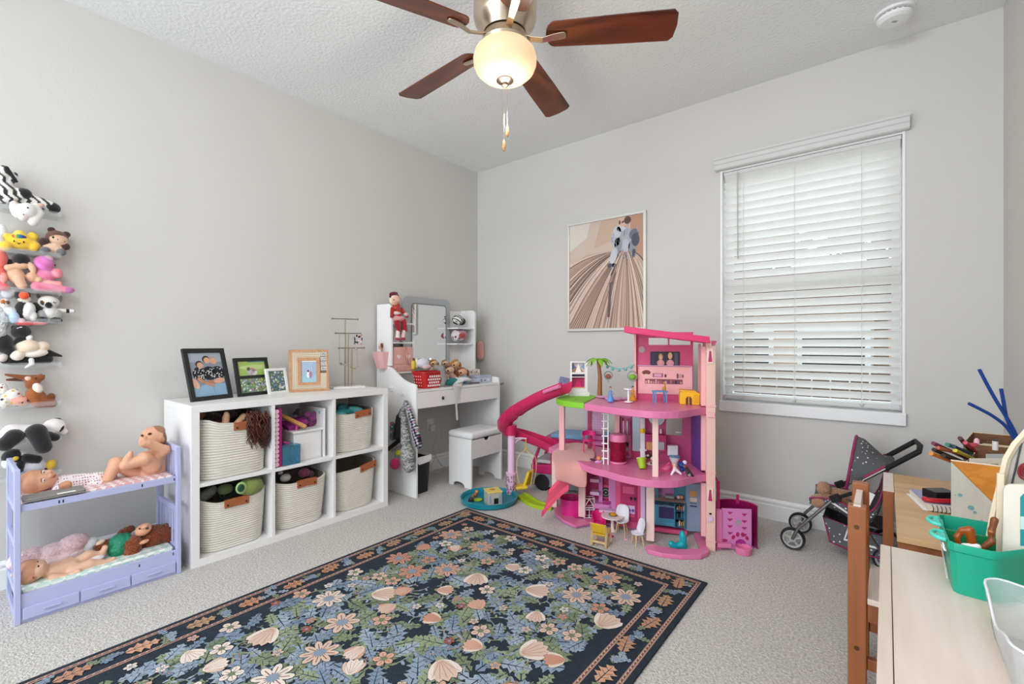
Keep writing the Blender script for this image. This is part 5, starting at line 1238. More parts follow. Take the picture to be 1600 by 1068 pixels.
# white ribbon hanging over the drawers
RIB = mat('white_satin_ribbon', '#e6e4e6', 0.45)
Q = Pose('x', VX + 0.006)
tag(B().loft([[tuple(Q.p(px - w_, py, o_)), tuple(Q.p(px + w_, py, o_)), tuple(Q.p(px + w_, py, o_ + 0.003)), tuple(Q.p(px - w_, py, o_ + 0.003))] for px, py, w_, o_ in ((716, 596, 7, -0.1), (714, 603, 6.5, 0.004), (713.5, 618, 3, 0.004), (713, 634, 1.5, 0.006), (714, 648, 1.8, 0.004), (714.5, 656, 1.4, 0.004))]).obj('ribbon', RIB, smooth=60), 'long white ribbon hanging down over the right drawer', 'ribbon')
Q = Pose('x', 0.42); e, c = Q.e, Q.c
soft('white_doll_dress', 'white doll dress lying on the edge of the dressing table', 'cloth', [e(718, 595, 9, 3, '#e6e7ec', 10, 0.0, 0.03), e(727, 592, 9, 3, '#dfe3ea', -10, 0.0, 0.03), e(712, 592, 5, 3, '#eceef2', 0, -0.02)], RIB)
SLV = mat('dark_silver', '#77746f', 0.3, metal=0.8)
hp_ = thing('hair_clip', 'dark grey metal hair clip on the dressing table edge', 'hair clip', (0.45, -0.52, DZ + 0.004), 1.4)
B().box((-0.055, -0.008, 0), (0.055, 0.008, 0.008)).obj('clip_bar', SLV, hp_, bevel=0.002)
B().box((-0.04, -0.002, 0.0082), (0.05, 0.006, 0.012)).obj('clip_tongue', SLV, hp_, bevel=0.001)
# ------------------------------------------------------------------ bags hanging on the table side
ax_ = [(p, q) for p, q in ((0.30, 0.80),)]
hk_ = thing('adhesive_hook', 'white adhesive hook on the side of the dressing table holding the bags', 'hook', (0.345, VY0 - 0.001, 0.735))
B().box((-0.012, -0.004, -0.02), (0.012, 0, 0.055)).obj('hook_plate', WHITE, hk_, bevel=0.002)
B().tube([(0, -0.004, 0.0), (0, -0.016, -0.012), (0, -0.026, -0.008), (0, -0.030, 0.004)], 0.004, 8).obj('hook_prong', WHITE, hk_, smooth=True)
cc = thing('cable_clip', 'white cable clip on the side of the dressing table next to the cube shelf', 'clip', (0.20, VY0 - 0.001, 0.76))
B().box((-0.03, -0.012, 0), (0.03, 0, 0.014)).obj('clip_body', WHITE, cc, bevel=0.002)
B().box((-0.0, -0.012, -0.02), (0.025, -0.0, -0.0005)).obj('clip_tab', LAM, cc, bevel=0.002)
Q = Pose('y', VY0 - 0.03); e, c = Q.e, Q.c
GPA = mat('grey_patterned_fabric', vcol=True, rough=0.8, bump=(120, 0.6, 0.004))
def gp(V_, c_, rg):
    k = np.sin(V_[:, 0] * 420 + 3 * np.sin(V_[:, 2] * 310)) * np.sin(V_[:, 2] * 390 + 2.5 * np.sin(V_[:, 0] * 350))
    c_ = c_.copy(); c_[k > 0.25] = lin('#4b4c4b'); c_[k < -0.35] = lin('#d2d2cd'); return c_
soft('grey_backpack', 'grey patterned drawstring backpack hanging from the hook on the dressing table', 'bag', [
    Pose('d', 3.22).e(637, 710, 11, 19, '#8f908d', 4), Pose('d', 3.22).e(639, 727, 9, 11, '#8f908d'), c(634, 628, 626, 650, 3, 3.4, '#86878a', 0.01, 0.015), c(634, 628, 641, 655, 3, 3.2, '#86878a', 0.01, 0.015), c(630, 650, 634, 690, 4, 8, '#86878a', 0.012, 0.02)], GPA, tint=gp, h=0.003)
def multi(V_, c_, rg):
    q = np.sin(V_ @ np.array([230., 0, 150.])) + np.sin(V_ @ np.array([-150., 0, 260.])) + 0.6 * np.sin(V_ @ np.array([340., 0, 90.]))
    pal = np.array([lin(k) for k in ('#15151a', '#15151a', '#15151a', '#8a4f86', '#3f8f6f', '#d9d5dc', '#c9506a')], np.float32)
    return pal[np.clip(((q + 2.6) / 5.2 * 7).astype(int), 0, 6)]
soft('black_print_bag', 'black bag with a multicoloured print hanging at the right of the grey backpack', 'bag', [c(641, 645, 648, 668, 3.5, 5, BK, 0.012), c(648, 668, 654, 694, 6, 6, BK, 0.012, 0.016), c(640, 642, 636, 630, 3, 2.4, BK, 0.01)], GPA, tint=multi, h=0.003)
soft('black_purse', 'soft black purse hanging at the left of the grey backpack', 'purse', [c(624, 652, 622, 680, 5.5, 7.5, '#17171a', 0.014, 0.02), c(628, 640, 624, 652, 3, 4, '#2a2a2c', 0.01)], GPA, h=0.003)
soft('floral_purse', 'small teal and pink floral purse behind the black purse', 'purse', [c(613, 662, 614, 682, 3.6, 5, '#3f6f70', 0.008)], GPA, tint=spots(['#d9705c', '#e6c9b0', '#2a4f52', '#c94f6a'], 0.014, 0.42), h=0.0026)
soft('black_sandal', 'small black strap shoe hanging at the left below the purses', 'shoe', [c(607, 701, 628, 684, 3.4, 3.2, '#18181a', 0.022, 0.03), c(628, 684, 630, 690, 3, 3, '#18181a', 0.03), c(612, 704, 629, 690, 1.4, 1.4, '#8a8a8c', 0.034)], PLA, h=0.0028)
soft('yellow_charm', 'small yellow tag charm hanging below the black shoe', 'charm', [e(622, 707, 5, 4.4, '#d9cf3f', 20, 0.02, 0.008)], PLA, h=0.0026)
Qp = Pose('d', 3.29)
soft('pink_pompom', 'hot pink pompom hanging lowest on the dressing table side', 'pompom', [Qp.e(617, 724, 7.5, 8.5, '#d81f6b')], FUR, rough=0.0012)
tag(B().tube([tuple(Q.p(*p)) for p in ((617, 716, 0.022), (618, 700, 0.02), (622, 684, 0.016), (630, 655, 0.012), (634, 632, 0.01))], 0.0015, 5).obj('cord', DRK, smooth=True), 'thin black cord of the pompom on the dressing table side', 'cord')
# bin under the table
BIN = mat('black_bin_plastic', '#17171a', 0.45)
bp = atz(651, 762, 0)
bn = thing('waste_bin', 'slim black waste bin with a white liner under the dressing table', 'bin', (0.33, -1.035, 0.0))
def bring(z, w_, d_): return lift(rrect(d_, w_, 0.03, 4), z)
B().loft([bring(0.001, 0.13, 0.18), bring(0.255, 0.155, 0.21), bring(0.255, 0.145, 0.20), bring(0.01, 0.12, 0.17)]).obj('bin_wall', BIN, bn, smooth=40)
b = B(); rg = random.Random(4)
rr_ = rrect(0.218, 0.163, 0.03, 6)
b.loft([[(p[0] * 0.9, p[1] * 0.9, 0.20) for p in rr_], [(p[0] * 0.97, p[1] * 0.97, 0.272) for p in rr_], [(p[0] * 1.02 + rg.uniform(-.003, .003), p[1] * 1.02 + rg.uniform(-.003, .003), 0.268) for p in rr_], [(p[0] * 1.04 + rg.uniform(-.004, .004), p[1] * 1.04 + rg.uniform(-.004, .004), 0.225 + rg.uniform(-0.02, 0.012)) for p in rr_]], False, False)
b.obj('bin_liner', mat('white_liner', '#e9e9e9', 0.4), bn, smooth=60)
# charger and cable
CAB = mat('grey_cable', '#cfcfcc', 0.5)
pt = atx(677, 668, 0.02)
ch_ = thing('charger', 'white plug charger in the wall outlet', 'charger', (0.0085, op[1], op[2] - 0.02))
B().box((0, -0.022, -0.022), (0.035, 0.022, 0.03)).obj('plug_body', WHITE, ch_, bevel=0.004)
pts = spline([(0.045, op[1] + 0.0, op[2] - 0.045), (0.06, op[1] + 0.02, 0.30), (0.05, op[1] - 0.01, 0.20), (0.06, op[1] + 0.02, 0.12), (0.08, op[1] + 0.08, 0.03), (0.12, op[1] + 0.16, 0.006), (0.10, op[1] + 0.04, 0.006), (0.16, op[1] + 0.02, 0.006)], 8)
tag(B().tube(pts, 0.003, 6).obj('charger_cable', CAB, smooth=True), 'pale grey charger cable trailing to the carpet under the dressing table', 'cable')
pts = spline([(0.05, op[1] + 0.01, op[2] - 0.03), (0.05, op[1] + 0.06, 0.42), (0.04, op[1] + 0.09, 0.28), (0.05, op[1] + 0.02, 0.14), (0.06, op[1] - 0.04, 0.05), (0.10, op[1] - 0.08, 0.006), (0.15, op[1] - 0.03, 0.006)], 8)
tag(B().tube(pts, 0.002, 6).obj('lamp_cable', CAB, smooth=True), 'thin looping cable hanging right of the charger under the dressing table', 'cable')
# ------------------------------------------------------------------ stool
sx0, sx1, sy0, sy1 = 0.408, 0.648, -0.760, -0.402
st = thing('stool', 'white box stool with a padded seat standing at the dressing table', 'stool', (sx1, sy0, 0))
so = Vector((sx1, sy0, 0))
def archp():
    w0 = sx0 + 0.045; w1 = sx1 - 0.07; p = [(sx0, 0.001), (w0, 0.001)]
    for k in range(9):
        a = math.pi - math.pi * k / 8
        p.append(((w0 + w1) / 2 + (w1 - w0) / 2 * math.cos(a), 0.008 + 0.030 * math.sin(a)))
    return p + [(w1, 0.001), (sx1, 0.001), (sx1, 0.372), (sx0, 0.372)]
for y in (sy0, sy1 - 0.014): B(Matrix.Translation(-so)).prism(archp(), y, y + 0.014, 'y').obj('side_panel', LAM, st, bevel=0.001)
fp = [(sy0 + 0.0145, 0.225), (sy1 - 0.0145, 0.225), (sy1 - 0.0145, 0.366), ((sy0 + sy1) / 2 + 0.034, 0.366), ((sy0 + sy1) / 2 + 0.026, 0.352), ((sy0 + sy1) / 2 + 0.016, 0.345), ((sy0 + sy1) / 2 - 0.016, 0.345), ((sy0 + sy1) / 2 - 0.026, 0.352), ((sy0 + sy1) / 2 - 0.034, 0.366), (sy0 + 0.0145, 0.366)]
B(Matrix.Translation(-so)).prism(fp, sx1 - 0.016, sx1 - 0.002, 'x').obj('drawer_front', LAM, st, bevel=0.001)
B(Matrix.Translation(-so)).box((sx0, sy0 + 0.0145, 0.225), (sx0 + 0.014, sy1 - 0.0145, 0.366)).obj('back_panel', LAM, st)
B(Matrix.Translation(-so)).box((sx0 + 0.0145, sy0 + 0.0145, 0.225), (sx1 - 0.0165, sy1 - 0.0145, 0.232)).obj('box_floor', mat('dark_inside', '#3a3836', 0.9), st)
SEAT = mat('white_leatherette', '#e6e5e4', 0.4, bump=(300, 0.15, 0.002))
cx_, cy_ = (sx0 + sx1) / 2 - so.x, (sy0 + sy1) / 2 - so.y
B().loft([[(cx_ + p[0], cy_ + p[1], z) for p in rrect(sx1 - sx0 + k, sy1 - sy0 + k, 0.022, 5)] for z, k in ((0.3735, 0.0), (0.377, 0.010), (0.392, 0.016), (0.410, 0.012), (0.420, -0.004), (0.425, -0.05))]).obj('seat_cushion', SEAT, st, smooth=60)
# ------------------------------------------------------------------ doll house
TH = R(20); HO = np.array([2.063, -0.88, 0.0])
hu, hv = np.array([math.cos(TH), math.sin(TH), 0]), np.array([-math.sin(TH), math.cos(TH), 0])
HM = Matrix.Translation(Vector(HO)) @ Matrix.Rotation(TH, 4, 'Z')
HI = HM.inverted()
def hp(v): return Pose('n', (HO + hv * v, hv))
def loc(p): q = HI @ Vector(p); return (q.x, q.y, q.z)
def huz(px, py, v): q = HI @ Vector(hp(v).p(px, py)); return q.x, q.z
def huv(px, py, z): q = HI @ Vector(atz(px, py, z)); return q.x, q.y
house = thing('doll_house', 'tall pink three storey doll house with curved decks by the window', 'doll house', tuple(HO), TH)
def hbox(b, x0, y0, x1, y1, v0, v1):
    """box whose front face at depth v0 spans the given rectangle of the picture plane"""
    u0, za = huz(x0, y0, v0); u1, zb_ = huz(x1, y1, v0)
    return b.box((min(u0, u1), v0, min(za, zb_)), (max(u0, u1), v1, max(za, zb_)))
def hx(name, m, x0, y0, x1, y1, v0, v1, par=None, bevel=0.001):
    return hbox(B(), x0, y0, x1, y1, v0, v1).obj(name, m, par or house, bevel=bevel)
def hz(b, u0, u1, z0, z1, v0, v1): return b.box((u0, v0, z0), (u1, v1, z1))
P1 = mat('rose_pink_plastic', '#e07aa6', 0.35); P2 = mat('hot_pink_wall', '#d6517f', 0.4); P3 = mat('pale_pink_plastic2', '#f0b3b2', 0.4)
P4 = mat('deep_magenta_plastic', '#b32a62', 0.4); P5 = mat('roof_pink', '#d8316c', 0.35); P6 = mat('orchid_plastic', '#d583bd', 0.35)
CRM = mat('cream_pink_post', '#efd0c4', 0.4); BRK2 = mat('peach_brick', '#e9bfb1', 0.5); GRN = mat('turf_green', '#86c832', 0.6, bump=(160, 0.6, 0.003))
PUR2 = mat('violet_plastic', '#6d4a9c', 0.4); BLU = mat('kitchen_blue', '#4e95b3', 0.4); BLG = mat('fridge_blue_grey', '#8398ad', 0.35); TLB = mat('teal_blue_plastic', '#3f8098', 0.4)
DKW = mat('dark_violet_window', '#3d3a66', 0.2); LIL = mat('lilac_plastic', '#dcb9d9', 0.4); CTR = mat('beige_counter', '#d8bfa9', 0.5); GRY = mat('grey_mirror_plastic', '#a7b0b6', 0.25, metal=0.5)
Z1, Z2, ST = 0.395, 0.750, 0.037
fr1 = [(-0.655, 0.445), (-0.585, 0.385), (-0.344, 0.072), (-0.22, -0.013), (-0.093, -0.092), (0.036, -0.120), (0.159, -0.073), (0.245, 0.035), (0.304, 0.085)]
b = B().prism(spline(fr1, 4) + [(0.304, 0.40), (0.0, 0.46), (-0.25, 0.55), (-0.50, 0.63), (-0.62, 0.62)], Z1 - ST, Z1)
b.obj('middle_deck', P1, house, bevel=0.003)
fr2 = [(-0.345, 0.045), (-0.218, -0.028), (-0.09, -0.1), (0.037, -0.140), (0.159, -0.095), (0.25, 0.03), (0.304, 0.085)]
B().prism(spline(fr2, 4) + [(0.304, 0.42), (-0.1, 0.44), (-0.32, 0.46)], Z2 - ST, Z2).obj('upper_deck', P1, house, bevel=0.003)
B().prism(spline([(-0.55, 0.22), (-0.49, 0.12), (-0.42, 0.07), (-0.346, 0.048)], 5) + [(-0.325, 0.46), (-0.45, 0.50), (-0.55, 0.42)], Z2 - 0.030, Z2 + 0.004).obj('turf_deck', GRN, house, bevel=0.003)
def fpoly(name, m, pts, z0, z1):
    B().prism([huv(px, py, z1) for px, py in pts], z0, z1).obj(name, m, house, bevel=0.003)
fpoly('base_rim', P1, [(1008, 852), (1012, 858), (1035, 864), (1065, 867), (1095, 866.5), (1107, 862), (1108, 857), (1094, 856), (1060, 857), (1032, 853), (1022, 849)], 0.0005, 0.024)
fpoly('base_arm', P1, [(1084, 831), (1099, 831), (1106, 856), (1094, 856.5)], 0.0005, 0.024)
fpoly('base_floor', P6, [(866, 797), (868, 803), (882, 815), (900, 822), (932, 816), (960, 818), (1004, 826), (1004, 806), (960, 792), (905, 782), (875, 786)], 0.0005, 0.014)
fpoly('base_rim', P1, [(866, 792), (866, 800), (880, 812), (899, 821), (926, 815), (925, 809), (904, 811), (886, 801), (873, 790)], 0.0145, 0.026)
# posts
def post(px, py, v, z0, z1, w_, m=CRM):
    u, _ = huz(px, py, v); return B().box((u - w_ / 2, v, z0), (u + w_ / 2, v + 0.035, z1)).obj('post', m, house, bevel=0.002)
post(1016, 800, 0.03, 0.0242, Z1 - ST, 0.042); post(1024, 700, -0.05, Z1, Z2 - ST, 0.030); post(909, 770, 0.25, 0.0265, Z1 - ST, 0.042)
post(877.5, 660, 0.36, Z1, Z2 - 0.030, 0.034, P3); post(866, 745, 0.40, 0.012, Z1 - ST, 0.034)
# elevator tower
u0, _ = huz(1103.5, 700, 0.06); u1, _ = huz(1118, 700, 0.06)
tz = 1.095
B().box((u0, 0.06, 0.001), (u1, 0.36, tz)).obj('tower_core', BRK2, house, bevel=0.002)
# brick courses on the tower front
bkm = None; n_ = 0
for k in range(46):
    z = 0.06 + k * 0.0225
    if z > tz - 0.03: break
    for s in range(2):
        wv = (u1 - u0 - 0.010) / 2
        x0 = u0 + 0.004 + s * (wv + 0.001) + (0.004 if k % 2 else 0)
        if bkm is None: bkm = B().box((0, -0.0016, 0), (wv - 0.004, 0, 0.0205)).obj('brick', BRK2, house, loc=(x0, 0.06, z))
        else:
            q = bkm.copy(); COL.objects.link(q); q.location = (x0, 0.06, z)
for py in (634, 738, 846): hx('tower_band', P3, 1103, py - 2, 1119, py + 2, 0.056, 0.0585)
B().box((u0 - 0.004, 0.05, tz), (u1 + 0.004, 0.36, tz + 0.012)).obj('tower_cap', P2, house, bevel=0.002)
hx('tower_box', P3, 1103, 532, 1112, 540, 0.045, 0.058); hx('tower_box', P2, 1112.5, 533, 1117.5, 539, 0.048, 0.058)
for cy_ in (556, 773):
    hx('sign_plate', CRM, 1105, cy_ - 12, 1114.5, cy_ + 12, 0.054, 0.0580)
    uu, za = huz(1106.5, cy_ + 9, 0.0535); ub, zb_ = huz(1113, cy_ - 8, 0.0535)
    B().prism([(uu, za), (ub, za), ((uu * .3 + ub * .7), zb_), ((uu * .7 + ub * .3), zb_)], 0.0525, 0.0538, 'y').obj('dress_sign', P4, house)
hx('hinge', P3, 1106, 644, 1117, 652, 0.050, 0.0580); hx('button_panel', LIL, 1106, 806, 1113.5, 815, 0.052, 0.0580); hx('button', DRK, 1108, 801, 1112, 804, 0.054, 0.0580)
# right jambs, each storey
for ya, yb in ((541, 634), (648, 735), (754, 838)): hx('jamb', P3, 1095.5, ya, 1103, yb, 0.10, 0.34)
# ---- ground floor
hx('stage_wall', P4, 912, 737, 963, 812, 0.345, 0.355); hx('stage_column', P6, 935.5, 742, 941.5, 797, 0.315, 0.344); hx('stage_column', P6, 951, 740, 962, 806, 0.27, 0.343)
for py in (752, 772): hx('stage_shelf', LIL, 922, py - 4.5, 936, py + 2, 0.28, 0.344)
hx('deck_panel', P2, 942, 757, 955, 779, 0.335, 0.3445)
u, z = huz(946.5, 769, 0.330)
B().prism(circ(0.030, 24, (u, z)), 0.331, 0.3345, 'y').obj('record_disc', DRK, house); B().prism(circ(0.022, 20, (u, z)), 0.3300, 0.3308, 'y').obj('record_ring', GRY, house); B().prism(circ(0.016, 20, (u, z)), 0.3290, 0.3298, 'y').obj('record_label', DRK, house); B().prism(circ(0.006, 12, (u, z)), 0.328, 0.3288, 'y').obj('record_spindle', GRY, house)
hx('stage_block', P6, 928, 786, 956, 797, 0.27, 0.343); hx('stage_step', LIL, 936, 796, 962, 803, 0.22, 0.268); hx('stage_drawer', MAG, 942, 782, 954, 788, 0.262, 0.2695)
hx('door_wall', P2, 962, 738, 1002, 826, 0.20, 0.21); hx('toy_door', P4, 969, 742, 995, 816, 0.192, 0.1995)
for ya, yb in ((759, 772), (788, 808)): hx('door_panel', P2, 973, ya, 991, yb, 0.189, 0.1915)
hx('mail_slot', CRM, 977, 744, 993, 754, 0.186, 0.1885)
u, z = huz(989, 779, 0.188)
for s in (-1, 1): B().prism([(u + s * 0.011 + p[0] * 0.009, z + p[1] * 0.013) for p in [(0, -1), (0.9, 0.2), (0.6, 0.9), (0, 0.5), (-0.6, 0.9), (-0.9, 0.2)]], 0.1875, 0.1888, 'y').obj('heart_sign', DRK, house)
hx('lilac_sign', LIL, 980, 789, 992, 803, 0.186, 0.1885)
u, z = huz(986, 797, 0.1855)
for s in (-1, 1): B().prism(circ(0.009, 12, (u + s * 0.011, z)), 0.1848, 0.1858, 'y').obj('sign_ring', PUR2, house)
hx('violet_jamb', LIL, 1001, 742, 1008, 826, 0.19, 0.24); hx('blue_jamb', BLG, 1008, 752, 1013, 826, 0.20, 0.25)
# kitchen
VK = 0.262
hx('kitchen_wall', LIL, 1012, 750, 1074, 832, VK + 0.03, VK + 0.036)
hx('kitchen_plinth', P2, 1016, 823, 1074, 836, VK - 0.06, VK + 0.029)
hx('counter_unit', BLU, 1019, 787, 1054, 823, VK - 0.058, VK + 0.029); hx('counter_top', CTR, 1010, 779.5, 1071, 786, VK - 0.064, VK + 0.029)
hx('oven_window', DKW, 1029.5, 791, 1053, 811, VK - 0.062, VK - 0.0585); hx('oven_handle', TLB, 1036, 787.5, 1045, 789.5, VK - 0.066, VK - 0.0585); hx('oven_drawer', BLU, 1031, 814, 1053, 822, VK - 0.064, VK - 0.0585)
hx('oven_frame', BLG, 1028.5, 789.8, 1054, 791, VK - 0.0635, VK - 0.0585)
b = B(); hbox(b, 1054, 787, 1055.3, 824, VK - 0.058, VK + 0.02); hbox(b, 1069, 787, 1070.5, 826, VK - 0.058, VK + 0.02); b.obj('shelf_side', TLB, house)
for py in (788, 799, 811, 824): hx('kitchen_shelf', TLB, 1054, py - 0.8, 1070.5, py + 1.2, VK - 0.058, VK + 0.02)
hx('shelf_back', DKW, 1055, 788, 1070, 824, VK + 0.021, VK + 0.028)
rg = random.Random(2)
for py in (795, 806.5, 819):
    for k in range(4):
        px = 1057 + k * 3.3
        hx('pantry_item', [CRM, PKB, OAK, DRK, TLB][rg.randrange(5)], px, py - rg.uniform(3, 6), px + 2.4, py + 2.6, VK - 0.03, VK - 0.01)
hx('range_hood', TLB, 1053, 755, 1070, 777, VK - 0.03, VK + 0.028); hx('hood_top', BLG, 1054, 751, 1069, 757, VK - 0.045, VK - 0.031)
hx('wall_cabinet', TLB, 1026, 752, 1054, 756, VK - 0.02, VK + 0.028); hx('cabinet_post', TLB, 1025, 752, 1029, 780, VK - 0.018, VK + 0.028)
hx('backsplash', P6, 1029, 758, 1053, 772, VK + 0.024, VK + 0.0285)
hx('sink', GRY, 1039, 774, 1053, 779, VK - 0.03, VK + 0.02)
for px, m_ in ((1058, PKB), (1063, OAK)): hx('pan', m_, px, 774, px + 4, 779, VK - 0.055, VK - 0.04)
hx('fridge_door', BLG, 1070.8, 754, 1095, 831, VK - 0.035, VK - 0.02)
for ya, yb, m_ in ((766, 776, OAK), (777, 784, CTR), (785, 787, DKW), (789, 792, DKW)): hx('magnet_photo', m_, 1078, ya, 1089, yb, VK - 0.038, VK - 0.0355, bevel=0)
hx('blue_corner', TLB, 1070, 754, 1072, 831, VK - 0.036, VK - 0.0352, bevel=0)
# ---- middle floor
VM = 0.30
VL = 0.46
hx('lattice_post', P4, 918, 632, 923.5, 700, VL - 0.01, VL + 0.02)
b = B()
for k in range(8): hbox(b, 924 + k * 2.6, 634, 924.8 + k * 2.6, 676, VL, VL + 0.004)
for k in range(12): hbox(b, 924, 634 + k * 3.8, 944, 634.9 + k * 3.8, VL - 0.001, VL + 0.003)
b.obj('lattice', mat('lattice_white', '#efe0ee', 0.5), house)['kind'] = 'stuff'
hx('lattice_back', P6, 923.5, 632, 944, 696, VL + 0.0045, VL + 0.008)
for py in (680, 688): hx('lattice_shelf', P4, 923, py - 1, 944, py + 1.5, VL - 0.02, VL - 0.0015)
rl = [huz(x, 680, 0.12)[0] for x in (943, 950)]
zt, zb2 = Z2 - ST, Z1
for u in rl: B().box((u - 0.003, 0.12, zb2), (u + 0.003, 0.126, zt)).obj('ladder_rail', mat('ladder_white', '#f1efee', 0.35), house)
for k in range(7): B().cyl((rl[0] - 0.010, 0.119, zb2 + 0.035 + k * 0.043), (rl[1] + 0.003, 0.119, zb2 + 0.035 + k * 0.043), 0.0038, seg=8).obj('ladder_rung', MATS['ladder_white'], house, smooth=40)
hx('pink_column', P3, 960.5, 640, 968, 722, VM - 0.04, VM + 0.01)
hx('wardrobe_back', P1, 968, 640, 986, 726, VM, VM + 0.006); hx('wardrobe_shelf', P6, 968, 648, 985, 650.5, VM - 0.05, VM - 0.001); hx('wardrobe_shelf', P6, 968, 712, 985, 714, VM - 0.05, VM - 0.001)
for k, m_ in enumerate((P4, LIL, P2, GRY, P4)): hx('hanging_dress', m_, 970 + k * 2.9, 653 + (k % 2) * 4, 972.3 + k * 2.9, 686 - (k % 3) * 6, VM - 0.03, VM - 0.024)
for k, (py, m_) in enumerate(((694, DRK), (702, GRY), (707, P4))): hx('wardrobe_item', m_, 975 + k % 2 * 3, py - 3, 982, py + 3, VM - 0.02, VM - 0.008)
hx('closet_mirror', GRY, 988, 642, 1001, 705, VM - 0.012, VM - 0.004); hx('mirror_surround', P4, 986, 640, 1003, 722, VM - 0.003, VM + 0.006)
b = B(); hbox(b, 1003, 640, 1041, 735, VM, VM + 0.006); hbox(b, 1041, 679, 1066, 735, VM, VM + 0.006); hbox(b, 1066, 640, 1084, 735, VM, VM + 0.006); hbox(b, 1041, 640, 1066, 645.5, VM, VM + 0.006)
b.obj('bathroom_wall', mat('bathroom_pink', '#c0487c', 0.4), house)
hx('window_latch', CRM, 1056, 674, 1064, 676.5, VM - 0.006, VM - 0.001)
u, z = huz(1026, 652, VM - 0.012)
B().prism(circ(0.052, 28, (u, z)), VM - 0.012, VM - 0.004, 'y').obj('round_mirror', P4, house); B().prism(circ(0.046, 28, (u, z)), VM - 0.0145, VM - 0.0122, 'y').obj('round_mirror_glass', GRY, house)
hx('vanity_unit', P4, 1007, 678, 1041, 706, VM - 0.05, VM - 0.001)
for xa1, xb1, m_ in ((1010, 1021, OAK), (1027, 1038, GRY)): hx('vanity_niche', m_, xa1, 690, xb1, 703, VM - 0.054, VM - 0.0505)
hx('vanity_top', MAG, 1007, 681, 1022, 688, VM - 0.056, VM - 0.0505); hx('soap_bottle', CRM, 1031, 670, 1034, 677.5, VM - 0.03, VM - 0.02)
ud, zd = huz(1080, 735, VM - 0.01); ue, ze = huz(1096, 648, 0.12)
B().loft([[(ud, VM - 0.01, z), (ue, 0.135, z), (ue + 0.005, 0.137, z), (ud + 0.005, VM - 0.008, z)] for z in (Z1 + 0.001, Z2 - ST - 0.012)]).obj('violet_door', PUR2, house, bevel=0.001)
# ---- top floor
VT = 0.345
b = B(); hbox(b, 993, 519, 1083, 527.5, VT, VT + 0.006); hbox(b, 993, 527.5, 1013.5, 627, VT, VT + 0.006); hbox(b, 1013.5, 538.5, 1079, 627, VT, VT + 0.006); hbox(b, 1079, 527.5, 1083, 627, VT, VT + 0.006); hbox(b, 1043.5, 527.5, 1046, 538.5, VT, VT + 0.006)
b.obj('loft_wall', P2, house)
hx('loft_corner', P3, 990.5, 521, 994, 627, VT - 0.03, VT + 0.006); hx('loft_board', P3, 997, 572, 1080, 617, VT - 0.008, VT - 0.001); hx('board_trim', LIL, 996, 570, 1082, 572.5, VT - 0.014, VT - 0.001); hx('board_trim', LIL, 1080, 572.5, 1082, 617, VT - 0.014, VT - 0.001)
hx('loft_floor', P5, 993, 617, 1095, 622, VT - 0.20, VT - 0.0085) if False else None
hx('loft_screen', mat('screen_dark', '#2c2430', 0.25), 1016, 549, 1062, 571, VT - 0.006, VT - 0.001)
ua, za = huz(1016, 571, VT - 0.0065); ub, zb_ = huz(1062, 549, VT - 0.0065)
p = Print((ua, VT - 0.0062, za), (1, 0, 0), (0, 0, 1), (0, -1, 0)); W, H = ub - ua, zb_ - za
for x, m_ in ((0.12, '#4a3a5f'), (0.88, '#5d5a72')): p.rect(W * (x - 0.05), 0.006, W * (x + 0.06), H * 0.9, m_, 1)
for x, hz_, hc in ((0.36, 0.62, '#caa06a'), (0.68, 0.70, '#e0bd86')):
    p.ell(W * x, H * hz_, W * 0.075, H * 0.24, hc, 2); p.ell(W * x, H * 0.2, W * 0.13, H * 0.24, '#d99a9a', 2); p.ell(W * x, H * (hz_ - 0.03), W * 0.045, H * 0.14, '#e8b79a', 3); p.ell(W * x, H * 0.28, W * 0.06, H * 0.16, '#e6a9b0', 4)
p.obj('screen_picture', house)
ua, za = huz(1000, 612, VT - 0.009); ub, zb_ = huz(1078, 576, VT - 0.009)
p = Print((ua, VT - 0.0085, za), (1, 0, 0), (0, 0, 1), (0, -1, 0)); W, H = ub - ua, zb_ - za
p.rect(W * 0.10, H * 0.36, W * 0.86, H * 0.56, '#8a4a52', 1)
rg = random.Random(4)
for k in range(15): p.rect(W * (0.11 + 0.05 * k), H * 0.38, W * (0.145 + 0.05 * k), H * (0.46 + rg.random() * 0.08), rg.choice(['#d9a0a8', '#b05a6a', '#5a4a6a', '#e3c3b0', '#c98a8f', '#2a2430']), 2)
p.rect(W * 0.26, H * 0.64, W * 0.47, H * 0.80, '#a3566f', 2); p.rect(W * 0.29, H * 0.66, W * 0.44, H * 0.78, '#d9a6b4', 3); p.ell(W * 0.13, H * 0.82, W * 0.09, H * 0.10, '#7a3f2c', 2); p.ell(W * 0.13, H * 0.70, W * 0.06, H * 0.06, '#e6c3b4', 3)
p.ell(W * 0.52, H * 0.70, W * 0.02, H * 0.07, '#3a2a2a', 2)
for k in range(3): p.ell(W * (0.76 + 0.05 * k), H * 0.70, W * 0.022, H * (0.12 - 0.02 * k), ['#7a4f52', '#c98f96', '#8a6a5a'][k], 2 + k)
p.obj('shelf_print', house)
u, z = huz(1003, 546, VT - 0.004)
B().prism(circ(0.020, 16, (u, z)), VT - 0.006, VT - 0.001, 'y').obj('wall_charm', mat('charm_grey', '#a08088', 0.4, metal=0.5), house)
ul, zl = huz(975, 519, -0.02); ur, zr_ = huz(1109, 536, -0.02)
ut, zt_ = huz(975, 513, -0.02)
prf = [(-0.02, 0.0), (0.40, 0.0), (0.40, 0.034), (-0.02, 0.034)]
B().loft([[(ul, q[0], zl + q[1]) for q in prf], [(ur, q[0], zr_ + q[1]) for q in prf]]).obj('roof_slab', P5, house, bevel=0.003)
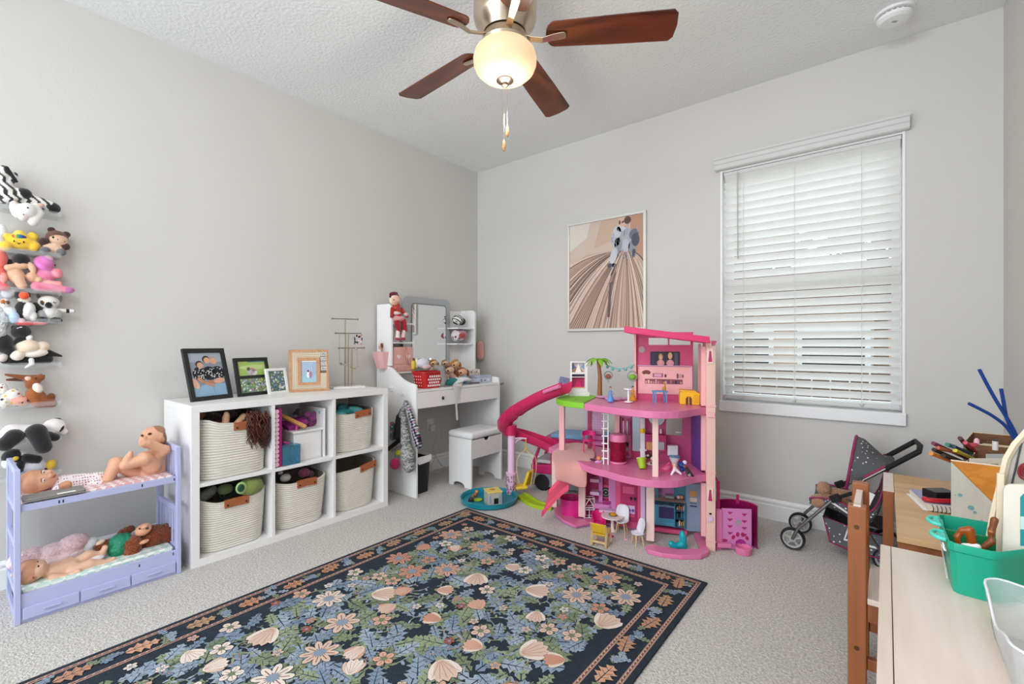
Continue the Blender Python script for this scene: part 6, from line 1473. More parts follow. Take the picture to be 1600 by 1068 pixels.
for k, (px, pv) in enumerate(((1093, 0.10),)):
    post(px, 600, pv + 0.24, Z2, 1.09, 0.014, P3)
# ---- palm, string of lanterns, hanging seats (all fixed to the roof deck)
BARK = mat('palm_trunk_plastic', '#8f5a30', 0.5, bump=(60, 0.5, 0.004)); LEAFG = mat('palm_leaf_plastic', '#7fb52d', 0.45)
PVv = hp(0.22)
base = HI @ Vector(PVv.p(937, 616)); top = HI @ Vector(PVv.p(935, 562))
pm = B().tube([tuple(base + Vector((0, 0, -0.005))), tuple(base.lerp(top, .5) + Vector((0.006, 0, 0))), tuple(top)], [0.015, 0.012, 0.010], 10).obj('palm_trunk', BARK, house, smooth=40)
for k in range(9):
    a = 2 * math.pi * k / 9 + 0.2; L = 0.080; dr = 0.055 if k % 2 else 0.035
    lo = []
    for s in range(7):
        t = s / 6; w2 = 0.018 * math.sin(math.pi * (0.12 + 0.86 * t)); r = L * t
        cx_, cy_ = top.x + r * math.cos(a), top.y + r * math.sin(a) * 0.8; cz_ = top.z + 0.022 * math.sin(t * 2.2) - dr * t * t
        nx_, ny_ = -math.sin(a) * w2, math.cos(a) * w2
        lo.append([(cx_ - nx_, cy_ - ny_, cz_ - 0.006), (cx_, cy_, cz_), (cx_ + nx_, cy_ + ny_, cz_ - 0.006), (cx_, cy_, cz_ - 0.004)])
    B().loft(lo).obj('palm_leaf', LEAFG, pm, smooth=50)
AQ = mat('aqua_plastic', '#6fbcb6', 0.4); CLRP = mat('clear_pink_seat', '#e6c3c9', 0.1, alpha=0.6); BRZ = mat('coral_seat', '#b5615c', 0.5)
PVs = hp(0.30)
st_ = spline([tuple(loc(PVs.p(*q))) for q in ((945, 568), (956, 573), (968, 575.5), (980, 574), (991, 569))], 6)
sg = B().tube(st_, 0.003, 6).obj('lantern_string', AQ, house, smooth=True)
for px, py in ((949, 573), (957, 576.5), (967, 578), (977.5, 577), (986, 573.5)): B().ball(loc(PVs.p(px, py)), (0.010, 0.010, 0.009), 10, 7).obj('lantern', AQ, sg, smooth=True)
for (px, py, r_) in ((950.5, 586, 0.024), (988, 587, 0.028)):
    c0 = Vector(loc(PVs.p(px, py)))
    ring_ = [(c0.x + r_ * math.cos(t), c0.y, c0.z + r_ * math.sin(t)) for t in [2 * math.pi * k / 20 for k in range(20)]]
    h0 = B().tube(ring_, 0.003, 6, closed=True).obj('hoop_seat', mat('hoop_green', '#7fa08f', 0.4), house, smooth=True)
    B().ball((c0.x, c0.y, c0.z - 0.006), (r_ * 0.75, 0.014, r_ * 0.6), 12, 8).obj('seat_cushion', BRZ if px < 960 else LEAFG, h0, smooth=True)
    B().cyl((c0.x, c0.y, c0.z - r_), (c0.x, c0.y, c0.z - r_ - 0.022), 0.002).obj('hoop_tail', AQ, h0)
# slide running round from the roof deck to the middle deck
CER = mat('cerise_slide', '#cf2a5f', 0.3); CERL = mat('coral_slide_inner', '#e8506e', 0.35)
key = [(886, 602, 2.86), (852, 615, 2.98), (822, 631, 3.11), (800, 646, 3.25), (789, 662, 3.36), (794, 671, 3.44), (814, 677, 3.45), (842, 687, 3.38), (869, 699, 3.27)]
path = spline([tuple(atd(a, b_, d)) for a, b_, d in key], 5)
def trough(path, r, wall, th=0.004):
    lo = []; P = [Vector(p) for p in path]
    for i in range(len(P)):
        t = P[min(i + 1, len(P) - 1)] - P[max(i - 1, 0)]; t.z *= 0.3; t.normalize()
        sx = Vector((t.y, -t.x, 0)).normalized()
        out, inn = [], []
        for k in range(9):
            a = math.pi * k / 8
            x, z = math.cos(a), -math.sin(a)
            out.append(P[i] + sx * (r * x) + Vector((0, 0, r * 0.9 * z + (wall if k in (0, 8) else 0))))
            inn.append(P[i] + sx * ((r - th) * x) + Vector((0, 0, (r - th) * 0.9 * z + (wall if k in (0, 8) else 0))))
        lo.append([tuple(v) for v in out + inn[::-1]])
    return lo
slide = thing('toy_slide', 'cerise spiral slide curving down the left side of the doll house', 'slide', tuple(np.array(path[20]) * [1, 1, 0] + [0, 0, 0.40]))
Ms = Matrix.Translation(-Vector(slide.location))
B(Ms).loft(trough(path, 0.056, 0.024)).obj('chute', CER, slide, smooth=50)
for i in (12, 15, 24, 27):
    pts = [tuple(p) for p in trough(path[i - 1:i + 2], 0.0585, 0.024)[1][:9]]
    B(Ms).tube(pts, 0.003, 6).obj('chute_band', CER, slide, smooth=True)
B(Ms).tube([tuple(atd(875, 603, 2.80)), tuple(atd(850, 612, 2.90))], 0.012, 8).obj('slide_lip', P1, slide, smooth=40)
pil = atz(799, 773, 0.0)
swing = thing('swing_post', 'lilac post with a hanging yellow swing seat beneath the slide bend', 'swing', (pil[0], pil[1], 0.0))
SLM = mat('lilac_post', '#e9c3dc', 0.4)
B().cyl((0, 0, 0.0), (0, 0, 0.43), 0.026, seg=20).obj('post', SLM, swing, smooth=40)
B().cyl((0, 0, 0.432), (0, 0, 0.505), 0.036, 0.040, 20).obj('post_collar', CER, swing, smooth=40)
B().lathe([(0.030, 0.001), (0.036, 0.004), (0.037, 0.150), (0.041, 0.158), (0.041, 0.164), (0.028, 0.166)], seg=24).obj('planter_sleeve', SLM, swing, smooth=40)
rg = random.Random(6); pb = B()
for k in range(70):
    a, z = rg.uniform(-2.9, 0.2), rg.uniform(0.012, 0.145)
    pb.cbox((0.0374 * math.cos(a), 0.0374 * math.sin(a), z), (0.0012, 0.006, 0.010), (0, 0, a))
pb.obj('leaf_relief', mat('relief_plum', '#8a5a6a', 0.6), swing)['kind'] = 'stuff'
SD = np.array([cs, sn, 0]); SF = np.array([sn, -cs, 0])
def sw(r, z, f=0.0): p = SD * r + SF * f; return (p[0], p[1], z)
b = B().tube([sw(0.02, 0.405), sw(0.06, 0.41), sw(0.11, 0.405)], 0.006, 8).tube([sw(0.02, 0.36), sw(0.045, 0.395), sw(0.08, 0.405)], 0.004, 8)
b.obj('bracket', SLM, swing, smooth=50)
YEL = mat('yellow_plastic', '#edc62f', 0.4)
b = B().cyl(sw(0.105, 0.40), sw(0.105, 0.335), 0.003).ball(sw(0.105, 0.33), 0.009, 8, 6); b.obj('swing_chain', YEL, swing, smooth=50)
YLP = mat('pale_yellow_cord', '#e8cf8a', 0.5)
sx_, sz_ = 0.105, 0.09
for s, f in ((-0.065, 0.02), (0.075, -0.03), (0.045, 0.05)):
    B().tube(spline([sw(sx_, 0.33), sw(sx_ + s * 0.9, 0.27, f), sw(sx_ + s, 0.17, f), sw(sx_ + s * 0.7, sz_ - 0.02, f * 0.6)], 5), 0.0026, 6).obj('swing_cord', YLP, swing, smooth=True)
B().cbox(sw(0.075, 0.062, 0.0), (0.085, 0.085, 0.02), (0, -0.12, YAW)).obj('swing_seat', YEL, swing, bevel=0.006, seg=3)
B().cbox(sw(0.124, 0.120, 0.0), (0.022, 0.088, 0.12), (0, 0.32, YAW - 0.5)).obj('swing_back', YEL, swing, bevel=0.007, seg=3)
# lower slide under the blanket
lk = [(893, 748, 2.78), (882, 756, 2.80), (870, 768, 2.82), (858, 781, 2.83), (852, 788, 2.83)]
lp_ = spline([tuple(atd(a, b_, d)) for a, b_, d in lk], 5)
ls = thing('short_slide', 'short coral slide coming out under the draped pink cloth', 'slide', (lp_[-1][0], lp_[-1][1], 0.0))
Ml = Matrix.Translation(-Vector(ls.location)); lo = []
dirv = np.array(lp_[-1]) - np.array(lp_[0]); dirv[2] = 0; dirv /= np.linalg.norm(dirv); sid = np.array([dirv[1], -dirv[0], 0])
for i, p in enumerate(lp_):
    hw = 0.082 + 0.012 * i / len(lp_); P = np.array(p); up = np.array([0, 0, 1])
    lo.append([tuple(P + sid * a + up * (z + 0.42 * a)) for a, z in ((-hw, 0.026), (-hw, -0.008), (hw, -0.008), (hw, 0.026), (hw - 0.006, 0.026), (hw - 0.008, 0.004), (-hw + 0.008, 0.004), (-hw + 0.006, 0.026))])
B(Ml).loft(lo).obj('slide_bed', CERL, ls, bevel=0.002)
# pool
pc = atz(764, 783, 0.0); TEAL = mat('teal_pool_plastic', '#17889c', 0.35)
pool = thing('toy_pool', 'round teal toy pool on the carpet beside the rug corner', 'pool', (pc[0], pc[1], 0.0))
B().lathe([(0.02, 0.001), (0.178, 0.001), (0.192, 0.012), (0.196, 0.036), (0.199, 0.040), (0.192, 0.042), (0.186, 0.036), (0.182, 0.013), (0.02, 0.008)], seg=56).obj('pool_basin', TEAL, pool, smooth=40)
lc = atz(799, 776, 0.0) - pc
B().prism(circ(0.062, 24, (lc[0] + 0.02, lc[1])), 0.0005, 0.020).obj('pool_ledge', AQ, pool, bevel=0.003) if False else None
swing.location.z = 0.0015
B().prism(circ(0.085, 28), 0.0, 0.001).obj('foot_disc', AQ, swing)
vine = thing('green_path', 'lime green toy path piece from the swing post to the short slide', 'toy', tuple(atz(835, 790, 0)))
LIME = mat('lime_plastic', '#a3bf1f', 0.4)
vp = spline([tuple(atz(px, py, 0.0) - np.array(vine.location)) for px, py in ((812, 775), (822, 781), (835, 789), (848, 793), (862, 794))], 5)
b = B(); lo = []
for i, p in enumerate(vp):
    t = Vector(vp[min(i + 1, len(vp) - 1)]) - Vector(vp[max(i - 1, 0)]); n_ = Vector((-t.y, t.x, 0)).normalized() * 0.042; P = Vector(p)
    lo.append([tuple(P - n_ + Vector((0, 0, 0.0005))), tuple(P + n_ + Vector((0, 0, 0.0005))), tuple(P + n_ + Vector((0, 0, 0.026))), tuple(P + n_ * 0.8 + Vector((0, 0, 0.026))), tuple(P + n_ * 0.75 + Vector((0, 0, 0.014))), tuple(P - n_ * 0.75 + Vector((0, 0, 0.014))), tuple(P - n_ * 0.8 + Vector((0, 0, 0.026))), tuple(P - n_ + Vector((0, 0, 0.026)))])
b.loft(lo).obj('path_tray', LIME, vine, bevel=0.001)
# camper behind the slide
vn = atz(850, 767, 0.0)
camper = thing('toy_camper', 'magenta and grey toy camper van parked behind the slide', 'toy van', tuple(vn + np.array([0.012, 0.015, 0])), R(14))
CMG = mat('camper_magenta', '#c21f66', 0.35); CGR = mat('camper_grey', '#7d7d80', 0.5); TYR = mat('black_toy_tyre', '#141415', 0.6); CBL = mat('camper_roof_blue', '#6f9fc4', 0.5)
yv = 0.0
sidep = [(-0.12, 0.03), (-0.125, 0.16), (-0.115, 0.19), (-0.05, 0.37), (-0.02, 0.40), (0.45, 0.40), (0.45, 0.03)]
B().prism([(-0.12, 0.03), (-0.122, 0.125), (0.0, 0.125), (0.45, 0.125), (0.45, 0.03)], 0.0, 0.26, 'y').obj('lower_body', CGR, camper, bevel=0.006)
b = B(); b.prism([(-0.122, 0.1255), (-0.125, 0.18), (0.02, 0.195), (0.45, 0.195), (0.45, 0.1255)], 0.0, 0.26, 'y')
b.prism([(-0.125, 0.18), (-0.055, 0.36), (-0.035, 0.36), (-0.10, 0.18)], 0.0, 0.02, 'y').prism([(-0.125, 0.18), (-0.055, 0.36), (-0.035, 0.36), (-0.10, 0.18)], 0.24, 0.26, 'y').prism([(-0.06, 0.36), (-0.03, 0.395), (0.45, 0.395), (0.45, 0.36)], 0.0, 0.26, 'y').prism([(0.03, 0.195), (0.03, 0.36), (0.45, 0.36), (0.45, 0.195)], 0.0, 0.26, 'y')
b.obj('upper_body', CMG, camper, bevel=0.004)
B().prism([(0.03, 0.396), (0.03, 0.425), (0.42, 0.425), (0.42, 0.396)], 0.01, 0.25, 'y').obj('roof_mat', CBL, camper, bevel=0.006)
b = B(); b.prism(circ(0.058, 24, (-0.035, 0.062)), -0.004, -0.0005, 'y'); b.obj('wheel_arch', DRK, camper)
for x in (-0.035, 0.30):
    B().cyl((x, -0.0045, 0.051), (x, 0.03, 0.051), 0.050, seg=24).obj('wheel', TYR, camper, smooth=40)
ST2 = mat('zebra_trim', '#c9c6c6', 0.5)
B().box((-0.10, 0.03, 0.196), (0.02, 0.23, 0.22)).obj('dash_board', ST2, camper, bevel=0.004)
wsx = (0.0, 0.13, 0.27)
B().tube([(wsx[0] + 0.03 * math.cos(t), wsx[1] + 0.03 * math.sin(t), wsx[2] + 0.02 * math.cos(t)) for t in [2 * math.pi * k / 16 for k in range(16)]], 0.004, 6, closed=True).obj('steering_wheel', DRK, camper, smooth=True)
# terry cloth over the left deck
CLO = mat('peach_cloth', '#e8a8a0', 0.95, bump=(320, 0.7, 0.004), sheen=0.3)
ztop = Z1 + 0.004
cl = [[(863, 705), (874, 697), (888, 691), (905, 689), (925, 695)], [(861, 712), (872, 706), (888, 701), (906, 700), (932, 706)], [(862, 719), (873, 716), (889, 713), (908, 712), (934, 716)], [(866, 724), (877, 723), (890, 722), (908, 722), (917, 722)]]
rows = [[atz(px, py, ztop) for px, py in r] for r in cl]
f0 = rows[-1]
hang = [[(864, 740), (876, 742), (890, 745), (904, 748), (915, 747)], [(867, 751), (876, 751), (889, 756), (903, 764), (914, 762)]]
for j, hr in enumerate(hang):
    rows.append([np.array([f0[i][0], f0[i][1], 0]) + SF * (0.012 + 0.004 * ((i + j) % 2)) + np.array([0, 0, CAMZ + (CY - hr[i][1]) / F * (dist(f0[i][0], f0[i][1]) - 0.012)]) for i in range(5)])
vs_ = [tuple(p) for r in rows for p in r]; fs = [(i * 5 + j, i * 5 + j + 1, (i + 1) * 5 + j + 1, (i + 1) * 5 + j) for i in range(len(rows) - 1) for j in range(4)]
tag(B().add(vs_, fs).obj('peach_cloth', CLO, smooth=True, solid=0.006, sub=1), 'peach terry cloth draped over the left deck of the doll house', 'cloth')
# ------------------------------------------------------------------ doll house furniture and small toys
def stand(name, lab, cat, px, py, z=0.0, group=None, turn=0.0):
    """a thing standing where the surface at height z shows at px, py; its local x runs across the view, y away; returns it and metres per pixel there"""
    p = atz(px, py, z)
    return thing(name, lab, cat, tuple(p), YAW + turn, group), dist(p[0], p[1]) / F
CRP = mat('white_toy_plastic', '#f1efed', 0.35); HPK = mat('hot_pink_toy', '#e0267f', 0.35); WDT = wood('toy_chair_wood', '#e3c592', '#c99f63', 0.5, 40)
CORAL = mat('coral_pink_toy', '#d93f78', 0.35)
# fireplace oven
zt2 = Z2 + 0.0045
t, s = stand('toy_fireplace', 'white toy fireplace with a picture panel standing on the green turf deck', 'toy fireplace', 905, 618.5, zt2)
B().box((-16 * s, -0.006, 0), (16 * s, 0.05, 6 * s)).obj('hearth', CRP, t, bevel=0.002)
b = B(); W2, H_ = 13.5 * s, 54 * s
b.box((-W2, 0.008, 6.02 * s), (-W2 + 2.5 * s, 0.045, H_)).box((W2 - 4 * s, 0.008, 6.02 * s), (W2, 0.045, H_)).box((-W2 + 2.5 * s, 0.008, 6.02 * s), (W2 - 4 * s, 0.045, 12 * s)).box((-W2 + 2.5 * s, 0.008, 34 * s), (W2 - 4 * s, 0.045, 37 * s)).box((-W2 + 2.5 * s, 0.008, 52 * s), (W2 - 4 * s, 0.045, H_)).box((-W2 + 2.5 * s, 0.008, 29 * s), (W2 - 4 * s, 0.045, 30 * s))
b.obj('mantel_frame', CRP, t, bevel=0.001)
B().box((-W2 + 2.5 * s, 0.036, 12 * s), (W2 - 4 * s, 0.044, 52 * s)).obj('fire_back', P4, t)
p = Print((-W2 + 2.5 * s, 0.0355, 12 * s), (1, 0, 0), (0, 0, 1), (0, -1, 0)); w1 = 2 * W2 - 6.5 * s
p.rect(0, 25 * s, w1, 40 * s, '#c9c3c9', 1).poly([(0, 25 * s), (w1 * .5, 36 * s), (w1, 25 * s)], '#b98a5a', 2).poly([(w1 * .3, 25 * s), (w1 * .52, 40 * s), (w1 * .75, 25 * s)], '#f0ece8', 3).poly([(0, 40 * s), (w1 * .4, 32 * s), (0, 28 * s)], '#6f7f9c', 3).poly([(w1, 40 * s), (w1 * .7, 33 * s), (w1, 28 * s)], '#8aa0b5', 3)
p.rect(0, 18.5 * s, w1, 22 * s, '#3a3046', 1).poly([(w1 * .2, 0.5 * s), (w1 * .8, 0.5 * s), (w1 * .65, 9 * s), (w1 * .5, 12 * s), (w1 * .35, 8 * s)], '#e02a6e', 2).rect(0, 0, w1, 1.5 * s, '#d9a06a', 3)
p.obj('fire_print', t)
t, s = stand('printed_card', 'lilac blue printed card leaning beside the toy fireplace at the slide top', 'card', 879, 613, zt2)
B().cbox((0.01, 0.03, 0.055), (0.072, 0.004, 0.105), (0.35, 0.2, 0)).obj('card_sheet', mat('lilac_blue_card', '#9a9fc4', 0.6, var=(90, 0.5, '#5f6590')), t)
o_ = soft('lilac_blanket', 'small lilac blanket spread on the upper deck behind the blue gown doll', 'blanket', [('e', atz(947, 620, zt2 + 0.004), (0.075, 0.03, 0.008), np.eye(3), '#d9a3c6'), ('e', atz(968, 622, zt2 + 0.004), (0.06, 0.03, 0.009), np.eye(3), '#c78fb8'), ('e', atz(957, 623, zt2 + 0.005), (0.05, 0.02, 0.010), np.eye(3), '#d4a0c8')], PL)
def gown(name, lab, px, py, z, hgt, m, hair, cape=None):
    t, s = stand(name, lab, 'doll figurine', px, py, z)
    h_ = hgt * s
    B().lathe([(h_ * 0.22, 0.0005), (h_ * 0.25, 0.01), (h_ * 0.17, h_ * 0.25), (h_ * 0.06, h_ * 0.55), (h_ * 0.075, h_ * 0.70), (h_ * 0.03, h_ * 0.76)], seg=18).obj('gown', m, t, smooth=50)
    B().ball((0, 0, h_ * 0.85), (h_ * 0.065, h_ * 0.065, h_ * 0.085), 10, 8).cyl((0, 0, h_ * 0.74), (0, 0, h_ * 0.8), h_ * 0.022).obj('head', mat('doll_skin_plastic', '#dcae8c', 0.4), t, smooth=True)
    B().ball((0, h_ * 0.02, h_ * 0.88), (h_ * 0.075, h_ * 0.07, h_ * 0.08), 10, 8).ball((0, h_ * 0.05, h_ * 0.97), (h_ * 0.03,) * 3, 8, 6).obj('hair', hair, t, smooth=True)
    for s_ in (-1, 1): B().tube([(s_ * h_ * 0.07, 0, h_ * 0.70), (s_ * h_ * 0.13, -h_ * 0.02, h_ * 0.55), (s_ * h_ * 0.15, -h_ * 0.06, h_ * 0.44)], h_ * 0.022, 6).obj('arm', m if s_ else m, t, smooth=True)
    return t
gown('gown_figurine', 'small figurine in a long blue gown standing on the upper deck', 954, 627, zt2, 24, mat('blue_gown', '#5f93cf', 0.4), mat('brown_hair', '#6a4630', 0.5))
gown('gown_figurine', 'small figurine in an orange gown behind the white pedestal table on the upper deck', 989, 626, zt2, 24, mat('orange_gown', '#e59a26', 0.4), mat('black_hair', '#241d1c', 0.5))
t, s = stand('pedestal_table', 'tiny white pedestal table on the upper deck', 'toy table', 982, 628, zt2)
B().lathe([(0.024, 0.0005), (0.024, 0.006), (0.006, 0.008)], seg=20).obj('foot_plate', CRP, t, smooth=30)
B().cyl((0, 0, 0.008), (0, 0, 20 * s), 0.006, seg=12).obj('pedestal', CRP, t, smooth=40)
B().cyl((0, 0, 20 * s), (0, 0, 20 * s + 0.006), 0.026, seg=20).obj('table_top', CRP, t, smooth=40)
t, s = stand('blue_table', 'tiny sky blue table on the top floor of the doll house', 'toy table', 1033, 629.5, Z2 + 0.0005)
SKY = mat('sky_blue_plastic', '#5ea0d2', 0.4)
B().box((-10.5 * s, -0.004, 17 * s), (10.5 * s, 0.05, 19 * s)).obj('table_top', SKY, t, bevel=0.001)
for x in (-8.5, 8.5):
    for y in (0.0, 0.042): B().box(((x - 0.9) * s, y, 0.0), ((x + 0.9) * s, y + 0.005, 17 * s)).obj('leg', SKY, t)
zb3 = Z2 + 19 * s + 0.001
tp = np.array(t.location) + np.array([-0.02 * -sn, 0.02 * cs, 0]) * 1.0
ft = thing('giraffe_figurine', 'tiny yellow giraffe figurine on the sky blue table', 'figurine', (tp[0], tp[1], zb3), YAW)
B().ball((0, 0, 0.016), (0.012, 0.008, 0.008), 10, 7).tube([(0.006, 0, 0.018), (0.004, 0, 0.036), (0.002, 0, 0.046)], 0.004, 8).ball((-0.002, 0, 0.049), (0.007, 0.004, 0.005), 8, 6).obj('body', mat('giraffe_yellow', '#d9a53c', 0.4, var=(300, 0.6, '#8a5a24')), ft, smooth=True)
for x in (-0.008, 0.007):
    for y in (-0.004, 0.004): B().cyl((x, y, 0), (x, y, 0.012), 0.0025, seg=6).obj('leg', mat('giraffe_leg', '#b98a35', 0.4), ft)
t, s = stand('dog_house', 'yellow toy dog house on the top floor beside the tower', 'toy dog house', 1078, 632, Z2 + 0.0005)
t.rotation_euler = (0, 0, YAW - 0.25)
DY = mat('doghouse_yellow', '#f0bd2a', 0.4)
b = B(); Wd, Hd = 0.105, 0.072
prof = [(-Wd / 2, 0), (Wd / 2, 0), (Wd / 2, Hd * 0.80), (Wd * 0.30, Hd * 1.0), (-Wd * 0.40, Hd * 1.05), (-Wd / 2, Hd * 0.85)]
b.prism(prof, 0.0, 0.075, 'y'); b.obj('house_shell', DY, t, bevel=0.003)
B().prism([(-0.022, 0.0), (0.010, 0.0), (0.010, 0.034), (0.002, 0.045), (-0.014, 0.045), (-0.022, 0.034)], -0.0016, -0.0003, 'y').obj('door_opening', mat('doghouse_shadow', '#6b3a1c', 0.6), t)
B().box((-0.008, -0.0022, 0.0), (-0.004, -0.0017, 0.044)).obj('door_bar', DY, t)
for k in range(5): B().box((0.020, -0.002, 0.010 + k * 0.0095), (Wd / 2 - 0.003, -0.0003, 0.0165 + k * 0.0095)).obj('siding', mat('doghouse_gold', '#e3a91c', 0.4), t)
B().cbox((0.036, 0.037, Hd * 0.93), (0.045, 0.082, 0.006), (0, 0.42, 0)).obj('roof_panel', DY, t, bevel=0.002)
B().cbox((-0.010, 0.037, Hd * 1.055), (0.085, 0.084, 0.006), (0, 0.05, 0)).obj('roof_panel', DY, t, bevel=0.002)
# middle deck
zd = Z1 + 0.0125
t, s = stand('round_back_chair', 'hot pink round backed toy chair on the peach cloth', 'toy chair', 921, 706, zd)
for x, y in ((-9, 0.0), (8.5, -0.002), (-8, 0.045), (8, 0.045)): B().cyl((x * s, y, 0), (x * s * 0.93, y + 0.003, 17 * s), 0.0032, seg=8).obj('leg', CORAL, t, smooth=40)
B().loft([lift(circ(9.5 * s, 20, (0, 0.022), 0.028), z) for z in (17 * s, 19 * s)]).obj('seat', HPK, t, smooth=40)
bk_ = [((10.5 * s) * math.cos(a), 0.025 + 0.028 * math.sin(a)) for a in [math.pi * k / 14 for k in range(15)]]
B().loft([[(x, y, 24 * s), (x * 1.02, y * 1.02, 32.5 * s - 2 * s * abs(x) / (10.5 * s)), (x * 0.94, y * 0.94 + 0.001, 32.5 * s - 2 * s * abs(x) / (10.5 * s)), (x * 0.93, y * 0.93 + 0.001, 24 * s)] for x, y in bk_]).obj('backrest', HPK, t, smooth=60)
for k in (0, 4, 10, 14): B().cyl((bk_[k][0] * 0.96, bk_[k][1], 18.5 * s), (bk_[k][0] * 0.97, bk_[k][1], 24.5 * s), 0.003, seg=6).obj('back_post', HPK, t)
t, s = stand('toy_aquarium', 'pink cylinder toy tank full of small pink fish on the middle deck', 'toy tank', 965.5, 723, Z1 + 0.0005)
TNK = mat('pink_clear_tank', '#d9386f', 0.08, trans=0.8, ior=1.2)
B().lathe([(12.5 * s, 0), (13.8 * s, 1.5 * s), (13.4 * s, 4 * s), (12 * s, 4 * s)], seg=32).obj('tank_base', P1, t, smooth=40)
B().lathe([(12.4 * s, 4.2 * s), (12.4 * s, 34 * s), (11.9 * s, 34 * s), (11.9 * s, 5 * s)], seg=32).obj('tank_wall', TNK, t, smooth=40)
B().lathe([(12 * s, 34.2 * s), (13.2 * s, 34.8 * s), (13.2 * s, 43 * s), (12.2 * s, 45 * s), (10 * s, 45.3 * s)], seg=32).obj('tank_lid', P1, t, smooth=40)
rg = random.Random(3)
for k in range(16):
    a, r_ = rg.random() * 6.28, rg.uniform(2, 9) * s
    B().ball((r_ * math.cos(a), r_ * math.sin(a), rg.uniform(7, 17) * s), (3.4 * s, 2 * s, 2.2 * s), 8, 6).obj('fish', [P3, CORAL, LIL][k % 3], t, smooth=True)
t, s = stand('toy_lift_pole', 'white toy pole with a yellow ring standing on the middle deck', 'toy', 1004.5, 722, Z1 + 0.0005)
B().box((-3.3 * s, 0, 0), (3.3 * s, 0.016, 69 * s)).obj('pole', CRP, t, bevel=0.002)
B().lathe([(4.2 * s, 46 * s), (4.8 * s, 48 * s), (4.8 * s, 51 * s), (4.2 * s, 53 * s)], (0, 0.008, 0), 16).obj('yellow_ring', YEL, t, smooth=50)
B().box((-4.5 * s, -0.004, 18 * s), (5.5 * s, 0.02, 20 * s)).obj('pole_collar', CRP, t, bevel=0.001)
t, s = stand('green_basket', 'lime green toy pail on the edge of the middle deck', 'toy pail', 1004, 733, Z1 + 0.0005)
b = B(); M = Matrix.Rotation(-0.45, 4, 'X')
B(Matrix.Translation((0, 0, 0.004)) @ M).lathe([(5.0 * s, 0), (7.5 * s, 16 * s), (6.8 * s, 16 * s), (4.4 * s, 1.2 * s)], seg=20).obj('pail', LIME, t, smooth=40)
B(Matrix.Translation((0, 0, 0.004)) @ M).tube([(7 * s * math.cos(a), 2 * s, 16 * s + 7 * s * math.sin(a) * 0.3) for a in [math.pi * k / 10 for k in range(11)]], 0.0022, 6).obj('pail_handle', CRP, t, smooth=True)
t, s = stand('toy_toilet', 'white toy toilet with a blue lid in the doll house bathroom', 'toy toilet', 1054, 724, Z1 + 0.0005)
t.location = Vector(HO) + Vector(hu) * huz(1054, 722, 0.22)[0] + Vector(hv) * 0.22 + Vector((0, 0, Z1 + 0.0005))
s = dist(t.location.x, t.location.y) / F
B().box((-7.5 * s, 0.02, 14 * s), (7.5 * s, 0.045, 30 * s)).obj('cistern', CRP, t, bevel=0.003)
B().loft([lift(circ(r_ * s, 20, (0, 0.0), r_ * s * 1.1), z * s) for r_, z in ((5, 0), (4.5, 5), (7.5, 11), (8, 13.5))]).obj('bowl', CRP, t, smooth=50)
B().loft([lift(circ(8.2 * s, 20, (0, 0), 9 * s), z * s) for z in (13.6, 15.5)]).obj('seat_lid', CBL, t, smooth=40)
Qd = lambda px, py, z: Pose('d', dist(*atz(px, py, z)[:2]))
Q = Qd(1040, 735, Z1); e, c = Q.e, Q.c
soft('pink_doll_cot', 'pink toy sling chair lying tipped over on the middle deck', 'toy chair', [c(1031, 734, 1046, 723, 2, 2, '#d8487c'), c(1032, 736, 1052, 735, 2, 2, '#d8487c', 0.01), c(1046, 723, 1053, 735, 2.2, 2, '#d8487c'), e(1042, 731, 6, 3.4, '#e8709a', 20, 0.004)], PLA, h=0.0028)
Q = Qd(1056, 741, Z1); e, c = Q.e, Q.c
soft('white_doll', 'doll in white trousers sitting with legs apart on the middle deck edge', 'doll', [e(1054, 726, 3, 3.2, '#e0b597'), c(1054, 729, 1055, 733, 2.8, 3, '#f2d7dc'), c(1054, 733, 1049, 741, 2.4, 1.6, '#f3ebee', 0, 0.01), c(1056, 733, 1064, 740, 2.4, 1.6, '#f3ebee', 0, 0.012)], PLA, h=0.0025, k=0.003)
Q = Qd(1066, 737, Z1); e, c = Q.e, Q.c
soft('blue_toy', 'dark blue and white toy mixer lying on the middle deck', 'toy', [e(1065, 726, 6, 5, '#27489c'), e(1070, 722, 3.2, 3.4, '#e8e6ec', 0, 0.004), e(1066, 733, 4.4, 3, '#27489c'), c(1069, 725, 1069, 738, 1.6, 1.6, '#b9b4d4')], PLA, h=0.0025, k=0.003)
Q = Qd(1078, 743, Z1); e, c = Q.e, Q.c
soft('black_leg_doll', 'doll with long black boots lying at the right end of the middle deck', 'doll', [c(1071, 729, 1081, 741, 2.6, 1.8, '#3a3034', 0, 0.012), c(1073, 731, 1075, 743, 2.2, 1.6, '#2a2428', 0, 0.012), e(1082, 743, 2.6, 1.6, '#1a1718', 0, 0.012), e(1076, 742, 2.8, 2.2, '#c9a9a0', 0, 0.010), e(1070, 728, 3, 2.6, '#7d4a4a')], PLA, h=0.0025, k=0.003)
Q = Qd(1020, 727, Z1); e, c = Q.e, Q.c
soft('cow_print_cushion', 'black and white toy cushion behind the lime green pail', 'toy cushion', [e(1018, 724, 8, 3.6, '#e8dcd8', 10), e(1021, 716, 5, 4, '#e6d2cc', 0, -0.02), e(1014, 712, 6, 4, '#2a2324', 0, -0.03)], PLA, tint=spots(['#2a2324', '#2a2324', '#d9b0a8'], 0.018, 0.36), h=0.0028)
Q = Qd(1013, 713, Z1); e, c = Q.e, Q.c
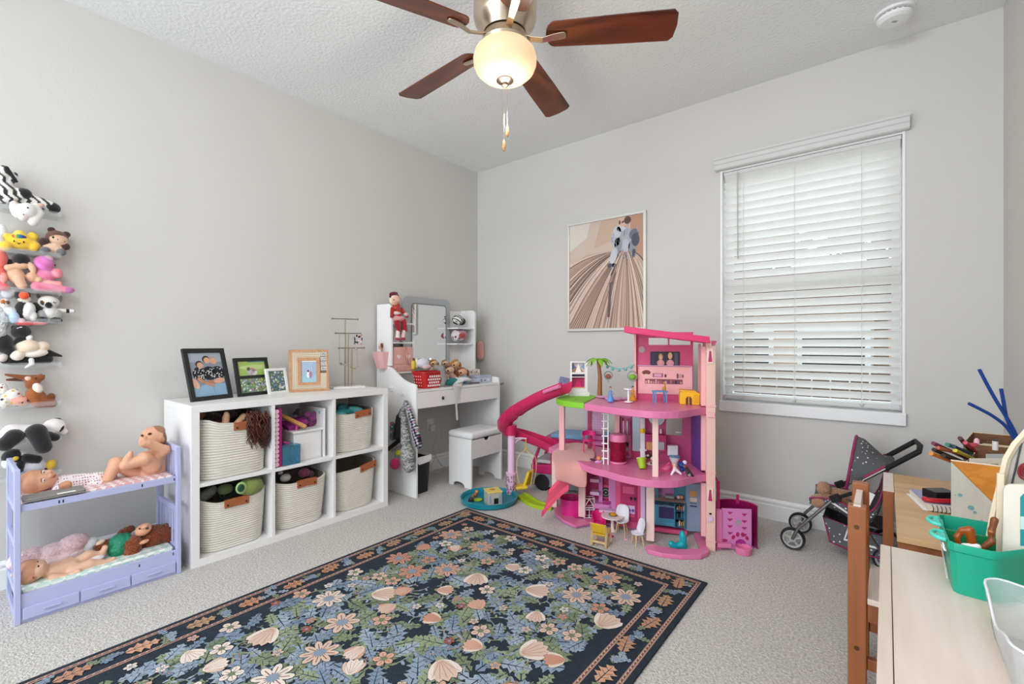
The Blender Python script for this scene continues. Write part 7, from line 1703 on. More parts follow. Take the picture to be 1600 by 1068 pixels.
soft('toy_handbag', 'tiny dark toy handbag beside the white toy pole', 'toy bag', [e(993, 713, 5, 4, '#5a2436', 0, 0.0), e(989, 722, 4, 1.8, '#4a1e2c', 0, 0.04), e(996, 723.5, 3, 1.6, '#3a1a24', 0, 0.05)], PLA, h=0.0025)
soft('violet_toy_set', 'dark violet toy boxes by the bathroom mirror', 'toy', [e(1012, 708, 5, 5, '#4a3f78', 0, -0.04), e(1033, 716, 6, 4, '#565a86', 0, -0.04)], PLA, h=0.0025)
Q = Qd(934, 722, Z1); e, c = Q.e, Q.c
soft('snack_tray', 'tiny lilac tray with an orange snack on the middle deck beside the ladder', 'toy', [e(935, 721, 6, 2.2, '#d3a0c9', 0, 0), e(936, 715.5, 4, 3.6, '#d98f4a', 0, 0.0), e(941, 718, 2.6, 2.6, '#8a93a3'), c(923, 717, 930, 719, 1.4, 1.2, '#2a2228')], PLA, h=0.0022, k=0.002)
# under the turf deck: small black five pronged hanger
hk_p = atd(899, 631, 2.82)
sk = thing('star_hook', 'small black pronged hook hanging under the turf deck', 'hook', tuple(hk_p))
b = B()
for k in range(5):
    a = 2 * math.pi * k / 5; b.tube([(0, 0, 0.008), (0.026 * math.cos(a), 0.026 * math.sin(a), -0.004), (0.038 * math.cos(a), 0.038 * math.sin(a), -0.014)], 0.0035, 6)
b.cyl((0, 0, 0.0), (0, 0, 0.030), 0.004); b.obj('prongs', DRK, sk, smooth=50)
# ground floor toys
t, s = stand('hot_tub', 'hot pink round toy tub on the ground floor of the doll house', 'toy tub', 893, 803, 0.0145)
B().lathe([(0.066, 0.0), (0.074, 0.10), (0.072, 0.108), (0.066, 0.10), (0.058, 0.01)], seg=32).obj('tub_wall', mat('tub_pink', '#e52f93', 0.35), t, smooth=40)
t, s = stand('wire_rack', 'tiny white wire rack beside the left front post', 'toy rack', 920, 808, 0.0145)
b = B(); q = 0.0022; hw = 8 * s; hd = 0.022; hh_ = 32 * s
for x in (-hw, hw):
    for y in (-hd, hd): b.cyl((x, y, 0), (x, y, hh_), q, seg=6)
for z in (1.5, 14, 17, 31):
    for y in (-hd, hd): b.cyl((-hw, y, z * s), (hw, y, z * s), q, seg=6)
    for x in (-hw, 0, hw): b.cyl((x, -hd, z * s), (x, hd, z * s), q, seg=6)
b.cyl((0, -hd, 1.5 * s), (0, -hd, 14 * s), q, seg=6).cyl((-hw, -hd, 17 * s), (0, -hd, 31 * s), q, seg=6).cyl((hw, -hd, 17 * s), (0, -hd, 31 * s), q, seg=6)
b.obj('rack_wire', CRP, t)
t, s = stand('bucket_chair', 'hot pink toy tub chair behind the white round table', 'toy chair', 936, 826, 0.0)
t.location = tuple(atz(936, 824, 0.0))
B().lathe([(0.028, 0.0), (0.038, 0.03), (0.030, 0.034)], seg=20).obj('base', HPK, t, smooth=40)
b = B(); lo = []
for k in range(17):
    a = R(-30 + 240 * k / 16); hz_ = 0.068 + 0.026 * math.sin(max(0, math.pi * k / 16))
    lo.append([(0.040 * math.cos(a), 0.036 * math.sin(a), 0.030), (0.046 * math.cos(a), 0.042 * math.sin(a), hz_), (0.040 * math.cos(a), 0.036 * math.sin(a), hz_), (0.034 * math.cos(a), 0.030 * math.sin(a), 0.030)])
b.loft(lo).obj('backrest', HPK, t, smooth=60)
t, s = stand('round_table', 'white round toy table with a plate of food', 'toy table', 957, 829, 0.0)
zt3 = 0.088
B().lathe([(0.022, 0.0), (0.020, 0.006), (0.010, 0.014), (0.008, zt3 - 0.012), (0.014, zt3 - 0.004)], seg=20).obj('pedestal', mat('blush_white', '#f0dfd8', 0.4), t, smooth=50)
B().cyl((0, 0, zt3 - 0.004), (0, 0, zt3 + 0.003), 17.2 * s, seg=36).obj('table_top', MATS['blush_white'], t, smooth=40)
fp = Vector(t.location)
pl = thing('toy_plate', 'tiny green plate with an orange dish on the white round toy table', 'toy plate', (fp.x + 0.005 * cs, fp.y + 0.005 * sn, zt3 + 0.0032), YAW)
B().lathe([(0.012, 0), (0.025, 0.003), (0.027, 0.005), (0.012, 0.003)], seg=24).obj('plate_disc', mat('olive_plate', '#7a7f3c', 0.4), pl, smooth=40)
B().lathe([(0.019, 0.0042), (0.019, 0.010), (0.012, 0.014), (0.004, 0.015)], seg=20).obj('food', mat('orange_food', '#dd9a35', 0.5), pl, smooth=40)
def shell_chair(lab, px, py, turn, sc_=1.0):
    t, s = stand('shell_chair', lab, 'toy chair', px, py, 0.0, turn=turn)
    for x in (-0.022, 0.022):
        for y in (-0.020, 0.022): B().cyl((x * 1.25 * sc_, y * 1.25 * sc_, 0), (x * 0.8 * sc_, y * 0.8 * sc_, 0.066 * sc_), 0.0028, 0.0045, 8).obj('leg', WDT, t, smooth=40)
    def seat(i, j):
        u = (i - 0.5) * 2; k = math.sqrt(max(0, 1 - 0.75 * (2 * j - 1) ** 6)); x = u * 0.037 * k
        if j < 0.45: y, z = -0.030 + j / 0.45 * 0.055, 0.067 - 0.004 * math.sin(j / 0.45 * math.pi) + 0.010 * u * u
        else:
            v = (j - 0.45) / 0.55; y, z = 0.025 + 0.012 * v + 0.006 * math.sin(v * 1.5), 0.067 + 0.085 * v; y -= 0.014 * u * u * (1 - 0.3 * v); z += 0.006 * u * u * (1 - v)
        return (x * sc_, y * sc_, z * sc_)
    B().grid(seat, 10, 16).obj('shell', mat('lilac_white_shell', '#e4dfe8', 0.4), t, smooth=True, solid=0.004)
    return t
shell_chair('white shell toy chair with wooden legs behind the round toy table', 971, 833, -0.5, 1.02)
shell_chair('white shell toy chair with wooden legs at the right of the round toy table', 996, 851, -1.35, 0.92)
t, s = stand('slat_chair', 'wooden toy armchair with a yellow seat in front of the round toy table', 'toy chair', 939, 850, 0.0, turn=2.62)
b = B()
for x in (-0.040, 0.040):
    b = B(); pr_ = lambda pts, w_: b.tube([(x, y, z) for y, z in pts], w_, 4)
    pr_([(-0.045, 0.004), (-0.036, 0.085)], 0.006); pr_([(0.042, 0.004), (0.030, 0.075), (0.046, 0.125)], 0.006); pr_([(-0.036, 0.085), (0.034, 0.062)], 0.005); pr_([(-0.045, 0.005), (0.042, 0.005)], 0.004)
    b.obj('side_frame', WDT, t)
B().cbox((0, -0.002, 0.070), (0.074, 0.066, 0.008), (-0.28, 0, 0)).obj('seat', mat('seat_yellow', '#dcb02a', 0.5), t, bevel=0.002)
B().cbox((0, 0.036, 0.100), (0.078, 0.007, 0.052), (-0.28, 0, 0)).obj('backrest', MATS['seat_yellow'], t, bevel=0.002)
B().box((-0.040, 0.032, 0.020), (0.040, 0.038, 0.030)).obj('stretcher', WDT, t)
for px, py, lab in ((955, 838, 'small crimson toy shoe pair on the carpet beside the wooden toy armchair'), (978, 843, 'tiny pale pink toy shoe on the carpet between the toy chairs')):
    Q = Qd(px, py, 0); e, c = Q.e, Q.c; cc_ = '#c21f66' if px < 960 else '#e7a3b8'
    soft('toy_shoe', lab, 'toy shoe', [e(px, py, 4.5, 2, cc_, 10, 0, 0.006), e(px - 2, py - 3, 3 if px < 960 else 1.6, 2.4, cc_, 0, 0, 0.005)] + ([e(px + 1, py + 3, 4, 2, cc_, 0, 0.01, 0.006)] if px < 960 else []), PLA, h=0.0018, k=0.002)
Q = Pose('d', dist(*atz(1062, 856, 0)[:2])); e, c = Q.e, Q.c
soft('teal_lounger', 'glossy teal curved toy lounge seat inside the kitchen base', 'toy seat', [e(1067, 841, 5.5, 13, '#1ba6b4', 8, 0.0, 0.022), e(1063, 851, 8, 5, '#1ba6b4', 0, 0.0, 0.02), c(1049, 849, 1056, 853, 4.6, 4, '#1ba6b4', 0.006), e(1054, 853, 7, 4, '#1ba6b4', -20, 0.006), e(1069, 853, 5, 4.4, '#1a9eac')], mat('teal_gloss', '#1ba6b4', 0.3), h=0.003, k=0.008)
# pet lift at the right
MGC = mat('magenta_clear', '#a81f6a', 0.12, trans=0.6, ior=1.2)
t, s = stand('pet_lift', 'magenta pet lift basket with a paw shaped cutout standing right of the doll house', 'toy lift', 1150, 858, 0.0, turn=-0.10)
b = B()
x0, x1, zt4 = -22 * s, 23 * s, 64 * s
bx = lambda a, c_, w_=None: None
B().box((x0, -0.004, 0.004), (x1, 0.0, zt4)).obj('front_panel', P6, t, bevel=0.001)
B().box((x0 - 9 * s, -0.012, 0.0), (x0 - 0.0005, 0.012, 62 * s)).obj('left_frame', P1, t, bevel=0.002)
B().box((x0 - 9 * s, -0.035, 6 * s), (x0 + 12 * s, -0.0125, 12 * s)).obj('step_block', P1, t, bevel=0.003)
arc = [(x1 + 0.004 + 0.0 * k, 0.0) for k in range(1)]
rr2 = (x1 - x0) / 2; cxm = (x0 + x1) / 2
lo = []
for k in range(25):
    a = R(-8 + 196 * k / 24); X_, Y_ = cxm + (rr2 + 10 * s) * math.cos(a), 0.006 + 0.105 * math.sin(max(0, a)) + (0.0 if a > 0 else 0)
    lo.append([(X_, Y_, 0.004), (X_, Y_, zt4 + 4 * s), (X_ * 0.985, Y_ * 0.97, zt4 + 4 * s), (X_ * 0.985, Y_ * 0.97, 0.004)])
B().loft(lo).obj('curved_wall', MGC, t, smooth=60)
B().tube([((v[1][0] + v[2][0]) / 2, (v[1][1] + v[2][1]) / 2, v[1][2]) for v in lo], 0.0028, 6).obj('wall_rim', P4, t, smooth=True)
B().box((x0 - 6 * s, 0.010, 62 * s), (x0 - 1 * s, 0.016, 105 * s)).obj('lift_arm', P4, t, bevel=0.002)
B().loft([[(x0 - 6 * s, 0.010, 105 * s), (x0 - 1 * s, 0.010, 101 * s), (x0 - 1 * s, 0.016, 101 * s), (x0 - 6 * s, 0.016, 105 * s)], [(x0 - 12 * s, 0.010, 112 * s), (x0 - 8 * s, 0.010, 114 * s), (x0 - 8 * s, 0.016, 114 * s), (x0 - 12 * s, 0.016, 112 * s)]]).obj('arm_hook', P4, t)
B().box((x1 - 12 * s, 0.095, zt4 - 2 * s), (x1 - 8 * s, 0.10, zt4 + 13 * s)).obj('back_arm', P4, t)
b = B()
for r_ in range(4):
    for x in (-9.5, 12):
        z = (59 - r_ * 10.5 + (0 if x < 0 else -2)) * s
        b.prism([((x - 4.3) * s, z), ((x + 4.3) * s, z), (x * s, z - 4.4 * s)], -0.0052, -0.0042, 'y')
b.obj('triangle_cutout', P4, t)['kind'] = 'stuff'
b = B()
for x, z, a in ((-4.5, 19.5, 25), (2, 24, 8), (9.5, 24, -8), (16, 19, -30)):
    ra = R(a); b.prism([(x * s + 2.6 * s * math.cos(u) * math.cos(ra) - 3.6 * s * math.sin(u) * math.sin(ra) * -1, z * s + 2.6 * s * math.cos(u) * math.sin(ra) * -1 + 3.6 * s * math.sin(u) * math.cos(ra)) for u in [2 * math.pi * k / 14 for k in range(14)]], -0.0052, -0.0042, 'y')
b.obj('paw_toe', P4, t)['kind'] = 'stuff'
B().prism([(-1.5 * s, 2 * s), (14 * s, 2 * s)] + [(6.25 * s + 7.75 * s * math.cos(a), 10 * s + 7 * s * math.sin(a)) for a in [math.pi * k / 10 for k in range(11)]], -0.0052, -0.0042, 'y').obj('paw_pad', mat('violet_magenta', '#a02a8c', 0.4), t)
u = 3 * s; B().prism(circ(4.2 * s, 16, (3 * s, 43 * s)), -0.0055, -0.0042, 'y').obj('round_badge', mat('badge_grey', '#a99aa0', 0.4), t)
B().lathe([(11 * s, 0.0005), (12 * s, 3 * s), (12.2 * s, 10 * s), (11.2 * s, 10.4 * s), (10 * s, 4 * s)], (6.5 * s, -12.5 * s, 0), 28).obj('pet_bowl', P1, t, smooth=40)
B().prism(circ(0.020, 16, (-14 * s, 14 * s)) and [(-17 * s + 4 * s * math.cos(u), 14 * s + 2.4 * s * math.sin(u)) for u in [2 * math.pi * k / 14 for k in range(14)]], -0.0052, -0.0042, 'y').obj('oval_cutout', P4, t)
B().loft([lift([(cxm + (rr2 + 15 * s) * math.cos(a), 0.02 + 0.105 * math.sin(a)) for a in [math.pi * k / 16 for k in range(17)]], z) for z in (0.0004, 0.0038)]).obj('floor_tray', P6, t)
# toys in the pool
t, s = stand('toy_cabin', 'small grey and yellow toy cabin standing in the teal pool', 'toy house', 773, 790, 0.009, turn=0.35)
B().box((-0.045, 0, 0.0), (0.052, 0.10, 0.085)).obj('cabin_walls', mat('cabin_grey', '#b9b4a8', 0.5), t, bevel=0.003)
B().box((-0.048, -0.003, 0.0853), (0.055, 0.103, 0.094)).obj('cabin_roof', mat('cabin_yellow', '#e6cf6a', 0.5), t, bevel=0.003)
B().cbox((0.0, 0.05, 0.096), (0.03, 0.03, 0.003), (0, 0, 0.6)).obj('roof_mark', OAK, t)
B().box((-0.005, -0.0012, 0.012), (0.026, -0.0003, 0.05)).obj('cabin_window', DRK, t)
for x in (-0.03, 0.038): B().box((x - 0.008, -0.0012, 0.02), (x + 0.006, -0.0003, 0.07)).obj('cabin_trim', mat('cabin_blue', '#8fa0b5', 0.5), t)
B().box((-0.035, -0.022, 0.0), (0.05, -0.0015, 0.006)).obj('cabin_porch', mat('mint_porch', '#cfe6d6', 0.5), t)
for px, py, c1, c2, lab in ((736, 783, '#3a2a22', '#7a5a3a', 'tiny dark brown animal figure at the left in the teal pool'), (742, 776, '#8a6238', '#b98a5a', 'tiny tan animal figure at the back of the teal pool')):
    Q = Qd(px, py, 0.01); e, c = Q.e, Q.c
    soft('animal_figure', lab, 'figurine', [e(px, py - 3, 4, 3.4, c1), e(px + 3, py - 8, 3, 3, c2), e(px - 3, py - 0.5, 1.8, 2, c1), e(px + 3, py - 0.5, 1.8, 2, c1)], PLA, h=0.0022, k=0.003)
t, s = stand('lime_ring', 'tiny lime green dish in the teal pool beside the animal figures', 'toy dish', 747, 782, 0.009)
B().lathe([(0.014, 0.0), (0.028, 0.004), (0.03, 0.010), (0.022, 0.010), (0.012, 0.004)], seg=20).obj('dish', LIME, t, smooth=40)
t, s = stand('white_oar', 'tiny pale blue toy tray at the pool edge', 'toy', 733, 788, 0.009)
B().cbox((0, 0, 0.006), (0.030, 0.018, 0.010), (0.1, 0.2, 0.4)).obj('tray', mat('ice_blue', '#bcd9e8', 0.4), t, bevel=0.002)
# ------------------------------------------------------------------ framed picture on the back wall
SIL = mat('silver_white_frame', '#dedcd6', 0.35, metal=0.3)
ax0, ax1, az0, az1 = 1.026, 1.698, 1.192, 2.068
art = thing('framed_print', 'silver framed fashion drawing of a woman in a wide pleated skirt', 'picture', ((ax0 + ax1) / 2, 0, az0))
W, H = ax1 - ax0, az1 - az0
b = B(); f = 0.02
b.box((-W / 2, -0.028, 0), (W / 2, -0.001, f)).box((-W / 2, -0.028, H - f), (W / 2, -0.001, H)).box((-W / 2, -0.028, f), (-W / 2 + f, -0.001, H - f)).box((W / 2 - f, -0.028, f), (W / 2, -0.001, H - f))
b.obj('frame', SIL, art, bevel=0.003)
B().box((-W / 2 + f, -0.014, f), (W / 2 - f, -0.002, H - f)).obj('canvas', mat('print_beige', '#cdb5a3', 0.7, var=(3, 0.35, '#dbcfc2')), art)
b = B()
for k in range(64): b.ball((W / 2 - f + 0.003, -0.020, f + 0.006 + k * (H - 2 * f) / 64), 0.0045, 6, 4)
for k in range(48): b.ball((-W / 2 + f + k * (W - 2 * f) / 48, -0.020, f - 0.003), 0.0045, 6, 4)
b.obj('bead_edge', SIL, art, smooth=True)['kind'] = 'stuff'
p = Print((-W / 2 + f, -0.0142, f), (1, 0, 0), (0, 0, 1), (0, -1, 0), 0.00012); w_, h_ = W - 2 * f, H - 2 * f
PT = lambda u, v: (u * w_, v * h_)
p.poly([PT(0, 0.75), PT(0.25, 0.86), PT(0.3, 1), PT(0, 1)], '#d9d2c8', 1).poly([PT(0.35, 0.75), PT(0.6, 0.8), PT(0.7, 1), PT(0.45, 1)], '#c9ad97', 1).poly([PT(0.82, 0.6), PT(1, 0.6), PT(1, 1), PT(0.84, 1)], '#bb9279', 1)
wx, wy = 0.72, 0.69
hem = [(0.0, 0.60), (0.0, 0.0), (1.0, 0.0), (1.0, 0.56)]
p.poly([PT(wx - 0.12, wy + 0.02), PT(0.25, 0.70), PT(0.0, 0.615), PT(0, 0), PT(1, 0), PT(1, 0.60), PT(wx + 0.13, wy)], '#c5a795', 2)
rg = random.Random(9)
for k in range(64):
    t = k / 63
    if t < 0.42: e_ = (0.0, 0.61 - 0.61 * t / 0.42)
    elif t < 0.9: e_ = ((t - 0.42) / 0.48, 0.0)
    else: e_ = (1.0, 0.58 * (t - 0.9) / 0.1)
    s_ = (wx - 0.10 + 0.20 * t, wy + 0.01); bow = 0.10 * (1 - abs(2 * t - 1)) + 0.06
    mid = ((s_[0] + e_[0]) / 2 + (0.03 if e_[0] > wx else -0.02), (s_[1] + e_[1]) / 2 + bow * (0.9 if t < 0.42 else 0.35))
    pts = [PT(*(np.array(s_) * (1 - q) ** 2 + 2 * q * (1 - q) * np.array(mid) + q * q * np.array(e_))) for q in [i / 9 for i in range(10)]]
    p.line(pts, 0.0028 if k % 3 else 0.0045, rg.choice(['#6f564a', '#8d7264', '#a98b7b', '#e3cfc0', '#5b463d', '#dcc6b6']), 3 + k % 4, 2.2)
p.poly([PT(0.60, 0.60), PT(0.66, 0.58), PT(0.58, 0.0), PT(0.50, 0.0)], '#a58a82', 3).poly([PT(0.565, 0.42), PT(0.60, 0.42), PT(0.57, 0.1), PT(0.535, 0.1)], '#6b5752', 7)
SV = ['#a9abb4', '#8f929d', '#c9cad0', '#6c6f7c', '#b9bbc3', '#50535f']
p.poly([PT(0.62, 0.70), PT(0.63, 0.86), PT(0.70, 0.92), PT(0.80, 0.90), PT(0.92, 0.84), PT(0.90, 0.70)], SV[0], 8)
for x, y, rx, ry, c_, a in ((0.665, 0.87, .055, .055, 2, 0), (0.64, 0.80, .06, .06, 4, 20), (0.68, 0.76, .05, .07, 1, 0), (0.88, 0.83, .06, .05, 3, -20), (0.90, 0.78, .05, .06, 5, 0), (0.86, 0.72, .05, .06, 1, 0), (0.62, 0.66, .045, .075, 2, -15), (0.60, 0.60, .035, .05, 0, -15), (0.72, 0.90, .06, .03, 2, 0), (0.74, 0.80, .07, .10, 0, 0), (0.78, 0.74, .05, .06, 4, 0), (0.57, 0.575, .035, .02, 5, 0), (0.62, 0.575, .025, .02, 3, 0), (0.88, 0.66, .025, .04, 5, 0)):
    p.ell(x * w_, y * h_, rx * w_, ry * h_, SV[c_], 9 + c_ % 3, a)
for k in range(26):
    x, y = rg.uniform(0.58, 0.94), rg.uniform(0.60, 0.90); p.line([PT(x, y), PT(x + rg.uniform(-.03, .03), y - 0.05)], 0.004, rg.choice(SV), 13 + k % 3)
p.ell(0.745 * w_, 0.955 * h_, 0.055 * w_, 0.042 * h_, '#d9b49f', 14).ell(0.80 * w_, 0.965 * h_, 0.045 * w_, 0.035 * h_, '#5b473f', 15).rect(0.76 * w_, 0.90 * h_, 0.82 * w_, 0.935 * h_, '#c9a38f', 13).ell(0.74 * w_, 0.955 * h_, 0.02 * w_, 0.010 * h_, '#7a4a44', 16, 30).ell(0.70 * w_, 0.955 * h_, 0.012 * w_, 0.02 * h_, '#5b473f', 16)
p.obj('print', art)
# ------------------------------------------------------------------ rug (plain generic leaf and blossom pattern)
rx0, rx1, ry0, ry1 = 0.905, 2.432, -3.55, -1.072
rug = thing('floral_rug', 'large navy rug with a leafy floral pattern and peach edged border', 'rug', (rx0, ry0, 0))
NAV = mat('rug_navy_pile', '#1d2833', 0.95, bump=(260, 0.8, 0.004), var=(60, 0.3, '#2c3a49'))
RW, RL = rx1 - rx0, ry1 - ry0
B().box((0, 0, 0.0006), (RW, RL, 0.009)).obj('pile', NAV, rug, bevel=0.003)
YARN = mat('rug_yarn', vcol=True, rough=0.95, bump=(260, 0.8, 0.004))
pr = Print((0, 0, 0.0092), (1, 0, 0), (0, 1, 0), (0, 0, 1), 8e-7); LYR = [1]
def nx(k=1): LYR[0] += k; return LYR[0]
def band(d, wd2, col):
    l = nx()
    for q in ((d, d, RW - d, d + wd2), (d, RL - d - wd2, RW - d, RL - d), (d, d + wd2, d + wd2, RL - d - wd2), (RW - d - wd2, d + wd2, RW - d, RL - d - wd2)): pr.rect(*q, col, l)
band(0.022, 0.017, '#b58d7c'); band(0.0275, 0.006, '#6d4a44'); band(0.130, 0.017, '#b58d7c'); band(0.1355, 0.006, '#6d4a44')
rg = random.Random(12)
LC = ['#8c9cae', '#7b8da1', '#9aa9b7', '#828e6f', '#919c7c', '#758264']; FC = ['#dccabc', '#d3b8a6', '#cfa48e', '#e2d5c9', '#c58f78']
def T(x, y, a, s):
    ca, sa = math.cos(a), math.sin(a)
    return lambda u, v: (x + s * (u * ca - v * sa), y + s * (u * sa + v * ca))
def inside(x, y, m): return m < x < RW - m and m < y < RL - m
def leaf(x, y, a, s, col, lobes=4, wid=0.30):
    f = T(x, y, a, s); l = nx(3); up = []
    n = lobes * 3
    for i in range(n + 1):
        t = i / n; e_ = math.sin(math.pi * (0.08 + 0.92 * t)) ** 0.8; k = 1.0 if i % 3 == 1 else (0.72 if i % 3 == 2 else 0.42)
        up.append((t + (0.06 if i % 3 == 1 else 0), wid * e_ * k))
    for sg in (1, -1):
        for i in range(n):
            pr.poly([f(i / n, 0), f((i + 1) / n, 0), f(up[i + 1][0], sg * up[i + 1][1]), f(up[i][0], sg * up[i][1])], col, l)
    pr.line([f(0, 0), f(0.95, 0)], 0.05 * s, '#2a3642', l + 1, 0.3)
    for i in range(1, lobes): pr.line([f(i / lobes * 0.9, 0), f(i / lobes * 0.9 + 0.14, wid * 0.5)], 0.02 * s, '#2a3642', l + 1); pr.line([f(i / lobes * 0.9, 0), f(i / lobes * 0.9 + 0.14, -wid * 0.5)], 0.02 * s, '#2a3642', l + 1)
def daisy(x, y, s, c1, c2, n=8, ctr='#8494a6'):
    l = nx(4); a0 = rg.random() * 6
    for k in range(n):
        a = a0 + 2 * math.pi * k / n; pr.ell(x + 0.62 * s * math.cos(a), y + 0.62 * s * math.sin(a), 0.42 * s, 2.0 * s / n, '#33363b', l, math.degrees(a), 9)
        pr.ell(x + 0.62 * s * math.cos(a), y + 0.62 * s * math.sin(a), 0.38 * s, 1.7 * s / n, c1, l + 1, math.degrees(a), 9); pr.line([(x + 0.3 * s * math.cos(a), y + 0.3 * s * math.sin(a)), (x + 0.75 * s * math.cos(a), y + 0.75 * s * math.sin(a))], 0.06 * s, c2, l + 2)
    pr.ell(x, y, 0.30 * s, 0.30 * s, ctr, l + 3); pr.ell(x, y, 0.16 * s, 0.16 * s, c2, nx())
def tulip(x, y, a, s, c1, c2):
    f = T(x, y, a, s); l = nx(9); q = f(0.36, 0); pr.ell(q[0], q[1], 0.40 * s, 0.30 * s, c2, l + 1, math.degrees(a))
    for i_, (d, k) in enumerate(((-0.55, 0.9), (0.55, 0.9), (-0.28, 1.05), (0.28, 1.05), (0, 1.1))):
        q = f(k * 0.42, d * 0.5); pr.ell(q[0], q[1], 0.50 * s * k, 0.20 * s, '#3a3436', l, math.degrees(a + d * 0.9), 9); pr.ell(q[0], q[1], 0.48 * s * k, 0.185 * s, c1 if abs(d) < 0.4 else c2, l + 2 + i_, math.degrees(a + d * 0.9), 9)
        pr.line([f(0.05, d * 0.1), f(k * 0.75, d * 0.75)], 0.022 * s, '#b98672', l + 8)
    nx(2); q = f(-0.05, 0); pr.ell(q[0], q[1], 0.16 * s, 0.14 * s, '#8e9a78', LYR[0])
def vine(x, y, a, s, col):
    f = T(x, y, a, s); l = nx(2)
    pts = [f(0.9 * t * math.cos(2.6 * t), 0.9 * t * math.sin(2.6 * t)) for t in [i / 12 for i in range(13)]]
    pr.line(pts, 0.07 * s, col, l, 0.5)
    for i in (3, 5, 7, 9, 11):
        q = pts[i]; aa = a + 2.6 * i / 12 + (1.2 if i % 4 == 1 else -0.6); pr.ell(q[0] + 0.10 * s * math.cos(aa), q[1] + 0.10 * s * math.sin(aa), 0.13 * s, 0.055 * s, rg.choice(LC), l + 1, math.degrees(aa), 7)
m0 = 0.165
pts_ = []
def place(r, n, fn, m=m0, tries=4000):
    c_ = 0
    for _ in range(tries):
        if c_ >= n: break
        x, y = rg.uniform(m + r * .6, RW - m - r * .6), rg.uniform(max(m, 0.25), RL - m - r * .6)
        if all((x - a) ** 2 + (y - b_) ** 2 > ((r + q) * 0.92) ** 2 for a, b_, q in pts_):
            pts_.append((x, y, r)); fn(x, y); c_ += 1
for k in range(1150):
    x, y = rg.uniform(m0 + 0.03, RW - m0 - 0.03), rg.uniform(0.2, RL - m0 - 0.03); s_ = rg.uniform(0.07, 0.125); a = rg.random() * 6.28
    ok = inside(x + s_ * math.cos(a), y + s_ * math.sin(a), m0 + 0.01) and inside(x, y, m0 + 0.02)
    if not ok: continue
    if k % 3: leaf(x, y, a, s_, rg.choice(LC), 4, rg.uniform(0.26, 0.42))
    elif inside(x, y, m0 + 0.09): vine(x, y, a, s_ * 0.9, rg.choice(['#8494a6', '#a9968a', '#8e9a78', '#b59a8a']))
place(0.09, 10, lambda x, y: [tulip(x, y, rg.uniform(0, 6.28), 0.108, FC[1], FC[3])])
place(0.075, 20, lambda x, y: daisy(x, y, 0.068, rg.choice(FC), '#8f6a5a', rg.choice((7, 8, 9))))
place(0.06, 24, lambda x, y: tulip(x, y, rg.uniform(0, 6.28), 0.075, rg.choice(FC), rg.choice(FC)))
place(0.04, 40, lambda x, y: daisy(x, y, 0.038, rg.choice(FC), '#a4735f', 5, '#6f7d60'))
place(0.022, 70, lambda x, y: daisy(x, y, 0.02, rg.choice(FC + ['#a35a4c']), '#7a4a40', 5))
def border(u, along, off, flip):
    x, y = {'t': (u, RL - off), 'l': (off, u), 'r': (RW - off, u), 'b': (u, off)}[along]; return x, y
for along, L in (('t', RW), ('l', RL), ('r', RL)):
    n = int((L - 0.2) / 0.085)
    for k in range(n):
        u = 0.10 + (L - 0.2) * k / max(1, n - 1); x, y = border(u, along, 0.089, 0)
        base_a = {'t': 0, 'l': math.pi / 2, 'r': math.pi / 2}[along]
        if k % 2: leaf(x - 0.042 * math.cos(base_a), y - 0.042 * math.sin(base_a), base_a + rg.uniform(-.25, .25), 0.098, rg.choice(['#c08a66', '#b98a6d', '#cf9f7f', '#b5906f']), 4, 0.40)
        else:
            for q in range(5): leaf(x + rg.uniform(-.025, .025), y + rg.uniform(-.025, .025), rg.random() * 6.28, 0.045, rg.choice(LC), 3, 0.35)
            daisy(x, y, 0.020, rg.choice(LC[:3]), '#2c3a49', 6)
    nn = int((L - 0.08) / 0.02)
    for k in range(nn):
        for off in (0.0305, 0.1385):
            if off < 0.05 or 0.13 < 0.04 + (L - 0.08) * k / nn < L - 0.13:
                x, y = border(0.04 + (L - 0.08) * k / nn, along, off, 0); pr.ell(x, y, 0.0055, 0.0022, '#d9c0b0', 2600, math.degrees({'t': 0.6, 'l': 2.2, 'r': 2.2}[along]), 6)
o_ = pr.obj('woven_pattern', rug, YARN); o_['kind'] = 'stuff'
# ------------------------------------------------------------------ doll stroller
GST = mat('grey_star_fabric', '#5d5e60', 0.85); MAGP = mat('plum_piping', '#8f2757', 0.6); STEEL = mat('grey_steel_tube', '#8b8784', 0.3, metal=0.9); TY2 = mat('stroller_tyre', '#1b1b1c', 0.6); RIM = mat('grey_wheel_rim', '#a7a6a4', 0.4); GRIP = mat('black_foam_grip', '#1a1a1b', 0.8, bump=(120, 0.6, 0.004))
def printed(name, base, dot, s_):
    m = mat(name, base, 0.85); n, l = m.node_tree.nodes, m.node_tree.links
    tc = n.new('ShaderNodeTexCoord'); v = n.new('ShaderNodeTexVoronoi'); v.inputs['Scale'].default_value = s_; v.distance = 'MANHATTAN'; v.inputs['Randomness'].default_value = 0.6
    r = n.new('ShaderNodeMath'); r.operation = 'LESS_THAN'; r.inputs[1].default_value = 0.26
    mx = n.new('ShaderNodeMix'); mx.data_type = 'RGBA'; mx.inputs['A'].default_value = lin(base); mx.inputs['B'].default_value = lin(dot)
    l.new(tc.outputs['Object'], v.inputs['Vector']); l.new(v.outputs['Distance'], r.inputs[0]); l.new(r.outputs[0], mx.inputs['Factor']); l.new(mx.outputs['Result'], n['Principled BSDF'].inputs['Base Color'])
    return m
PRT = printed('grey_printed_fabric', '#58595c', '#e6e4e2', 46)
yn, yf = -0.425, -0.125; ym_ = (yn + yf) / 2
sl_ = Vector((2.70, ym_, 0.0)); stroller = thing('doll_stroller', 'grey printed doll stroller with plum piping standing under the window', 'stroller', tuple(sl_))
S_ = lambda px, py, y=yn: Vector(aty(px, py, y)) - sl_
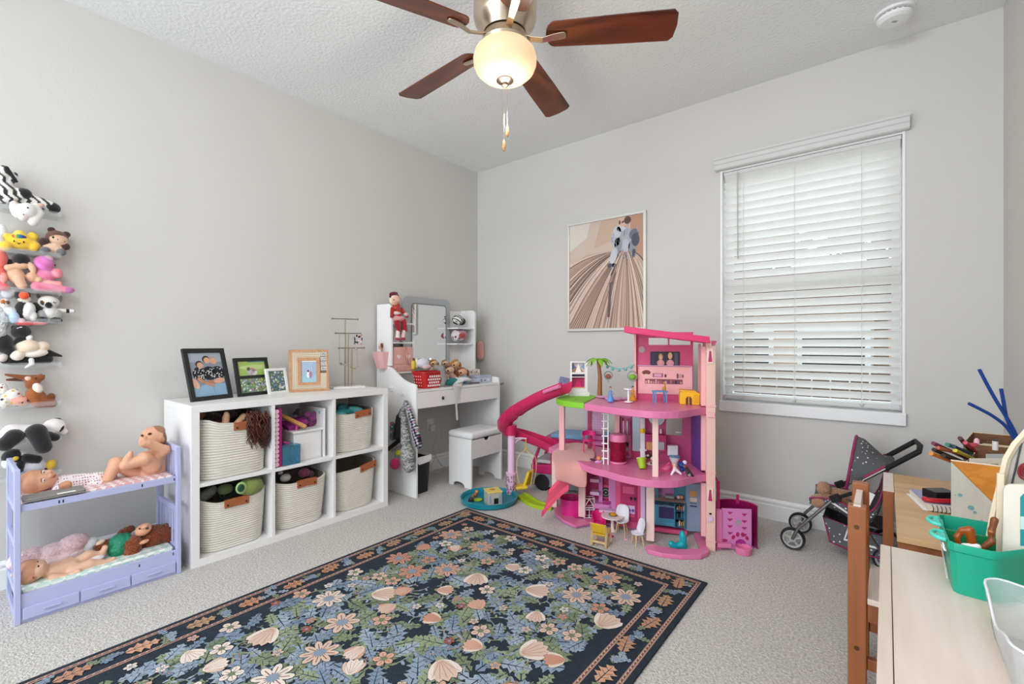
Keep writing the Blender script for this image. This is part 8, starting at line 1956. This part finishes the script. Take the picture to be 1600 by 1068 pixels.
def mir(v): return Vector((v.x, -v.y, v.z))
def wheel(c_, r):
    w0 = B(); w0.lathe([(r * 0.80, -0.012), (r * 0.95, -0.014), (r, -0.006), (r, 0.006), (r * 0.95, 0.014), (r * 0.80, 0.012)], T=Matrix.Rotation(R(90), 4, 'X'), o=c_, seg=28, caps=False)
    wo = w0.obj('wheel', TY2, stroller, smooth=40)
    b = B(); b.lathe([(r * 0.66, -0.008), (r * 0.81, -0.010), (r * 0.81, 0.010), (r * 0.66, 0.008), (r * 0.66, -0.008)], T=Matrix.Rotation(R(90), 4, 'X'), o=c_, seg=28, caps=False)
    b.lathe([(0.001, -0.013), (r * 0.28, -0.012), (r * 0.28, 0.012), (0.001, 0.013)], T=Matrix.Rotation(R(90), 4, 'X'), o=c_, seg=20)
    for k in range(5):
        a = 2 * math.pi * k / 5 + 0.3; b.tube([(c_[0] + r * 0.2 * math.cos(a), c_[1], c_[2] + r * 0.2 * math.sin(a)), (c_[0] + r * 0.72 * math.cos(a), c_[1], c_[2] + r * 0.72 * math.sin(a))], 0.008, 6)
    b.obj('wheel_rim', RIM, wo, smooth=40)
fw = S_(1238, 840); rwl = 0.058
for y in (yn + 0.012, yf - 0.012):
    wheel((fw.x, y - sl_.y, rwl), rwl); wheel((0.365, y - sl_.y, rwl), rwl)
nodes = [S_(1246, 826), S_(1281, 797), S_(1298, 783), S_(1305, 778), S_(1332, 770), S_(1350, 749), S_(1384, 732), S_(1436, 705)]
for sgn in (1, -1):
    n_ = [v if sgn == 1 else mir(v) for v in nodes]
    B().tube([Vector((fw.x, n_[0].y, rwl))] + n_[:4], 0.008, 8).obj('front_tube', STEEL, stroller, smooth=50)
    B().tube(n_[3:5], 0.009, 8).obj('hinge_bar', GRIP, stroller, smooth=50)
    B().cbox(tuple(n_[3]), (0.045, 0.022, 0.035), (0, -0.5, 0)).obj('fold_joint', GRIP, stroller, bevel=0.004)
    B().tube(n_[4:7], 0.008, 8).obj('push_tube', STEEL, stroller, smooth=50)
    B().tube([tuple(v + Vector((0, 0, 0.012))) for v in n_[5:7]], 0.007, 8).obj('piping', MAGP, stroller, smooth=50)
    B().tube([tuple(n_[4]), (0.30, n_[4].y, 0.16), (0.365, n_[4].y, rwl)], 0.008, 8).obj('rear_tube', STEEL, stroller, smooth=50)
    B().tube([tuple(n_[2]), tuple(n_[2] + Vector((0.09, 0, -0.055))), (0.20, n_[2].y, 0.115), (0.36, n_[2].y, 0.105)], 0.006, 8).obj('lower_tube', CRP, stroller, smooth=50)
e1, e2 = nodes[7], mir(nodes[7])
B().tube([nodes[6], e1, (e1 + e2) / 2 + Vector((0.01, 0, 0.003)), e2, mir(nodes[6])], 0.012, 10).obj('handle_bar', GRIP, stroller, smooth=50)
B().tube([Vector((fw.x, nodes[0].y, rwl)), Vector((fw.x, -nodes[0].y, rwl))], 0.006, 8).tube([(0.365, nodes[0].y, rwl), (0.365, -nodes[0].y, rwl)], 0.006, 8).obj('axle', STEEL, stroller, smooth=50)
hw = abs(nodes[0].y) - 0.006
def hoop(base, apex, k=14):
    b0, a0 = S_(*base), S_(apex[0], apex[1], ym_)
    return [(b0.x + (a0.x - b0.x) * math.sin(math.pi * i / k) ** 0.7, -hw * math.cos(math.pi * i / k), b0.z + (a0.z - b0.z) * math.sin(math.pi * i / k) ** 0.7) for i in range(k + 1)]
hs_ = [hoop((1322, 764), (1338, 681)), hoop((1328, 758), (1352, 687)), hoop((1340, 752), (1368, 702)), hoop((1360, 742), (1380, 713)), hoop((1384, 732), (1398, 718))]
B().add([q for h_ in hs_ for q in h_], [(i * 15 + j, i * 15 + j + 1, (i + 1) * 15 + j + 1, (i + 1) * 15 + j) for i in range(4) for j in range(14)]).obj('canopy', PRT, stroller, smooth=True, solid=0.003)
B().tube(hs_[0], 0.007, 8).obj('canopy_piping', MAGP, stroller, smooth=True)
path_ = [S_(*q) for q in ((1264, 789), (1284, 793), (1312, 803), (1334, 818), (1356, 822), (1374, 800), (1388, 745))]
sp_ = spline([tuple(v) for v in path_], 3)
rows = []
for i, q in enumerate(sp_):
    d_ = 0.035 + 0.03 * math.sin(math.pi * i / len(sp_)); rows.append([(q[0], -hw, q[2] + d_), (q[0], -hw * 0.96, q[2] + d_ * 0.4), (q[0], -hw * 0.8, q[2]), (q[0], hw * 0.8, q[2]), (q[0], hw * 0.96, q[2] + d_ * 0.4), (q[0], hw, q[2] + d_)])
B().add([v for r in rows for v in r], [(i * 6 + j, i * 6 + j + 1, (i + 1) * 6 + j + 1, (i + 1) * 6 + j) for i in range(len(rows) - 1) for j in range(5)]).obj('seat_fabric', PRT, stroller, smooth=50, solid=0.004)
for k in (0, 5): B().tube([r[k] for r in rows], 0.005, 6).obj('seat_piping', MAGP, stroller, smooth=True)
sidep = [S_(*q) for q in ((1286, 806), (1297, 846), (1335, 862), (1376, 872), (1388, 838), (1336, 826))]
for sg in (1, -1): B().loft([[tuple(v) if sg == 1 else tuple(mir(v)) for v in sidep], [(v.x, (v.y + 0.004) * sg, v.z) for v in sidep]]).obj('basket_side', PRT, stroller); B().tube([tuple(v) if sg == 1 else tuple(mir(v)) for v in sidep], 0.005, 6, closed=True).obj('basket_piping', MAGP, stroller, smooth=True)
bl_ = [sidep[k] for k in (0, 1, 2, 3)]
B().loft([[tuple(v) for v in bl_], [tuple(mir(v)) for v in bl_]], False, False, False).obj('basket_floor', GST, stroller, solid=0.003)
B().cbox(tuple(S_(1358, 778) + Vector((0, -0.004, 0))), (0.028, 0.002, 0.06), (0, 0.35, 0)).obj('care_label', CRP, stroller)
Q = Pose('y', -0.30); e, c = Q.e, Q.c
TED = '#b98a68'
soft('teddy_bear', 'light brown teddy bear lying in the doll stroller, feet towards the room', 'soft toy', [e(1287, 763, 11, 11, TED, 0, 0.02), e(1279, 782, 14, 10, TED, 10, 0.09), c(1294, 768, 1325, 777, 8, 11, '#ad7f5e', -0.01), c(1286, 780, 1318, 784, 8, 9, '#ad7f5e', 0.05), e(1340, 778, 14, 13, TED, 0, 0.0)], FUR, rough=0.0012, h=0.004)
# ------------------------------------------------------------------ tables and chair by the right wall
PINE = wood('stained_pine', '#a3623a', '#74401f', 0.45, 6, (1, 1, 0.06), 8); TOP = wood('whitewashed_top', '#efe3d8', '#cdb8a6', 0.4, 4, (1, 0.10, 1), 9); TOP2 = wood('pale_wood_top', '#e0bd90', '#c4935f', 0.4, 4, (0.12, 1, 1), 9)
NT, FT = 0.53, 0.50
nt_ = thing('near_table', 'whitewashed wooden play table nearest the camera by the right wall', 'table', (3.05, -1.61, 0))
B().box((0.0, -1.30, NT - 0.022), (0.022, 0.0, NT)).obj('edge_board', TOP, nt_, bevel=0.001)
B().box((0.0235, -1.30, NT - 0.022), (0.45, 0.0, NT)).obj('table_top', TOP, nt_, bevel=0.001)
B().box((0.01, -1.28, NT - 0.085), (0.44, -1.26, NT - 0.0225)).box((0.01, -0.03, NT - 0.085), (0.44, -0.012, NT - 0.0225)).box((0.01, -1.26, NT - 0.085), (0.028, -0.03, NT - 0.0225)).obj('apron', PINE, nt_)
for x in (0.032, 0.395):
    for y in (-1.255, -0.075): B().box((x, y, 0.0005), (x + 0.04, y + 0.04, NT - 0.0225)).obj('leg', PINE, nt_, bevel=0.002)
ft_ = thing('far_table', 'pale wooden play table behind the near one, under the sketchbook', 'table', (3.07, -1.415, 0))
B().box((0.018, 0.0, FT - 0.018), (0.43, 0.88, FT)).obj('table_top', TOP2, ft_, bevel=0.0015)
for y in (0.008, 0.85): B().box((0.02, y, FT - 0.085), (0.42, y + 0.018, FT - 0.0185)).obj('apron', PINE, ft_)
B().box((-0.018, 0.54, 0.0005), (0.0165, 0.88, FT - 0.001)).obj('side_board', PINE, ft_, bevel=0.0015)
B().box((-0.018, 0.54, FT - 0.0008), (0.0165, 0.88, FT + 0.001)).obj('board_cap', TOP, ft_)
for y in (0.03, 0.80): B().box((0.37, y, 0.0005), (0.41, y + 0.04, FT - 0.0185)).obj('leg', PINE, ft_, bevel=0.002)
ch_x = 2.972
chair = thing('child_chair', 'stained pine child chair pushed under the near table, seen from the side', 'chair', (ch_x, -1.53, 0))
for y, zt in ((0.0, 0.606), (0.235, 0.620)):
    B().box((0.0, y - 0.020, 0.0005), (0.046, y + 0.020, zt)).obj('back_post', PINE, chair, bevel=0.004)
    b = B()
    for z in (0.185, 0.545): b.cyl((0.022, y - 0.0208, z), (0.022, y - 0.0195, z), 0.007, seg=14)
    b.obj('screw_cap', mat('brass_screw', '#6a4a30', 0.4, metal=0.7), chair)['kind'] = 'stuff'
    B().box((0.30, y - 0.018, 0.0005), (0.34, y + 0.018, 0.322)).obj('front_leg', PINE, chair, bevel=0.003)
    B().box((0.0465, y - 0.012, 0.268), (0.2995, y + 0.012, 0.322)).obj('seat_rail', PINE, chair, bevel=0.002); B().box((0.0465, y - 0.010, 0.125), (0.2995, y + 0.010, 0.158)).obj('stretcher', PINE, chair, bevel=0.002)
B().box((0.012, 0.021, 0.535), (0.030, 0.214, 0.600)).obj('back_rail', TOP, chair, bevel=0.002); B().box((0.012, 0.021, 0.42), (0.030, 0.214, 0.46)).obj('back_rail', TOP, chair, bevel=0.002)
B().box((0.014, -0.0205, 0.6065), (0.032, 0.0, 0.609)).obj('post_tip', TOP, chair)
B().box((0.047, -0.02, 0.3225), (0.345, 0.255, 0.340)).obj('seat', TOP, chair, bevel=0.003)
# sketchbook
A, Bq, Cq = atz(1421, 763, FT + 0.02), atz(1466, 768, FT + 0.02), atz(1424, 806, FT + 0.02)
ru = (Bq - A) / np.linalg.norm(Bq - A); rzb = math.atan2(ru[1], ru[0]); bwid = 0.155; bhei = 0.215
bk = thing('sketchbook', 'lilac covered spiral sketchbook with a red drawing on the far table', 'sketchbook', (A[0], A[1], FT + 0.0005), rzb)
B().box((-0.012, -bhei * 0.98, 0), (bwid, -0.008, 0.002)).obj('loose_sheet', CRP, bk)
B().box((0, -bhei, 0.0025), (bwid, 0, 0.0185)).obj('pages', mat('page_edge', '#e6dfd0', 0.7), bk)
B().box((0, -bhei, 0.0188), (bwid, 0, 0.020)).obj('cover', mat('lilac_cover', '#a9a9cf', 0.5), bk)
B().box((-0.001, -bhei - 0.002, 0.0186), (bwid, -bhei + 0.03, 0.0204)).obj('cover_band', CRP, bk)
p = Print((0, -bhei, 0.0202), (1, 0, 0), (0, 1, 0), (0, 0, 1), 0.0001); rg = random.Random(2)
for k in range(46):
    x, y = bwid * rg.gauss(0.52, 0.10), bhei * rg.gauss(0.52, 0.09); p.line([(x, y), (x + rg.uniform(-.018, .018), y + rg.uniform(-.012, .012))], 0.0022, rg.choice(['#c94a5f', '#b83a52', '#e08a98', '#d9dcec']), 1 + k % 4)
for k in range(7): p.rect(bwid * (0.34 + 0.05 * k), bhei * 0.76, bwid * (0.37 + 0.05 * k), bhei * 0.785, '#3f3f63', 3)
for k in range(6): p.rect(bwid * (0.40 + 0.05 * k), bhei * 0.25, bwid * (0.43 + 0.05 * k), bhei * 0.272, '#4f4f7a', 3)
p.obj('cover_print', bk)
for k in range(12): B().tube([(0.012 + k * 0.0115, -bhei + 0.008 + 0.011 * math.cos(t) - 0.008, 0.011 + 0.011 * math.sin(t)) for t in [2 * math.pi * q / 12 for q in range(12)]], 0.0013, 5, closed=True).obj('spiral_ring', DRK, bk)
FT2 = FT + 0.021
pbx = atz(1476, 783, FT2); t = thing('black_box', 'small black box lying on the lilac sketchbook', 'box', (pbx[0], pbx[1], FT2), YAW)
B().box((-0.03, 0, 0), (0.05, 0.06, 0.032)).obj('box_body', DRK, t, bevel=0.003)
t = thing('red_clip', 'red curved toy clip in front of the black box', 'toy', (pbx[0] - 0.012, pbx[1] - 0.022, FT2), YAW)
B().tube(spline([(-0.05, 0.012, 0.010), (-0.046, -0.004, 0.010), (-0.015, -0.014, 0.010), (0.05, -0.016, 0.010)], 5), 0.0085, 8).obj('clip_body', mat('red_plastic', '#c0222e', 0.35), t, smooth=50)
# wooden desk organiser and what is in it
GW = wood('grey_washed_wood', '#c9c4b6', '#aaa494', 0.6, 5, (1, 1, 0.3), 5); ORW = wood('orange_birch', '#d98b2f', '#b96d1c', 0.5, 8); BRW = wood('brown_organiser_wood', '#8f6444', '#6d472e', 0.5, 8); EDG = mat('pale_ply_edge', '#ead9bd', 0.6)
og = atz(1486, 834, FT); orz = thing('desk_organiser', 'wooden desk organiser with a slanted grey side and an orange inner panel', 'organiser', (og[0], og[1], FT + 0.0005), R(-2))
s = dist(og[0], og[1]) / F
sx_ = 0.00146
B().prism([(0, 0), (72 * sx_, 0), (72 * sx_, 50 * s), (0, 113 * s)], 0, 0.006, 'y').obj('side_panel', GW, orz, bevel=0.001)
B().prism([(0.004, 0.001), (82 * sx_, 0.001), (82 * sx_, 113.5 * s), (0.002, 113.5 * s)], 0.0065, 0.0125, 'y').obj('inner_panel', ORW, orz, bevel=0.0005)
B().box((0.0, 0.0065, 113.6 * s), (82 * sx_, 0.0125, 115.2 * s)).obj('ply_edge', EDG, orz)
b = B()
for x, z, r_ in ((14, 63, 3.6), (30, 46, 5), (7, 62, 1.2), (36, 40, 3), (52, 22, 2.4), (58, 12, 1.6), (22, 20, 1.4), (46, 30, 1.2)): b.prism(circ(r_ * sx_, 12, (x * sx_, z * s), r_ * s * 0.7), -0.0012, -0.0002, 'y')
b.obj('paint_blot', mat('blue_green_paint', '#6f9a9c', 0.4), orz)['kind'] = 'stuff'
def openbox(lab, A, Bp, Cp, zt, zb_):
    a, b_, c_ = [Vector(atz(*q, zt)) for q in (A, Bp, Cp)]; d_ = a + c_ - b_
    t = thing('wooden_box', lab, 'box', (a.x, a.y, zb_)); o = Vector((a.x, a.y, 0)); ctr = (a + c_) / 2
    P4_ = [a, b_, c_, d_]
    for k in range(4):
        p0, p1 = P4_[k], P4_[(k + 1) % 4]; i0, i1 = p0.lerp(ctr, 0.035), p1.lerp(ctr, 0.035)
        B().loft([[(q.x - o.x, q.y - o.y, z) for q in (p0, p1, i1, i0)] for z in (0, zt - zb_ - 0.003)]).obj('box_wall', BRW, t)
        B().loft([[(q.x - o.x, q.y - o.y, z) for q in (p0, p1, i1, i0)] for z in (zt - zb_ - 0.0028, zt - zb_)]).obj('rim_edge', EDG, t)
    B().loft([[(q.x - o.x, q.y - o.y, z) for q in [v.lerp(ctr, 0.04) for v in P4_]] for z in (0.001, 0.005)]).obj('box_floor', BRW, t)
    return t
openbox('open brown wooden box in front, behind the orange organiser panel', (1508, 722), (1536, 692), (1596, 698), 0.69, FT + 0.0005)
openbox('open brown wooden box at the back by the window wall corner', (1505, 691), (1520, 674), (1590, 680), 0.715, FT + 0.0005)
rg = random.Random(7)
PENS = [(1512, 716, 1458, 692, '#6d2f4a', 'plum'), (1514, 712, 1465, 699, '#c9694f', 'terracotta'), (1510, 724, 1459, 702, '#2a1f22', 'black'), (1505, 728, 1455, 708, '#e08a3c', 'orange'), (1518, 708, 1480, 694, '#2f7a6a', 'green'), (1516, 712, 1490, 697, '#27375f', 'navy'), (1520, 716, 1492, 703, '#d9cf3a', 'yellow'), (1512, 726, 1474, 711, '#3a2a24', 'dark brown'), (1518, 706, 1500, 684, '#4a1c26', 'maroon'), (1524, 704, 1508, 691, '#c9404f', 'red')]
for x0, y0, x1, y1, cl_, nm in PENS:
    a, b_ = atd(x0, y0, 1.63), atd(x1, y1, 1.56); d_ = (b_ - a); L = np.linalg.norm(d_)
    t = thing('felt_pen', f'{nm} felt pen leaning left out of the wooden boxes', 'pen', tuple(a)); L_ = Vector(d_)
    m_ = mat('pen_' + nm.replace(' ', '_'), cl_, 0.4)
    B().tube([(0, 0, 0), tuple(L_ * 0.72)], 0.0062, 8).obj('pen_barrel', m_, t, smooth=40); B().tube([tuple(L_ * 0.725), tuple(L_)], 0.0068, 8).obj('pen_cap', m_, t, smooth=40)
soft('pink_sharpener', 'pale pink rubber figure among the pens in the back wooden box', 'rubber', [('e', atd(1526, 690, 1.58), (0.008, 0.006, 0.014), np.eye(3), '#e6b3bf'), ('e', atd(1520, 695, 1.58), (0.014, 0.006, 0.008), np.eye(3), '#b8444f')], PLA, h=0.003)
t = thing('glue_stick', 'small white glue stick standing in the back wooden box', 'glue stick', tuple(atd(1555, 694, 1.66)), YAW)
B().cyl((0, 0, -0.02), (0, 0, 0.012), 0.008, seg=14).obj('tube', CRP, t, smooth=40); B().cyl((0, 0, 0.0125), (0, 0, 0.016), 0.0075, seg=14).obj('cap', DRK, t, smooth=40)
PAP = [mat('cream_card', '#e6e0cf', 0.7), mat('teal_card', '#1f8a94', 0.5), mat('grey_card', '#c9cbc9', 0.6)]
for k, (x0, x1, y0, y1, m_, lab) in enumerate(((1516, 1568, 716, 735, PAP[0], 'cream greeting card standing in the front wooden box'), (1570, 1580, 716, 740, PAP[1], 'teal edged booklet standing in the front wooden box'), (1542, 1590, 709, 716, PAP[2], 'grey folder edge standing in the front wooden box'))):
    a = atd(x0, y1, 1.50 + 0.03 * (k == 2)); s2 = (1.50 + 0.03 * (k == 2)) / F; t = thing('paper_card', lab, 'card', tuple(a), YAW)
    B().box((0, 0, -0.03), ((x1 - x0) * s2, 0.003, (y1 - y0) * s2)).obj('card_sheet', m_, t)
    if k == 0:
        p = Print((0, -0.0004, 0), (1, 0, 0), (0, 0, 1), (0, -1, 0)); p.rect(0.030, 0.008, 0.058, 0.022, '#8a8f6a').rect(0.064, 0.008, 0.090, 0.022, '#8a8f6a').rect(0.033, 0.011, 0.055, 0.019, '#d9d6c2', 2).rect(0.067, 0.011, 0.087, 0.019, '#d9d6c2', 2); p.obj('card_print', t)
PIPE = mat('blue_chenille', '#1c4796', 0.95, bump=(500, 1, 0.004))
for pts, lab in ((((1592, 700), (1584, 672), (1556, 625), (1542, 600), (1530, 577)), 'blue chenille stem reaching highest, bent to the left'), (((1590, 694), (1581, 672), (1572, 650), (1568, 628), (1564, 607)), 'blue chenille stem standing upright in the middle'), (((1588, 690), (1572, 666), (1552, 650), (1532, 639), (1514, 630)), 'blue chenille stem leaning lowest to the left')):
    tag(B().tube(spline([tuple(atd(px, py, 1.42)) for px, py in pts], 6), 0.0048, 7).obj('chenille_stem', PIPE, smooth=True), lab, 'chenille stem')
# teal caddy and what stands in it
CAD = mat('teal_caddy_plastic', '#18a283', 0.35); AQH = mat('aqua_handle', '#4fd0bd', 0.35)
cz0, cz1 = NT + 0.0005, 0.645
q = [Vector(v) for v in ((3.171, -1.842, 0), (3.246, -1.850, 0), (3.40, -1.665, 0), (3.40, -1.618, 0), (3.166, -1.618, 0))]
ctr = Vector((3.27, -1.73, 0)); cad = thing('storage_caddy', 'teal plastic caddy full of craft pieces at the back of the near table', 'caddy', (ctr.x, ctr.y, cz0)); H_ = cz1 - cz0
def cring(k, z):
    out = []
    for i in range(5):
        for f_ in (q[i - 1], q[(i + 1) % 5]):
            v = q[i] + (f_ - q[i]).normalized() * 0.010; out.append(((v.x - ctr.x) * k, (v.y - ctr.y) * k, z))
    return out
B().loft([cring(0.90, 0.0), cring(0.965, H_ - 0.020), cring(0.995, H_ - 0.017), cring(1.0, H_ - 0.004), cring(0.99, H_), cring(0.965, H_), cring(0.94, H_ - 0.02), cring(0.88, 0.006)]).obj('caddy_wall', CAD, cad, smooth=35)
B().box((-0.095, -0.004, 0.007), (0.12, 0.004, H_ - 0.004)).obj('divider', mat('green_caddy_inside', '#0f7f4a', 0.5), cad, bevel=0.001)
for y in (-0.055, 0.055):
    x = -0.100
    B().tube(spline([(x, y - 0.028, H_ - 0.005), (x - 0.016, y - 0.024, H_ - 0.003), (x - 0.024, y, H_ - 0.004), (x - 0.016, y + 0.024, H_ - 0.003), (x, y + 0.028, H_ - 0.005)], 4), 0.0048, 8).obj('handle_loop', AQH, cad, smooth=True)
    B().box((x - 0.014, y - 0.02, H_ - 0.008), (x + 0.004, y + 0.02, H_ - 0.003)).obj('handle_tab', AQH, cad, bevel=0.001)
B().tube([(-0.1015, -0.085, H_ - 0.03), (-0.107, -0.080, H_ - 0.012), (-0.097, -0.078, 0.02)], 0.003, 6).obj('handle_clip', CRP, cad, smooth=True)
def slab(name, lab, cat, pts, y, th, m):
    P = [aty(px, py, y) for px, py in pts]; z0 = min(p_[2] for p_ in P)
    t = thing(name, lab, cat, (P[0][0], y, z0)); B().prism([(p_[0] - P[0][0], p_[2] - z0) for p_ in P], 0, th, 'y').obj('board_face', m, t, bevel=0.0015)
    return t, (lambda px, py, o_=0.0: (lambda w: (w[0] - P[0][0], w[1] - y - o_, w[2] - z0))(aty(px, py, y - o_)))
GBD = mat('grey_board', '#b9b3a8', 0.6, var=(8, 0.2, '#9d968b'))
t, L_ = slab('craft_board', 'tall grey craft board with rounded top and pale edge in the teal caddy', 'board', [(1541, 872), (1552, 806), (1573, 716), (1586, 694), (1606, 672), (1640, 660), (1680, 660), (1680, 872)], -1.700, 0.010, GBD)
B().tube([L_(1541, 868, 0.002), L_(1552, 806, 0.002), L_(1573, 716, 0.002), L_(1586, 694, 0.002), L_(1606, 672, 0.002), L_(1640, 660, 0.002)], 0.007, 4).obj('pale_edge', EDG, t)
B().tube([L_(1557, 868, 0.0015), L_(1575, 780, 0.0015), L_(1596, 690, 0.0015)], 0.0018, 5).tube([L_(1572, 806, 0.0015), L_(1640, 806, 0.0015)], 0.0015, 5).obj('black_line', DRK, t)
for r_ in (11, 7, 3): B().tube([L_(1602 + r_ * math.cos(a), 736 + r_ * 1.1 * math.sin(a), 0.002) for a in [2 * math.pi * k / 18 for k in range(18)]], 0.0022, 5, closed=True).obj('red_ring', mat('dark_red_paint', '#8f2f33', 0.5), t)
t, L_ = slab('wood_strip', 'pale wooden strip standing in the teal caddy beside the craft board', 'wood strip', [(1556, 868), (1558, 739), (1570, 741), (1568, 868)], -1.735, 0.008, EDG)
t, L_ = slab('toy_tablet', 'cream rounded frame with a teal inset at the right of the teal caddy', 'toy frame', [(1566, 870), (1568, 766), (1571, 760), (1578, 757), (1670, 757), (1670, 870)], -1.775, 0.012, mat('cream_frame', '#e6e0cf', 0.5))
B().prism([(p_[0], p_[2]) for p_ in (L_(1594, 852), L_(1594, 776), L_(1599, 771), L_(1660, 771), L_(1660, 852))], -0.0015, -0.0002, 'y').obj('teal_inset', mat('teal_inset', '#1f8f93', 0.4), t); B().prism([(p_[0], p_[2]) for p_ in (L_(1594, 826), L_(1594, 806), L_(1660, 806), L_(1660, 826))], -0.0025, -0.0016, 'y').obj('pale_inset', mat('pale_inset', '#bfe0d6', 0.4), t)
Q = Pose('y', -1.795); e, c = Q.e, Q.c; AMB = mat('amber_plastic', '#a9541c', 0.2, trans=0.25)
soft('amber_handle', 'amber plastic stamp handle on a white base in the teal caddy', 'stamp', [c(1497, 852, 1496, 838, 4, 4, '#a9541c'), c(1496, 838, 1503, 828, 4, 4, '#a9541c'), c(1503, 828, 1515, 827, 4.2, 4.6, '#a9541c'), c(1515, 828, 1519, 848, 6, 6, '#b5601f')], AMB, parts=[('stamp_base', [c(1507, 853, 1527, 854, 5, 5, '#ecebe6', 0.006)], CRP)], h=0.0025, k=0.004)
soft('brown_figure', 'brown angular toy figure between the amber handle and the craft board', 'toy', [c(1548, 836, 1554, 812, 3.5, 5, '#7d4524'), e(1549, 829, 5, 4, '#b5813c'), c(1536, 855, 1550, 845, 4, 5, '#7d4524')], PLA, h=0.003)
# clear bin
CLR = mat('frosted_clear_plastic', '#eef0f2', 0.25, trans=0.55, ior=1.15, alpha=0.55)
cbx, cby, cw2, cl2, ch2 = 3.345, -2.115, 0.27, 0.30, 0.100
cbn = thing('clear_bin', 'translucent frosted plastic bin with a wavy rim, nearest on the table', 'bin', (cbx, cby, NT + 0.0005))
def wave(p_): return -0.030 * (math.exp(-((p_[1] / (cl2 * 0.22)) ** 2)) if abs(p_[0]) > cw2 * 0.40 else math.exp(-((p_[0] / (cw2 * 0.22)) ** 2)))
def bring2(z, k, wv=0.0, n=8):
    out = []; pr_ = rrect(cw2 * k, cl2 * k, 0.035 * k, 4)
    for i in range(len(pr_)):
        a, b_ = pr_[i], pr_[(i + 1) % len(pr_)]; m_ = n if math.hypot(a[0] - b_[0], a[1] - b_[1]) > 0.06 else 1
        for t_ in range(m_): x, y = a[0] + (b_[0] - a[0]) * t_ / m_, a[1] + (b_[1] - a[1]) * t_ / m_; out.append((x, y, z + wv * wave((x, y))))
    return out
B().loft([bring2(0.0, 0.90), bring2(ch2 * 0.70, 0.965, 0.7), bring2(ch2 * 0.74, 0.985, 1), bring2(ch2, 1.0, 1), bring2(ch2, 0.985, 1), bring2(ch2 * 0.70, 0.95, 0.7), bring2(0.004, 0.885)]).obj('bin_wall', CLR, cbn, smooth=40)
hz_ = [(-cw2 / 2 * 0.962 - 0.001, y, z) for y, z in ((0.085, 0.066), (0.030, 0.046), (0.030, 0.032), (0.075, 0.044))]
B().loft([hz_, [(x + 0.0012, y, z) for x, y, z in hz_]]).obj('hand_slot', mat('slot_shade', '#6f8a80', 0.5), cbn)
B().tube([(p_[0], p_[1], p_[2] + 0.001) for p_ in bring2(ch2, 0.995, 1)], 0.0022, 6, closed=True).obj('rim_bead', mat('rim_clear_white', '#f4f6f7', 0.3, alpha=0.8), cbn, smooth=True)
